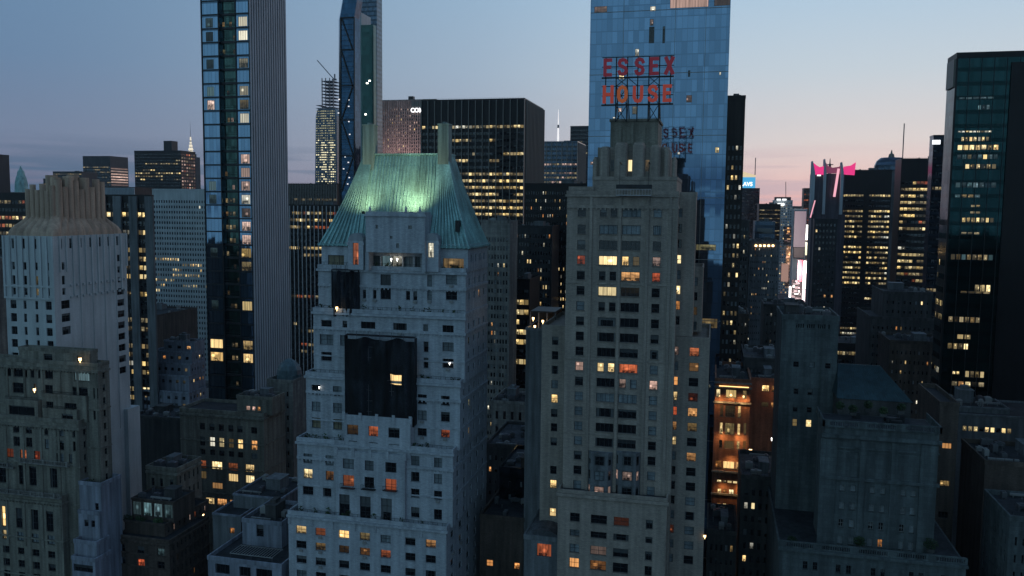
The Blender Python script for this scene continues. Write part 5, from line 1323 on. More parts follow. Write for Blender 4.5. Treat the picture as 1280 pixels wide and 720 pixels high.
# --- left middle distance
tower('office_tower', 'dark office tower with pale piers just right of the fluted-crown tower', 128, 187, 246, 330, 'black_metal', f=OF(6, 4.0, {'k': .55, 'm': .3}, 4, 3, .86, .5), s=192, fin=(3, 1.0, 4.2, 'grey_render'), clut=3)
tower('office_tower', 'black office block behind the fluted-crown tower at far left with one lit floor', -60, 36, 243, 360, 'black_metal', f=OF(22, 4.0, {'k': .25, 'm': .3, 'r': .2}, 9, 3), s=60, clut=0)
tower('office_tower', 'white gridded office tower with many small dark windows left of the striped tower', 190, 300, 238, 520, 'white_concrete', f=G(34, 3.7, .52, .5, {'k': .06, 'y': .05}, top=7, rec=.3, run=3, seed=21, mar=.5), dep=30, clut=3)
rt, inf = tower('office_tower', 'dark office tower with a square roof tank and scattered lit floors beside the white-lit spire', 168, 226, 189, 900, 'black_metal', f=OF(18, 3.8, {'m': .14, 'k': .10}, 12, 3, .7, .4), g=G(6, 4, .6, .5, {'r': .25, 'p': .3, 'm': .2}, top=3, rec=.1, seed=2), s=244.5, clut=0, para=.8, py=200)
mb = MB(); mb.box(at_y(204.5, 180, 912)[0], at_y(214.5, 180, 912)[0], 912, 924, inf[0]['z1'], at_y(210, 176, 912)[1]); part(mb, 'roof_tank', M['dark_metal'], rt)
rt, inf = tower('office_tower', 'dark-topped office tower with lit horizontal bands on its right face, left skyline', 104, 138, 195, 1500, 'dark_metal', f=OF(16, 5.2, {'m': .35, 'b': .25}, 15, 3, .9, .4, top=22), g=G(1, 5.6, .94, .5, {'p': 1.0}, top=24, rec=.1, seed=3, mar=.1), s=160.5, clut=0, para=0, py=215)
tower('office_slab', 'low brown ribbed office slab behind the fluted flues at left', 132, 168, 235, 700, 'brown_metal', f=OF(12, 3.9, {'m': .1}, 5), fin=(22, .8, .7, 'terracotta_pier'), dep=30, clut=0)
tower('office_slab', 'dark low tower roof on the skyline left of the banded tower', 66, 102, 215, 1300, 'dark_metal', f=OF(12, 4, {'m': .2}, 2), dep=40, clut=3)
tower('office_slab', 'small dark building left of the banded tower showing two bright windows', 54, 100, 224, 1100, 'dark_metal', f=OF(10, 4, {'k': .25}, 8), dep=40, clut=2)
tower('office_tower', 'dark tower cut by the left picture edge behind the crown tower', -60, -3, 194, 800, 'dark_metal', f=OF(12, 4, {'m': .3}, 6), dep=16, clut=0)
0 and tower('office_slab', 'distant low block on the left horizon beside the green pinnacle', 26, 60, 237, 1800, 'grey_render', f=OF(12, 4, {'m': .1}, 6), dep=60, clut=2)
# green pinnacle
x, z = at_y(20, 240, 1000)
rt = thing('pinnacle_tower', 'slim tower with a tapering green pinnacle roof at the far left skyline', 'tower', (x, 1000, 0))
mb = MB(); mb.box(x-10, x+10, 1000, 1020, 0, z); part(mb, 'shaft', M['limestone'], rt)
mb = MB(); zz = lambda py: at_y(20, py, 1000)[1]
mb.loft([[(x+s*math.cos(math.pi*2*(k+.5)/8), 1010+s*math.sin(math.pi*2*(k+.5)/8), h) for k in range(8)] for s, h in ((9.5, z), (8.6, zz(228)), (7.2, zz(222)), (5.6, zz(219)), (4.6, zz(214)), (2.0, zz(211)), (.5, zz(207)))]); part(mb, 'pinnacle', M['copper'], rt)
# golden-lit spire (stepped sunburst crown)
x, z = at_y(234, 192, 1700); zz = lambda py: at_y(234, py, 1700)[1]
rt = thing('spire_tower', 'white-lit tapering spire with a needle above the dark tower at left', 'spire', (x, 1700, 0))
mb = MB(); mb.box(x-14, x+14, 1700, 1728, 0, zz(196)); mb.box(x-9, x+9, 1704, 1722, zz(196), z); part(mb, 'shaft', M['dark_stone'], rt)
for i, (a, b, s) in enumerate(((192, 188.5, 7), (187.5, 184, 5.6), (183, 180, 4.0), (179, 176.5, 2.6), (175, 170.5, 1.8))):
    mb = MB(); mb.loft([[(x+r_*math.cos(math.pi*2*(k+.5)/8), 1714+r_*math.sin(math.pi*2*(k+.5)/8), zz(py)) for k in range(8)] for r_, py in ((s*.86, a), (s, a-.8), (s*.72, b))], bottom=True)
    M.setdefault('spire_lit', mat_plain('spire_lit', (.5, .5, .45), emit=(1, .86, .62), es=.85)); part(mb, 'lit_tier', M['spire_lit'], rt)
mb = MB(); mb.cyl(x, 1714, z, zz(172), 1.6, 1.0, 8); mb.cyl(x, 1714, zz(172), zz(150), .5, .15, 6); part(mb, 'needle', M['steel'], rt)
# foreground of the striped tower: ribbed brown slab and black fin tower
tower('office_slab', 'brown ribbed slab on the skyline between the striped tower and the lattice-lit tower', 352, 421, 231, 620, 'brown_metal', f=OF(14, 4, {'m': .12}, 3), fin=(34, .8, .5, 'mullion_bronze'), dep=30, clut=3)
tower('office_tower', 'black office tower with pale vertical fins behind the left edge of the copper roof', 338, 440, 258, 430, 'black_metal', f=OF(22, 3.9, {'k': .35, 'm': .3, 'r': .12}, 33, 3, .8, .4, band=lambda v: 1.6 if v > .88 else .45), fin=(20, .7, .35, 'mullion_pale'), dep=30, clut=2, py=300)
# crane tower under construction
D = 1700; zz = lambda py: at_y(405, py, D)[1]; xx = lambda px: at_y(px, 170, D)[0]
x0, x1 = xx(393), xx(421)
rt = thing('unfinished_tower', 'unfinished tapering skyscraper lit by rows of work lamps with an open steel top', 'skyscraper', ((x0+x1)/2, D, 0))
mb = MB(); lv = [(393, 421, 245), (394, 421, 150), (397, 420, 140), (397, 419, 134)]
mb.loft([[(xx(a), D, z), (xx(b), D, z), (xx(b), D+50, z), (xx(a), D+50, z)] for a, b, z in ((393, 421, 0), (393, 421, zz(235)), (395, 421, zz(145)), (398, 419, zz(136)))])
part(mb, 'core', M['grey_glass'], rt)
mb = MB()
for k in range(60):
    z = zz(245)+(zz(134)-zz(245))*k/60; u = k/60; mb.box(xx(393+u*4)-.6, xx(421-u*1.5)+.6, D-1.2, D-.01, z, z+.9)
for k in range(9):
    z = zz(134)+(zz(97)-zz(134))*k/9; mb.box(xx(401), xx(416), D+5, D+40, z, z+1.1)
for px in (401.5, 406, 411, 415.5): mb.box(xx(px)-.5, xx(px)+.5, D+5, D+8, zz(136), zz(97))
for k in range(5): z = zz(146)+(zz(128)-zz(146))*k/5; mb.box(xx(395), xx(401), D+2, D+30, z, z+.9)
part(mb, 'steel_floor', M['steel'], rt)
M['work_lamp'] = mat_plain('work_lamp', (.1, .1, .1), emit=(1, .90, .55), es=1.3)
M['work_lamp_dim'] = mat_plain('work_lamp_dim', (.1, .1, .1), emit=(.85, .8, .45), es=.45)
r = random.Random(8); wins = []; n = 0
mbr = [MB(), MB()]
for k in range(34):
    z = zz(240)+(zz(137)-zz(240))*k/34
    for q in range(11):
        px = 395.5+q*2.35+(k/34)*(1.2-q*.2); u = r.random()
        if u < .18: continue
        bright = (q in (3, 4, 5, 8, 9) and u > .35) or u > .85
        s_ = 1.35 if bright else .85; X = xx(px); y_ = D-1.3
        if bright and n < 100:
            m2 = MB(); m2.box(X-s_, X+s_, y_-.4, y_, z+1, z+1+s_*1.5); part(m2, 'work_light', M['work_lamp'], rt); n += 1
        else: mbr[1].box(X-s_, X+s_, y_-.4, y_, z+1, z+1+s_*1.4)
o = part(mbr[1], 'work_light', M['work_lamp_dim'], rt); o['kind'] = 'stuff'
cr = thing('tower_crane', 'tower crane with a raised jib standing on top of the unfinished tower', 'crane', (xx(414), D+20, zz(97)))
mb = MB(); mb.bar((xx(414), D+20, zz(97)), (xx(414), D+20, zz(91)), 2.4); part(mb, 'mast', M['steel'], cr)
mb = MB(); mb.bar((xx(412.5), D+20, zz(97)), (xx(392.3), D+20, zz(73)), 1.6); part(mb, 'jib', M['steel'], cr)
mb = MB(); mb.box(xx(411), xx(416), D+18, D+22, zz(99), zz(97)); part(mb, 'cab', M['steel'], cr)
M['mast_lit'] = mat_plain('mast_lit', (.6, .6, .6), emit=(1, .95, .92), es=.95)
# dark blue diagrid tower
D = 600; xx = lambda px, py=120: at_y(px, py, D)[0]; zz = lambda py: at_y(436, py, D)[1]
rt = thing('diagrid_tower', 'slim dark blue tower with diagonal bracing and a leaning top', 'skyscraper', (xx(436), D, 0))
y1 = D+9
mb = MB(); ring = lambda a, b, z, c=0: [(xx(a)+c, D+6, z), (xx(a+5.5), D, z), (xx(b), D, z), (xx(b)+.5, y1, z), (xx(a)+c, y1, z)]
mb.loft([ring(420, 443.5, 0), ring(420, 443.5, zz(22)), ring(424, 447, zz(0)), ring(429, 450, zz(-40))]); part(mb, 'glass_wall', M['deep_glass'], rt)
mb = MB()
def fb(a, pa, b, pb, wd=.9): mb.bar((xx(a, pa), D-.35, zz(pa)), (xx(b, pb), D-.35, zz(pb)), wd, d=.5)
for (a, pa, b, pb) in ((427, 22, 441, 62), (427, 64, 441, 108), (427, 150, 441, 108), (427, 150, 442, 195), (427, 240, 442, 195), (426, 22, 426, 255), (443, 22, 443, 255), (426, 22, 443, 22), (426, 62, 442, 62), (426, 107, 442, 107), (426, 150, 442, 150), (426, 195, 442, 195)): fb(a, pa, b, pb)
mb.bar((xx(420.5, 22), D+5.6, zz(22)), (xx(420.5, 255), D+5.6, zz(255)), .8)
for k in range(60): z = zz(24)-k*3.9; mb.box(xx(426), xx(443), D-.12, D-.004, z, z+.25)
part(mb, 'bracing', M['black_metal'], rt)
r = random.Random(3)
for py, px in ((125, 436), (168, 437), (152, 436), (196, 431), (203, 435), (216, 434), (222, 436), (230, 434), (124, 424), (141, 423), (133, 436), (211, 429)):
    mb = MB(); mb.box(xx(px)-.55, xx(px)+.55, D-.3, D-.13, zz(py)-.4, zz(py)+.4); part(mb, 'window', M['mast_lit'], rt)
rt, inf = tower('slab_tower', 'dark green slab tower with a pale side strip beside the slim blue diagrid tower', 451.5, 467, 31, 640, 'green_slab', s=470.5, x=[], clut=0, para=0, py=100)
T = inf[0]; mb = MB(); mb.box(at_y(447, 100, 640)[0], T['x0']-.01, 641, 660, 0, T['z1']+10); part(mb, 'pale_side', M['white_concrete'], rt)
for px, py in ((459, 104), (462, 101), (457, 143), (462, 156)):
    mb = MB(); a, z = at_y(px, py, 639.9); mb.box(a-.8, a+.8, 639.7, 639.95, z-.5, z+.5); part(mb, 'window', M['lamp_white'], rt)
tower('slab_tower', 'pale ghostly glass tower top rising behind the dark green slab tower', 448, 471, -20, 700, 'grey_glass', dep=12, clut=0, para=0, py=20)
# pink-lit stone slab with white sign
rt, inf = tower('stone_slab_tower', 'tall pink floodlit stone tower with a white rooftop sign behind the copper roof', 478, 545, 126, 950, 'limestone', f=G(24, 3.9, .45, .55, {'p': .30, 'y': .05}, top=9, rec=.4, seed=31, mar=.6), fin=(24, .9, 1.3, 'limestone'), dep=60, clut=0, para=1.5)
xs0, zs = at_y(504.5+7, 122, 950); mb = MB(); mb.box(xs0-3, xs0+3, 955, 961, inf[0]['z1'], inf[0]['z1']+6); part(mb, 'bulkhead', M['dark_metal'], rt)
for k, px in enumerate((482, 492, 503, 514, 524)):
    X = at_y(px, 195, 940)[0]; ld = bpy.data.lights.new('facade_flood', 'SPOT'); ld.energy = 90000; ld.color = (1, .55, .56); ld.spot_size = R(70); ld.spot_blend = 1; ld.shadow_soft_size = 1
    lo = bpy.data.objects.new('facade_flood', ld); C.objects.link(lo); lo.parent = rt; lo.location = Vector((X, 928, at_y(500, 235, 940)[1]))-ORG[rt.name]; lo.rotation_euler = (-Vector((0, 22, 48))).to_track_quat('Z', 'Y').to_euler()
def sign_text(name, label, txt, l, r_, b_, t, D, mat, cat='sign', root=None):
    cu = bpy.data.curves.new('letters', 'FONT'); cu.body = txt; cu.extrude = .12; cu.offset = .02
    o = bpy.data.objects.new('letters', cu); C.objects.link(o); bpy.context.view_layer.update()
    me = bpy.data.meshes.new_from_object(o.evaluated_get(bpy.context.evaluated_depsgraph_get())); bpy.data.objects.remove(o)
    xs_ = [v.co.x for v in me.vertices]; ys_ = [v.co.y for v in me.vertices]; ax, az = at_y(l, b_, D); bx = at_y(r_, b_, D)[0]; bz = at_y((l+r_)/2, t, D)[1]; az = at_y((l+r_)/2, b_, D)[1]
    sx = (bx-ax)/(max(xs_)-min(xs_)); sz = (bz-az)/(max(ys_)-min(ys_)); mx, my = min(xs_), min(ys_)
    for v in me.vertices: v.co = Vector(((v.co.x-mx)*sx, -v.co.z*4, (v.co.y-my)*sz))
    me.materials.clear(); me.materials.append(M[mat]); ob = bpy.data.objects.new(name, me); C.objects.link(ob)
    if root is not None: ob.parent = root; ob.location = Vector((ax, D, az))-ORG[root.name]
    else: ob.location = (ax, D, az); tag(ob, label, cat)
    return ob
M['sign_white'] = mat_plain('sign_white', (.8, .8, .8), emit=(1, 1, 1), es=1.5)
sign_text('rooftop_letters', 'white glowing rooftop letters on the pink stone tower', 'COM', 513.5, 528.5, 140.5, 134.8, 948, 'sign_white')
# black fin tower
rt, inf = tower('office_tower', 'broad black office tower with lit floors behind the copper roof\'s right chimney', 527, 655.5, 126, 470, 'black_metal', f=OF(30, 3.85, {'k': .65, 'm': .35}, 52, 4, .84, .42, top=14, band=lambda v: .5 if v > .8 else (1.9 if v > .62 else 1.15)), s=679, fin=(15, .9, .35, 'mullion_bronze'), finside=14, clut=4, tank=0, py=160)
for px in (526.5, 615):
    pass
# 1st spire and towers right of it
tower('office_tower', 'grey blue office tower with two lit floors below the needle-topped white mast', 677, 722, 178, 760, 'grey_glass', f=OF(14, 4, {'p': .5, 'm': .4}, 7, 3, band=lambda v: 1.5 if .80 < v < .93 else .2), s=732, fin=(7, .7, .6, 'mullion_bronze'), finside=8, clut=3, tank=0)
tower('office_tower', 'plain dark grey tower top at the left edge of the blue mirror tower', 713, 750, 158.5, 900, 'dark_metal', f=OF(12, 4, {'m': .1}, 7), dep=30, clut=0)
x, z = at_y(697.5, 180, 2700); zz = lambda py: at_y(697.5, py, 2700)[1]
rt = thing('mast_tower', 'far skyscraper tip carrying a glowing white mast right of the black office tower', 'tower', (x, 2700, 0))
mb = MB(); mb.box(x-7, x+7, 2695, 2708, 0, z+4); part(mb, 'shaft', M['grey_glass'], rt)
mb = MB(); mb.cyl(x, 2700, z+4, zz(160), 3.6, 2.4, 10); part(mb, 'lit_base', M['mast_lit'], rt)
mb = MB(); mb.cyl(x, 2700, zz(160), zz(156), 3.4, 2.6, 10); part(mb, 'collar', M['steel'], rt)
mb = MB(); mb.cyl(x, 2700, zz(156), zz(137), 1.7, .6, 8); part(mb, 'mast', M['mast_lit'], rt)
tower('office_tower', 'black tower dotted with tiny lit windows between the broad black tower and the hotel', 655, 735, 232, 350, 'black_metal', f=DOT(26, 3.2, .22, 17, .34, .4), dep=30, clut=2, tank=0, py=300)
tower('office_tower', 'blackish tower behind the dotted tower with a strip of faint orange windows', 640, 690, 285, 330, 'dark_metal', f=DOT(14, 3.4, .12, 4), dep=16, clut=2, py=300)
# beige hotel behind the white tower
rt, inf = tower('apartment_tower', 'grey apartment tower with window columns rising right behind the white copper-roofed tower', 601, 637, 279, 285, 'limestone', f=G(9, 3.0, .55, .5, {'y': .03, 'w': .03, 'o': .02, 'b': .25}, top=5, rec=.2, sty=DH, seed=61, mar=.5), s=646.5, clut=2, tank=0, frames=True, py=330)
tower('office_block', 'narrow dark block with bright yellow lit floor bands beside the grey apartment tower', 643, 662, 352, 300, 'black_metal', f=OF(3, 3.7, {'k': .8, 'm': .2}, 65, 2, .9, .5), dep=18, clut=2, tank=0)
# slim grey building with lit rooftop
rt, inf = tower('slim_block', 'slim windowless grey block with a cluster of bright rooftop lamps left of the hotel', 657, 679, 413, 186, 'grey_render', dep=20, clut=0, py=450, para=.6)
x0, x1 = at_y(663, 400, 190)[0], at_y(694, 400, 190)[0]; z0 = inf[0]['z1']; z1 = at_y(678, 389, 190)[1]
rp = thing('roof_pavilion', 'open rooftop pavilion lit by six bright lamps between the slim block and the hotel', 'pavilion', ((x0+x1)/2, 195, z0))
mb = MB(); mb.box(x0, x1, 190, 199, z1-.3, z1); part(mb, 'pavilion_roof', M['dark_metal'], rp)
mb = MB(); mb.box(x0, x1, 198.6, 199, z0, z1-.3); mb.box(x0, x1, 188, 199, z0-.4, z0-.01); part(mb, 'back_wall', M['brown_brick'], rp)
for k in range(4): mb = MB(); a = x0+(x1-x0)*k/3; mb.box(a-.12, a+.12, 190, 190.3, z0, z1-.3); part(mb, 'post', M['steel'], rp)
k = 0
for px, py in ((666.5, 398), (678.5, 401.5), (689, 401.5), (668.5, 408), (679, 409), (688, 407)):
    k += 1; pos = ('left upper', 'middle upper', 'right upper', 'left lower', 'middle lower', 'right lower')[k-1]
    lamp('bright rooftop pavilion lamp, %s of six' % pos, px, py, 189.3, .26, 'lamp_warm', 25, group='rooftop pavilion lamps')
mb = MB(); a, _ = at_y(678, 450, 185.5); mb.cyl(a, 185.6, 60, inf[0]['z1']-.5, .14, n=8); part(mb, 'downpipe', M['mullion_pale'], rt) if False else mb.build('downpipe', M['mullion_pale'], rt, ORG[rt.name])
# dark tower right of the mirror tower
tower('apartment_tower', 'dark brown apartment tower with cream lit windows right beside the blue mirror tower', 903, 930, 123, 300, 'brown_metal', f=G(5, 3.35, .5, .45, {'k': .12, 'w': .05, 'm': .1, 'b': .3}, top=16, rec=.2, seed=70, mar=.3), dep=30, clut=2, tank=0, ax='E', py=180)

# ------------------------------------------------------------------ right half, middle and far distance
RT = dict(clut=2, tank=0)
rt, inf = tower('office_tower', 'dark tower with an angled roof mast carrying a cyan illuminated panel', 922, 949, 236, 1100, 'smoke_glass', f=OF(10, 4, {'m': .06}, 3), dep=40, clut=0, ax='E', py=260)
T = inf[0]; M['cyan_panel'] = mat_plain('cyan_panel', (.1, .1, .1), emit=(.04, .42, .78), es=.9)
rs = thing('rooftop_sign', 'cyan illuminated rooftop panel with white lettering', 'sign', (at_y(936, 230, 1098)[0], 1098, T['z1']))
x0, z1 = at_y(924, 221.5, 1098); x1, z0 = at_y(944, 235, 1098); mb = MB(); mb.box(x0, x1, 1098, 1104, z0, z1); part(mb, 'panel', M['cyan_panel'], rs)
sign_text('lettering', None, 'LAVS', 926, 940.5, 232.5, 227.5, 1097.6, 'sign_white', root=rs)
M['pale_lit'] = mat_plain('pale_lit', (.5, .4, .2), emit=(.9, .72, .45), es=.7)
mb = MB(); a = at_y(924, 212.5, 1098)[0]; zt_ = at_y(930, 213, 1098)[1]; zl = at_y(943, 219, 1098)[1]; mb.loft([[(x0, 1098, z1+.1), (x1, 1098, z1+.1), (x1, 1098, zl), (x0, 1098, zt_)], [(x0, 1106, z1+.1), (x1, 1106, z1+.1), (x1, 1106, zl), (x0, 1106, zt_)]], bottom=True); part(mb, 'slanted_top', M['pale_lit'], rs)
mb = MB(); mx_ = at_y(944.5, 200, 1098)[0]; mb.bar((mx_, 1100, z0), (mx_, 1100, at_y(944, 197, 1098)[1]), 1.0); part(mb, 'mast', M['steel'], rs)
tower('office_block', 'stepped dark office block with thin yellow floor bands below the pink sky', 949, 976, 256, 900, 'black_metal', f=OF(8, 4.2, {'m': .8}, 5, 6, .95, .25, top=5), dep=40, ax='E', **RT)
rt, inf = tower('office_block', 'pale lavender block with two white sign bands on top, closing the avenue', 968, 991, 251, 1300, 'terracotta_pier', f=DOT(8, 4, .3, 5), dep=40, ax='E', clut=0)
for (l, r_, t, b_) in ((971, 976, 248.5, 250.5), (978, 983, 248.5, 250.5), (971.5, 980.5, 254, 257)):
    mb = MB(); a, z1_ = at_y(l, t, 1298); c, z0_ = at_y(r_, b_, 1298); mb.box(a, c, 1297, 1299.9, z0_, z1_); part(mb, 'sign_panel', M['sign_white'], rt)
x0, z1 = at_y(969, 247, 1300); x1 = at_y(989, 247, 1300)[0]; mb = MB(); mb.box(x0, x1, 1302, 1320, inf[0]['z1'], z1+1); mb.bar((at_y(983, 247, 1300)[0], 1310, z1), (at_y(983, 225, 1300)[0], 1310, at_y(983, 227, 1300)[1]), .8); part(mb, 'bulkhead', M['dark_metal'], rt)
0 and tower('far_block', 'mauve domed-top block right of the sign-banded block at the end of the avenue', 985, 1001, 262, 1600, 'terracotta_pier', f=DOT(6, 4, .2, 5), dep=40, ax='E', clut=2, tank=0)
tower('far_block', 'distant low mauve skyline block closing the avenue', 940, 1012, 258, 2300, 'dark_stone', dep=80, clut=3, tank=0, ax='E')
# Times-Square-like glow: lit fronts down the avenue
def emis(name, c, s): M[name] = mat_plain(name, (.1, .1, .1), emit=c, es=s); return name
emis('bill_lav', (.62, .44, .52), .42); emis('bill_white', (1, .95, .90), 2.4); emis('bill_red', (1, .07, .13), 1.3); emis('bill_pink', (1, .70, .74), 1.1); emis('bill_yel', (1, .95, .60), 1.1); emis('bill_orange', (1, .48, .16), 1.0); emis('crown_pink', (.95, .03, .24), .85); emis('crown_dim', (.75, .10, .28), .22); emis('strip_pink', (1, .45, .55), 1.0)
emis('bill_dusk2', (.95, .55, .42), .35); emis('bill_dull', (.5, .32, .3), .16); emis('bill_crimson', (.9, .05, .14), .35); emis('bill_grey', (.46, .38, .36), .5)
def billboard(label, l, r_, t, b_, D, mat, th=3.0, py=None, nstrip=0, tilt=0):
    x0, _ = at_y(l, py or t, D); x1, _ = at_y(r_, py or t, D); z1 = at_y((l+r_)/2, t, D)[1]; z0 = at_y((l+r_)/2, b_, D)[1]; dx = tilt*(z1-z0)
    root = thing('billboard', label, 'billboard', ((x0+x1)/2, D, z0), 'lit billboards along the avenue')
    mb = MB(); mb.loft([[(x0, D, z0), (x1, D, z0), (x1+dx, D, z1), (x0+dx, D, z1)], [(x0, D+th*.3, z0), (x1, D+th*.3, z0), (x1+dx, D+th*.3, z1), (x0+dx, D+th*.3, z1)]], bottom=True); part(mb, 'screen', M[mat], root)
    mb = MB(); mb.loft([[(x0-.4, D+th*.31, z0-.4), (x1+.4, D+th*.31, z0-.4), (x1+.4+dx, D+th*.31, z1+.4), (x0-.4+dx, D+th*.31, z1+.4)], [(x0-.4, D+th, z0-.4), (x1+.4, D+th, z0-.4), (x1+.4+dx, D+th, z1+.4), (x0-.4+dx, D+th, z1+.4)]], bottom=True); part(mb, 'housing', M['dark_metal'], root)
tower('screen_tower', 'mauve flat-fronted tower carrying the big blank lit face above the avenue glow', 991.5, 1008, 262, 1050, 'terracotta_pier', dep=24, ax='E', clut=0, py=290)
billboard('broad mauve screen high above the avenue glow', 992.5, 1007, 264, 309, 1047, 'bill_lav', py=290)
billboard('tall thin white glowing sign right of the mauve screen', 1007.8, 1013.6, 281, 300, 1000, 'bill_white')
billboard('narrow yellow white flickering sign below the tall white one', 1007, 1011.5, 303, 319, 995, 'bill_yel')
billboard('short red vertical sign left of the pink white one', 999, 1004, 325, 352, 985, 'bill_red')
billboard('thin salmon strip on the left edge of the red sign', 997.5, 999.3, 325, 350, 980, 'bill_pink')
billboard('tall pink white glowing sign in the middle of the avenue', 1004.6, 1010.2, 326, 364, 975, 'bill_white')
billboard('dim red margin sign right of the tall pink white sign', 1010.3, 1013.8, 324, 352, 972, 'bill_crimson')
billboard('lower pink white sign sinking behind the roofs', 1003, 1007.5, 362, 382, 970, 'bill_pink')
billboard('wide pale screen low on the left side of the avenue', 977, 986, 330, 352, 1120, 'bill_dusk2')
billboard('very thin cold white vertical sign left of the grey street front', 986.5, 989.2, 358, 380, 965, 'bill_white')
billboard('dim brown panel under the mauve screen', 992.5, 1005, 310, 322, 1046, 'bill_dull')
def sign_cluster(label, l, r_, t, b_, D, mats, n, seed):
    r = random.Random(seed); x0 = at_y(l, t, D)[0]; x1 = at_y(r_, t, D)[0]; z1 = at_y((l+r_)/2, t, D)[1]; z0 = at_y((l+r_)/2, b_, D)[1]
    rt = thing('sign_cluster', label, 'signs', ((x0+x1)/2, D, z0), 'lit sign clusters along the avenue')
    mb = MB(); mb.box(x0, x1, D+.5, D+4, z0, z1); part(mb, 'backing', M['dark_stone'], rt)
    for k in range(n):
        w_ = r.uniform(.10, .42)*(x1-x0); h = r.uniform(.03, .10)*(z1-z0); a = r.uniform(x0, x1-w_); c = r.uniform(z0, z1-h); y = D-k*.12
        mb = MB(); mb.box(a, a+w_, y-.1, D+.49, c, c+h); part(mb, 'sign_panel', M[mats[k % len(mats)]], rt)
for px, py, D_, e, c in ((1008, 300, 985, 60000, (1, .85, .7)), (1004, 340, 965, 150000, (1, .5, .55)), (986, 320, 1130, 70000, (1, .5, .25)), (1000, 372, 955, 80000, (1, .8, .8))):  # added point lights without fixtures, spreading sign glow onto fronts and haze
    X, z = at_y(px, py, D_); ld = bpy.data.lights.new('added_avenue_glow', 'POINT'); ld.energy = e; ld.color = c; ld.shadow_soft_size = 3
    lo = bpy.data.objects.new('added_avenue_glow', ld); C.objects.link(lo); lo.location = (X, D_, z)
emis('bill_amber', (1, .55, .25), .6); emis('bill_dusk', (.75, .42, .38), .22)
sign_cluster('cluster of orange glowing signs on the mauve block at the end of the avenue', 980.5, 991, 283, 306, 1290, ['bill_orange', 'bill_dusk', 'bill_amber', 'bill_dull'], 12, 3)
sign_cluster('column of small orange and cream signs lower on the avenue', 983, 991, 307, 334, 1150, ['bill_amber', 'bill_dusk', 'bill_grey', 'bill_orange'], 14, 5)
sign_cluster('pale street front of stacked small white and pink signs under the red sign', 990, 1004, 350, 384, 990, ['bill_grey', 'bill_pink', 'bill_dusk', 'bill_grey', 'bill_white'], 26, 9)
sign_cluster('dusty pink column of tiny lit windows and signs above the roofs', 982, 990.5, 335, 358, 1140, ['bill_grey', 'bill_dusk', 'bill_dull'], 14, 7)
billboard('slanted pink neon strip left of the magenta-crowned tower', 1013.2, 1014.6, 250.5, 272, 628, 'strip_pink', tilt=.22)
# magenta crown tower
D = 640; xx = lambda px, py=240: at_y(px, py, D)[0]; zz = lambda py: at_y(1040, py, D)[1]
rt = thing('magenta_crown_tower', 'grey tower with magenta lit winged parapets at its four corners', 'skyscraper', (xx(1040), D, 0))
mb = MB(); mb.box(xx(1015.5), xx(1055), D, D+20, 0, zz(217)); mb.box(xx(1018), xx(1058), D+.5, D+22, 0, zz(268)); part(mb, 'shaft', M['mauve_metal'], rt)
for l, r_, pt in ((1013, 1017.5, 201.5), (1028.2, 1031.5, 199), (1049.5, 1053, 203)):
    mb = MB(); a, b = xx(l), xx(r_); mb.loft([[(a, D-3, zz(268)), (b, D-3, zz(268)), (b, D+4, zz(268)), (a, D+4, zz(268))], [(a, D-3, zz(216)), (b, D-3, zz(216)), (b, D+4, zz(216)), (a, D+4, zz(216))], [(a, D-3, zz(pt)), (a+.6, D-3, zz(pt)), (a+.6, D+4, zz(pt)), (a, D+4, zz(pt))]]); part(mb, 'corner_fin', M['terracotta_pier'], rt)
def wing_panel(pts, mat, y=D-1.5):
    mb = MB(); f = [(xx(px), y, zz(py)) for px, py in pts]; g = [(a, y+2, c) for a, b, c in f]; mb.loft([f, g], bottom=True); part(mb, 'crown_panel', M[mat], rt)
wing_panel([(1015, 218.5), (1028.5, 218.5), (1028.5, 207.5), (1023, 209), (1019.5, 207), (1015, 203.5)], 'crown_pink')
wing_panel([(1053, 218), (1066.8, 219), (1067.8, 203), (1062, 207), (1055.5, 208), (1053, 208.5)], 'crown_pink')
wing_panel([(1028.6, 216.5), (1052.5, 216.5), (1052.5, 206), (1047, 208.5), (1040, 209.5), (1034, 207.5), (1031, 203), (1028.6, 203)], 'crown_dim', D+1)
mb = MB(); mb.bar((xx(1046.5), D-2.2, zz(211)), (xx(1042.5), D-2.2, zz(246)), 1.5); part(mb, 'neon_strip', M['strip_pink'], rt)
mb = MB(); mb.bar((xx(1020.5), D-.6, zz(219)), (xx(1025), D-.6, zz(219)), 1.2); part(mb, 'lit_panel', M['sign_white'], rt)
mb = MB(); mb.cyl(xx(1040.5), D+20, zz(217), zz(203), 1.2, .8, 6); mb.cyl(xx(1040.5), D+20, zz(203), zz(196), .5, .2, 6); mb.cyl(xx(1040.5), D+20, zz(204.5), zz(203.5), 2.4, n=8); part(mb, 'mast', M['steel'], rt)
tower('office_block', 'narrow red-edged dark block left of the magenta-crowned tower', 1005, 1014, 236, 1250, 'brown_metal', f=OF(3, 4, {'r': .4, 'p': .2}, 3, 2), dep=25, ax='E', clut=0)
tower('theatre_block', 'tall dark mauve block on the right side of the avenue glow', 1018, 1047, 275, 600, 'dark_metal', f=DOT(6, 4, .05, 3), dep=8, ax='E', clut=0, para=.8)
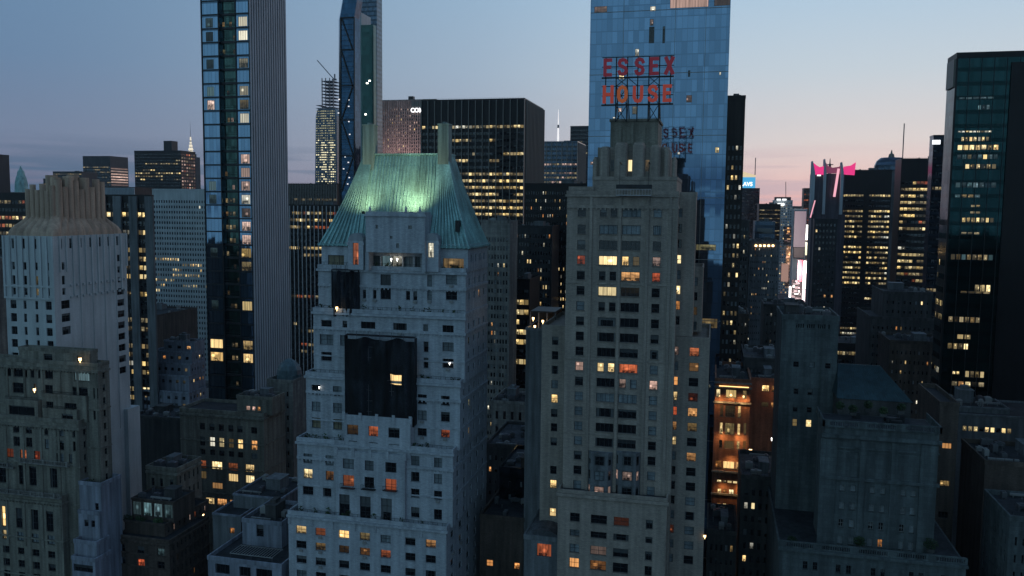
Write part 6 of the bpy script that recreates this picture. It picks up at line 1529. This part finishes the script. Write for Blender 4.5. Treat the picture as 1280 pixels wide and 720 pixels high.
# grey mid tower left of the avenue
tower('office_block', 'slim dark stone tower with a little lamp row on its flat top', 925, 937, 278, 420, 'dark_stone', f=DOT(3, 3.6, .08, 9), dep=20, ax='E', clut=0)
rt, inf = tower('apartment_tower', 'blue grey apartment slab with scattered pinpoint windows left of the avenue glow', 936, 974, 304, 430, 'grey_render', f=DOT(14, 3.2, .16, 8, .3, .3), dep=26, ax='E', clut=3, tank=0, py=330)
for k in range(5):
    X, z = at_y(945+k*5.3, 307, 429.9); mb = MB(); mb.box(X-.5, X+.5, 429.6, 429.95, z-.5, z+.4); part(mb, 'cornice_lamp', M['lamp_warm'], rt)
tower('office_block', 'grey block behind the blue grey slab with a dark strip window', 944, 969, 279, 520, 'grey_glass', f=OF(1, 9, {'m': .01}, 4, 5, .8, .35, top=3), dep=26, ax='E', clut=2)
tower('office_block', 'dark block filling the gap left of the grey stone club tower', 955, 1010, 384, 330, 'dark_stone', f=DOT(10, 3.4, .14, 4, .3, .35), dep=20, ax='E', clut=3)
tower('office_block', 'low dark roofscape block beyond the brick building', 930, 985, 452, 250, 'dark_stone', f=DOT(10, 3.4, .05, 4), dep=24, ax='E', clut=5, roof='roof_pale')
tower('apartment_block', 'dim apartment block right behind the hotel with small amber windows', 899, 936, 395, 320, 'brown_brick', f=DOT(8, 3.3, .22, 19, .35, .35), dep=20, ax='E', clut=2)
# warm floodlit brick building
bx = px_ops(232, [cw(898, 5), cw(914, 13), cw(931, 5)], [(487.5, 497)], 914, 490, ['yky'], sty=C3)
bx += px_ops(232, [cw(902, 4), cw(912.5, 12), cw(924, 3.6)], [(507, 521), (529, 543), (551, 561)], 912, 520, ['gmy', 'yky', 'dgy'], sty=(4, 3, 'frame_dark'))
bx += px_ops(232, [cw(899, 5), cw(906, 4), cw(914, 6), cw(924, 4), cw(931, 3)], [(612, 619), (630, 638), (648, 656), (668, 676), (690, 698)], 912, 620, ['yoyoo', 'oydyo', 'dyodo', 'oodyd', 'ydody'], sty=C2)+px_ops(232, [cw(931, 3.6)], [(529, 543), (551, 561), (577, 586)], 931, 540, ['y', 'o', 'y'], sty=C2)
bx += px_ops(232, [cw(898, 8), cw(911, 14), cw(922, 5)], [(577, 586)], 912, 580, ['oyo'], sty=C3)+px_ops(232, [cw(899, 5), cw(905.5, 4), cw(912, 5), cw(919, 5)], [(601, 604)], 912, 600, ['yyyk'])
rt, inf = tower('brick_building', 'red brick building glowing under warm facade lights in the gap right of the hotel', 893, 937, 478, 232, 'red_brick', x=bx, dep=26, clut=3, tank=0, ax='E', py=520, frames=True, sills='limestone')
T = inf[0]; mb = MB()
for py in (478.5, 484, 503, 590, 618): z = at_y(914, py, 232)[1]; mb.box(T['x0']-.3, T['x1']+.3, 231.4, 231.995, z-.25, z+.2)
part(mb, 'cornice', M['limestone'], rt)
M['cove'] = mat_plain('cove_light', (.1, .1, .1), emit=(1, .60, .22), es=2.2)
mb = MB(); z = at_y(914, 483, 232)[1]; mb.box(T['x0']+1, T['x1']-.5, 231.2, 231.38, z, z+.22); part(mb, 'cove_light', M['cove'], rt)
for px, py, e in ((900, 500, 520), (914, 498, 480), (930, 500, 600), (904, 546, 420), (924, 548, 420), (914, 576, 420), (926, 612, 340), (904, 610, 300), (914, 660, 260)):
    X, z = at_y(px, py, 230.4); ld = bpy.data.lights.new('facade_lamp', 'SPOT'); ld.energy = e; ld.color = (1, .56, .22); ld.spot_size = R(150); ld.spot_blend = 1; ld.shadow_soft_size = .3
    lo = bpy.data.objects.new('facade_lamp', ld); C.objects.link(lo); lo.parent = rt; lo.location = Vector((X, 230.2, z))-ORG[rt.name]; lo.rotation_euler = (-Vector((0, .9, -.6))).to_track_quat('Z', 'Y').to_euler()
bx = px_ops(236, [cw(957, 9), cw(969, 9)], [(482, 489.5), (504, 509)], 960, 485, ['yo', 'mo'], sty=C3)
rt, inf = tower('brick_building', 'darker brick wing right of the floodlit brick building with four amber windows', 937.5, 976, 477, 238, 'red_brick', x=px_ops(238, [cw(957, 9), cw(969, 9)], [(482, 489.5), (503, 509)], 960, 485, ['yo', 'mo'], sty=C3), dep=20, clut=2, tank=0, ax='E', py=500, frames=True)
ld = bpy.data.lights.new('facade_lamp', 'POINT'); ld.energy = 90; ld.color = (1, .45, .16); lo = bpy.data.objects.new('facade_lamp', ld); C.objects.link(lo); lo.parent = rt; X, z = at_y(962, 497, 235); lo.location = Vector((X, 235, z))-ORG[rt.name]
tower('low_house', 'dark low building with roof railings under the brick wing', 925, 975, 600, 205, 'dark_stone', f=DOT(5, 3.3, .1, 3), dep=22, ax='E', clut=4, roof='roof_pale', py=640)
tower('low_house', 'dark balconied house front in the gap right of the hotel', 884, 921, 668, 196, 'dark_stone', f=DOT(5, 3.3, .25, 6), dep=18, ax='E', clut=3, py=660)
lamp('white lamp on the dark foliage right of the brick building', 966, 549, 228, .45, 'lamp_white', 30)
lamp('small warm lamp beside the dark balconied house', 938, 563, 228, .4, 'lamp_warm', 20)
lamp('bright small lamp on the dark wall low right of the hotel', 881, 670, 175, .25, 'lamp_warm', 8)
# twin dark offices
tower('office_tower', 'black office tower with yellow lit floors beside the magenta-crowned tower', 1052, 1113, 214, 700, 'black_metal', f=OF(18, 4.0, {'k': .6, 'm': .4}, 81, 5, .8, .4, top=18, skip=lambda i, r: i in (8, 9), band=lambda v: 1.5 if v > .3 else .6), dep=14, ax='E', clut=3, tank=0, py=260)
tower('office_tower', 'black office tower with warm lit upper floors left of the big glass corner tower', 1125, 1195, 200, 560, 'black_metal', f=OF(14, 4.0, {'k': .55, 'm': .35, 'r': .1}, 88, 4, .85, .42, top=13, band=lambda v: 1.5 if v > .5 else .4), dep=18, ax='E', clut=3, tank=0, py=240)
# dome with lantern
x, z = at_y(1118, 211, 720); zz = lambda py: at_y(1118, py, 720)[1]; k = 720/1050
rt = thing('domed_tower', 'grey tower with a shallow dome and small lantern behind the black offices', 'tower', (x, 730, 0))
mb = MB(); mb.box(x-14, x+10, 722, 746, 0, zz(213)); part(mb, 'shaft', M['grey_render'], rt)
mb = MB(); mb.loft([[(x+s*math.cos(math.pi*2*(q+.5)/16), 734+s*math.sin(math.pi*2*(q+.5)/16), h) for q in range(16)] for s, h in ((13, zz(213)), (12.6, zz(206)), (11, zz(200)), (8.5, zz(196.5)), (8, zz(196)))]); part(mb, 'dome', M['grey_glass'], rt)
mb = MB(); mb.cyl(x, 734, zz(196.5), zz(191), 2.6, 1.8, 8); mb.cyl(x, 734, zz(191), zz(186), .9, .3, 8); part(mb, 'lantern', M['limestone'], rt)
mb = MB(); X = at_y(1131.5, 200, 720)[0]; mb.bar((X, 730, zz(202)), (X, 730, zz(153)), .7); part(mb, 'antenna', M['steel'], rt)
tower('office_block', 'small grey tower with a white lit corner sign left of the big glass corner tower', 1167, 1190, 171, 480, 'grey_glass', f=OF(5, 3.8, {'m': .06}, 5, 5), dep=8, ax='E', clut=0)
X, z = at_y(1169, 178, 479.6); mb = MB(); mb.box(X-1.4, X+2.4, 479.2, 479.6, z-1, z+1.2); tag(mb.build('corner_sign', M['sign_white'], None, (X, 479.4, z)), 'small white lit sign panel on the grey tower left of the glass corner tower', 'sign')
# big glass corner tower
D = 262.0
big = []
def lit(l, r_, t, b_, s, n):
    a = at_y(l, t, D)[0]; c = at_y(r_, t, D)[0]; z0 = at_y((l+r_)/2, b_, D)[1]; z1 = at_y((l+r_)/2, t, D)[1]
    for k in range(n): q = (c-a)/n; big.append((a+q*k+.12, a+q*(k+1)-.12, z0, z1, s[k % len(s)], .08, (1, 1, 'frame_dark')))
for args in ((1197, 1240, 163.5, 165.5, 'wwkw', 9), (1201, 1237, 171, 176.5, 'kkykw', 7), (1196.5, 1249, 181, 187.5, 'ykkykk', 7), (1196, 1248, 193, 199, 'cckcckcc', 8), (1206, 1246, 205, 211, 'kkkm', 6), (1194, 1246, 228, 234.5, 'cccccb', 7), (1193, 1226, 243, 247, 'cmm', 4), (1213, 1226, 256, 259, 'k', 2), (1212, 1226, 264, 267, 'm', 2), (1202, 1243, 272, 278, 'kkmkmk', 7), (1188, 1242, 318, 325, 'mmcmm', 8), (1218, 1239, 356, 366, 'kk', 3), (1200, 1238, 364, 367, 'mm', 4), (1185, 1226, 396, 403, 'mgm', 6), (1196, 1214, 418, 424, 'k', 2), (1184, 1211, 429, 436.5, 'kkm', 4), (1190, 1200, 464, 468, 'k', 2), (1206, 1231, 464, 472, 'kmk', 4), (1189, 1231, 477, 483, 'mokm', 5), (1222, 1238, 131, 137, 'cc', 3), (1198, 1243, 121, 124, 'c', 5), (1201, 1225, 290, 293, 'mm', 3)):
    lit(*args)
x0, z1 = at_y(1196.5, 73, D); x1 = at_y(1330, 73, D)[0]; y1 = at_x(1184.5, 90, x0)[0]
rt = thing('corner_tower', 'tall dark teal glass tower with lit office bands at the right edge', 'skyscraper', ((x0+x1)/2, D, 0))
mb = MB(); wn = box_walls(mb, x0, x1, D, y1, 0, z1, big, OF(7, 3.9, {'m': .25, 'k': .1}, 14, 3) and grid_ops(OF(7, 3.9, {'m': .25, 'k': .1}, 14, 3, top=45), 'E', x0, D, y1, 0, z1), 'E'); part(mb, 'glass_wall', M['teal_glass'], rt)
add_windows(rt, wn, 100, True)
mb = MB(); mb.quad([(x0, D, z1), (x1, D, z1), (x1, y1, z1), (x0, y1, z1)]); part(mb, 'roof', M['roofing'], rt)
mb = MB(); parapet_mb(mb, x0, x1, D, y1, z1, 1.6, .4, .15); mb.box(x0-.25, x0+.25, D-.3, D-.004, 0, z1)
part(mb, 'parapet', M['black_metal'], rt)
mb = MB()
for k in range(1, 5): a = D+(y1-D)*k/5; mb.box(x0-.5, x0-.004, a-.9, a+.9, at_y(1196, 108, D)[1], z1)
part(mb, 'louvre_panel', M['mullion_bronze'], rt)
mb = MB()
for k in range(1, 34): a = x0+k*1.6*2; mb.box(a-.06, a+.06, D-.18, D-.004, 0, z1) if a < x1 else None
part(mb, 'mullions', M['dark_metal'], rt)
mb = MB(); mb.box(at_y(1257, 200, D)[0], x1-.4, D-.45, D-.19, 0, z1-1.5); part(mb, 'black_strip', M['black_metal'], rt)  # thin black sheet over the right strip of the front
mb = MB(); a0, a1 = at_y(1214, 70, D+6)[0], at_y(1237, 70, D+6)[0]; zc = z1+.01; ap = at_y(1222, 64, D+6)[1]; mb.loft([[(a0, D+6, zc), (a1, D+6, zc), (a1, D+14, zc), (a0, D+14, zc)], [(a0, D+6, zc+1.6), (a1, D+6, zc+1.0), (a1, D+14, zc+1.0), (a0, D+14, zc+1.6)], [((a0+a1)/2-1, D+8, ap), ((a0+a1)/2, D+8, ap), ((a0+a1)/2, D+12, ap), ((a0+a1)/2-1, D+12, ap)]]); part(mb, 'plant_room', M['teal_roof'], rt)

# mid dark masonry building in front of the twin offices
building('masonry_tower', 'very dark stepped masonry tower with a few pinpoint lights left of the glass corner tower',
    [dict(l=1086, r=1170, t=400, D=330, py=440, dep=30, f=DOT(14, 3.4, .07, 3, .3, .35), ax='E'), dict(l=1104, r=1165, t=368, D=334, py=380, dep=24, f=DOT(8, 3.4, .06, 3, .3, .35), ax='E')], wall='dark_stone', seed=31, tank=0, clut=3)
tower('masonry_tower', 'dim brown block at the foot of the masonry tower with small amber windows', 1110, 1180, 430, 300, 'brown_brick', f=DOT(12, 3.3, .16, 11, .3, .35), dep=20, ax='E', clut=3, tank=0, py=470)
tower('low_office_block', 'low dark office block left of the masonry tower with yellow slit windows', 1045, 1092, 432, 420, 'black_metal', f=OF(12, 4, {'k': .4, 'm': .3}, 2, 3), dep=30, ax='E', clut=2, tank=0)

# ------------------------------------------------------------------ stone club building (right foreground)
def club():
    st = M['club_stone']
    # rear block
    building('club_rear_tower', 'blank grey stone tower block standing behind and left of the balustraded club building',
        [dict(l=976, r=1047, t=400, D=190, py=440, dep=16, ax='E', x=px_ops(190, [cw(995, 6), cw(1012.5, 7)], [(485, 493), (508, 515), (524, 533)], 995, 490, ['dd', 'dd', 'kk'], sty=DH)+px_ops(190, [cw(995, 7), cw(1015, 7), cw(1035, 7)], [(452, 459)], 995, 455, ['dbd'], sty=DH)+px_ops(190, [cw(996+k*2.7, 1.5) for k in range(16) if k % 5 < 4], [(405, 410.5)], 1015, 408, ['d'*13], sty=None)),],
        wall='club_stone', seed=41, tank=0, clut=3, frames=True, para=1.1)
    wx = []
    for k, cols in enumerate(((1052, 1065.5), (1089.5, 1102.5), (1128.5, 1141))):
        for j, c in enumerate(cols):
            s = ['b', 'b', 'b' if (k+j) % 2 else 'd', 'b']
            if (k, j) == (1, 1): s[3] = 'o'
            if (k, j) == (1, 0): s[2] = 'd'
            wx += px_ops(171, [cw(c, 6.2)], [(609.5, 617), (631, 640), (653, 662.5), (674, 684)], 1095, 630, s, sty=(2, 2, 'frame_pale'))
    xx_ = lambda l, r_, t, b_: (at_y(l, t, 171)[0], at_y(r_, t, 171)[0], at_y(1095, b_, 171)[1], at_y(1095, t, 171)[1])
    rt, inf = building('club_building', 'grey stone club building with a balustraded roof terrace and tall blank panels at lower right',
        [dict(l=974, r=1208, t=695, D=168, py=705, dep=60, ax='E', x=px_ops(168, [cw(c, 6) for c in (1006.5, 1019, 1048, 1061, 1092, 1104, 1140, 1152, 1180, 1192)], [(706, 716)], 1050, 705, ['dddddddddd'], sty=C2)),
         dict(l=1028, r=1171, t=537, D=171, py=600, s=1019, ax='E', x=wx)],
        wall='club_stone', seed=42, tank=0, clut=0, frames=True, sills='club_stone', para=.01)
    T = inf[1]; Z = lambda py: at_y(1095, py, 171)[1]; x0, x1, y0, y1, z1 = T['x0'], T['x1'], T['y0'], T['y1'], T['z1']
    mb = MB()
    for py, h, o_ in ((548, .7, .5), (600.5, .6, .45), (562, .3, .25)): mb.box(x0-o_, x1+o_, y0-o_, y0-.004, Z(py)-h/2, Z(py)+h/2)
    for px in (1034, 1077, 1116.5, 1160): a = at_y(px, 600, 171)[0]; wd = 1.5 if px in (1034, 1160) else .55; mb.box(a-wd, a+wd, y0-.22, y0-.005, Z(690), Z(552))
    for l, r_ in ((1045, 1073), (1080, 1112), (1121, 1151)):
        a, b = at_y(l, 580, 171)[0], at_y(r_, 580, 171)[0]; mb.box(a, a+.2, y0-.12, y0-.006, Z(598), Z(566)); mb.box(b-.2, b, y0-.12, y0-.006, Z(598), Z(566)); mb.box(a+.2, b-.2, y0-.12, y0-.006, Z(566)-.2, Z(566))
    for zz0 in (Z(688),): mb.box(inf[0]['x0']-.3, inf[0]['x1']+.3, 167.6, 167.996, inf[0]['z1']-.6, inf[0]['z1'])
    part(mb, 'cornice', st, rt)
    mb = MB()   # balustrade
    def bal(p, q):
        d = Vector(q)-Vector(p); n = max(2, int(d.length/.42))
        mb.bar((p[0], p[1], p[2]+1.2), (q[0], q[1], q[2]+1.2), .35, d=.25); mb.bar((p[0], p[1], p[2]+.12), (q[0], q[1], q[2]+.12), .35, d=.25)
        for k in range(n+1):
            c = Vector(p)+d*k/n
            if k % 16 in (0, 1, 2, 15): mb.box(c.x-.22, c.x+.22, c.y-.2, c.y+.2, c.z, c.z+1.25)
            else: mb.cyl(c.x, c.y, c.z+.2, c.z+1.1, .1, n=6)
    bal((x0-.2, y0-.2, z1), (x1+.2, y0-.2, z1)); bal((x0-.2, y0-.2, z1), (x0-.2, y1, z1)); bal((x1+.2, y0-.2, z1), (x1+.2, y1, z1))
    b0 = inf[0]; bal((b0['x0'], 168.2, b0['z1']), (b0['x1'], 168.2, b0['z1']))
    part(mb, 'balustrade', st, rt)
    rr_ = random.Random(6)
    for k in range(9):
        a = rr_.uniform(x0+2, x1-3); b = rr_.uniform(y0+2, y1-2); mb = MB(); h = rr_.uniform(.6, 1.5); mb.box(a, a+rr_.uniform(.8, 2.4), b, b+rr_.uniform(.6, 1.2), z1+.01, z1+h); part(mb, 'roof_vent', M['dark_metal'], rt)
    # sloping teal roof behind
    D2 = y1+.5; pts = [(1048, 497), (1138, 501), (1120, 470), (1098, 456), (1048, 455)]
    a0 = at_y(1048, 497, D2)[0]; a1 = at_y(1139, 500, D2)[0]; zb = at_y(1090, 500, D2)[1]; yr = D2+9; zt = at_y(1075, 456, yr)[1]; b1 = at_y(1100, 458, yr)[0]; b0_ = at_y(1047, 455, yr)[0]
    rr = thing('teal_roofed_hall', 'teal sloping sheet roof over a hall behind the balustraded terrace', 'building', ((a0+a1)/2, D2, 0))
    mb = MB(); mb.box(a0, a1, D2, D2+18, 0, zb); part(mb, 'wall', M['dark_stone'], rr)
    mb = MB(); mb.loft([[(a0-.3, D2-.3, zb), (a1+.3, D2-.3, zb), (a1+.3, D2+18.3, zb), (a0-.3, D2+18.3, zb)], [(b0_, yr, zt), (b1, yr, zt), (b1, yr+.5, zt), (b0_, yr+.5, zt)]]); r_ = part(mb, 'sloping_roof', M['teal_roof'], rr)
    mb = MB()
    for k in range(26): u = k/25; mb.bar((a0+(a1-a0)*u, D2-.3, zb+.03), (b0_+(b1-b0_)*u, yr, zt+.05), .1)
    o = mb.build('roof_seam', M['teal_roof'], r_, ORG[rr.name])
club()
# planters and shrubs on the terrace of the club
def shrub(label, px, py, D, rad, seed, group='terrace shrubs'):
    x, z = at_y(px, py, D); r = random.Random(seed)
    rt = thing('shrub', label, 'shrub', (x, D, z), group); mb = MB(); mb.box(x-.6, x+.6, D-.4, D+.4, z, z+.6); part(mb, 'planter', M['dark_stone'], rt)
    mb = MB()
    for _ in range(260):
        v = Vector((r.gauss(0, 1), r.gauss(0, 1), r.gauss(0, 1))).normalized()*rad*r.random()**.4; c = Vector((x, D, z+.6+rad*.8))+Vector((v.x, v.y*.7, v.z*.9)); s_ = r.uniform(.12, .26)
        a = Vector((r.gauss(0, 1), r.gauss(0, 1), r.gauss(0, 1))).normalized(); b = a.orthogonal().normalized(); mb.quad([c-a*s_, c-b*s_*.6, c+a*s_, c+b*s_*.6])
    part(mb, 'foliage', M['leaf'], rt)
shrub('dark round shrub on the club terrace in front of the lower windows', 1074, 686, 170, 1.1, 1)
shrub('dark shrub at the right end of the club terrace', 1163, 690, 169.6, 1.3, 2)
for k_, (px_, py_, D_) in enumerate(((1050, 515, 177), (1066, 519, 177.5), (1085, 514, 180), (1104, 521, 176.5), (1126, 517, 179))):
    shrub('dark planted shrub on the balustraded roof, %s of five' % ('leftmost', 'second', 'middle', 'fourth', 'rightmost')[k_], px_, py_, D_, .9, 20+k_, 'roof terrace shrubs')
shrub('low dark shrub on the club terrace at its left end', 990, 684, 172, 1.0, 3)

# right edge blocks
building('corner_block', 'dark brown block with one lit window between the club building and the right picture edge',
    [dict(l=1172, r=1196, t=508, D=196, py=560, dep=20, ax='E', x=px_ops(196, [cw(1181.5, 12)], [(554, 561), (601, 608), (640, 648)], 1181, 600, ['o', 'k', 'd'][:1]+['y', 'd'], sty=C3))], wall='brown_brick', frames=True, seed=51, tank=0, clut=2)
building('low_lit_building', 'long low building with two bands of small cream windows right of the club building',
    [dict(l=1172, r=1330, t=522, D=236, py=530, dep=20, ax='E', x=px_ops(236, [cw(1206+k*7, 5) for k in range(9)], [(534, 540)], 1230, 535, ['kykdykdkm'])),
     dict(l=1188, r=1262, t=511, D=240, py=515, dep=12, ax='E', x=px_ops(240, [cw(1197+k*5.2, 4) for k in range(8)], [(516.5, 520.5)], 1215, 518, ['ykyykyyy']))], wall='grey_render', seed=52, tank=0, clut=4, para=.5)
building('dark_roof_block', 'almost black block with a broad flat roof at the right edge',
    [dict(l=1231, r=1350, t=585, D=190, py=585, s=1200, ax='E')], wall='brown_brick', seed=53, tank=0, clut=7, roof='roofing')
building('corner_apartment', 'grey stone apartment building with narrow windows cut by the lower right corner of the picture',
    [dict(l=1262, r=1360, t=655, D=168, py=655, s=1228, ax='E', f=G(9, 3.3, .3, .5, {'b': .1}, 3, sty=DH, seed=3), g=G(7, 3.3, .3, .62, {'b': .1}, 3, sty=DH, seed=3))], wall='club_stone', seed=54, tank=0, clut=4, frames=True)

for k_, (px_, py_, D_, lb) in enumerate(((1241, 569, 203, 'left'), (1256, 573, 200, 'middle'), (1268, 576, 198, 'right'))):
    lamp('small yellow party lamp on the broad flat roof at the right edge, %s of three' % lb, px_, py_, D_, .2, 'lamp_warm', 12, group='roof party lamps')
# canyon between the two towers
building('row_house', 'small pale stone house front with pilasters deep in the gap between the two towers',
    [dict(l=614, r=657, t=505, D=262, py=520, dep=20, f=G(4, 4.5, .35, .6, {}, 2.5, sty=DH, seed=6))], wall='limestone', seed=61, tank=0, clut=3)
building('row_house', 'dark house deep in the gap with a pale roof slab and a few cream windows',
    [dict(l=607, r=662, t=560, D=228, py=575, dep=26, f=DOT(7, 3.4, .25, 13, .35, .4))], wall='dark_stone', seed=62, tank=0, clut=4, roof='roof_pale')
building('row_house', 'dark glazed terrace house in the gap with a long pale skylight',
    [dict(l=624, r=672, t=590, D=200, py=600, dep=20, f=DOT(6, 3.4, .08, 23, .35, .4))], wall='smoke_glass', seed=63, tank=0, clut=2, roof='roof_pale')
x0, z0 = at_y(626, 584, 205); x1 = at_y(668, 584, 205)[0]
building('row_house', 'low dark house at the bottom of the gap with two orange windows',
    [dict(l=600, r=655, t=650, D=186, py=660, dep=26, x=px_ops(186, [cw(612, 8), cw(646, 7)], [(700, 708)], 612, 700, ['oo'], sty=C2))], wall='brown_brick', seed=64, tank=.0, clut=4, frames=True)
rt, inf = building('vaulted_roof_house', 'low house with grey barrel-vaulted roof and warm lit room beside the hotel base',
    [dict(l=655, r=700, t=676, D=170, py=690, dep=16, x=px_ops(170, [cw(680, 18)], [(680, 696)], 680, 690, ['r'], sty=(5, 1, 'frame_dark')))], wall='grey_render', seed=65, clut=0, frames=True)
T = inf[0]; mb = MB(); n = 10; arc = lambda Y: [(T['x0']+(T['x1']-T['x0'])*(.5-.5*math.cos(math.pi*k/n)), Y, T['z1']+.1+2.2*math.sin(math.pi*k/n)) for k in range(n+1)]
mb.loft([arc(T['y0']+.3), arc(T['y1']-.3)], bottom=True); part(mb, 'barrel_vault', M['roof_pale'], rt)

# ------------------------------------------------------------------ low blocks seen through the gaps
for nm, lab, l, r_, h, D, wall, k in (
    ('street_block', 'small reddish block showing beside the foot of the white gridded office tower', 150, 196, 58, 430, 'brown_brick', 14),
    ('street_block', 'grey low block between the slim stone tower and the avenue glow', 985, 1030, 48, 640, 'grey_render', 9)):
    py = proj(at_y((l+r_)/2, 400, D)[0], D, h)[1]
    building(nm, lab, [dict(l=l, r=r_, t=py, D=D, py=py, dep=40, f=DOT(max(3, int((r_-l)/6)), 3.3, .12, k), ax='W' if l < 880 else 'E')], wall=wall, seed=70+k, tank=.5, clut=3, cap=40)

# buildings just outside the frame on either side
tower('office_tower', 'black banded office tower beyond the right picture edge', 1345, 1500, 60, 330, 'black_metal', f=OF(18, 3.9, {'k': .5, 'm': .3}, 5, 4), dep=30, ax='E', clut=3, py=300, cap=40)
tower('apartment_tower', 'stone apartment tower beyond the right picture edge', 1380, 1560, 330, 190, 'limestone', f=DOT(14, 3.3, .2, 5), dep=30, ax='E', clut=4, py=400, cap=40)
tower('office_tower', 'grey office tower far beyond the right picture edge', 1290, 1420, 190, 520, 'smoke_glass', f=OF(14, 3.9, {'k': .4, 'm': .3}, 8, 4), dep=40, ax='E', clut=3, py=300, cap=40)
tower('apartment_tower', 'stone apartment tower beyond the left picture edge', -330, -90, 330, 182, 'limestone', f=DOT(16, 3.3, .2, 9), dep=30, clut=4, py=400, cap=40)
tower('office_tower', 'dark office tower beyond the left picture edge', -260, -70, 150, 400, 'black_metal', f=OF(16, 3.9, {'k': .5, 'm': .3}, 9, 4), dep=30, clut=3, py=300, cap=40)

# ------------------------------------------------------------------ unseen street lamps added for warm spill in the canyons
def added_street_lamp(x, y, label, power=650):
    rt = thing('added_street_lamp', label, 'street lamp', (x, y, .15), 'added street lamps in the side streets')
    mb = MB(); mb.cyl(x, y, .15, .9, .2, .14, 8); mb.cyl(x, y, .9, 8.6, .10, .07, 8); mb.bar((x, y, 8.5), (x+1.9, y, 8.9), .1); part(mb, 'pole', M['steel'], rt)
    mb = MB(); mb.loft([[(x+1.6, y-.2, 8.8), (x+2.6, y-.2, 8.8), (x+2.6, y+.2, 8.8), (x+1.6, y+.2, 8.8)], [(x+1.7, y-.14, 9.0), (x+2.5, y-.14, 9.0), (x+2.5, y+.14, 9.0), (x+1.7, y+.14, 9.0)]]); part(mb, 'lamp_head', M['steel'], rt)
    mb = MB(); mb.box(x+1.7, x+2.5, y-.15, y+.15, 8.7, 8.795); part(mb, 'lamp_glass', M['lamp_warm'], rt)
    ld = bpy.data.lights.new('added_street_light', 'POINT'); ld.energy = power; ld.color = (1, .56, .24); ld.shadow_soft_size = .3
    lo = bpy.data.objects.new('added_street_light', ld); C.objects.link(lo); lo.parent = rt; lo.location = (2.1, 0, 8.2)
for x, nm in ((-108, 'on the second street behind, left of the white tower'), (-34, 'deep in the gap between the two towers'), (22, 'at the foot of the floodlit brick building')):
    added_street_lamp(x, 236.8, 'unseen street lamp added for warm spill '+nm, 1500)

# ------------------------------------------------------------------ evening air: one closed box of even haze
def haze(density=.00004):
    m = bpy.data.materials.new('evening_air'); m.use_nodes = True; n = m.node_tree; n.nodes.clear()
    out = n.nodes.new('ShaderNodeOutputMaterial'); v = n.nodes.new('ShaderNodeVolumePrincipled')
    v.inputs['Color'].default_value = (.80, .86, .95, 1); v.inputs['Density'].default_value = density; v.inputs['Anisotropy'].default_value = .3
    link(n, v.outputs[0], out.inputs['Volume'])
    mb = MB(); mb.box(-2200, 2200, -1550, 3000, -1.5, 420); o = mb.build('haze', m); o['kind'] = 'stuff'; o.visible_shadow = True
haze()
S.cycles.volume_bounces = 0
S.cycles.volume_step_rate = 8
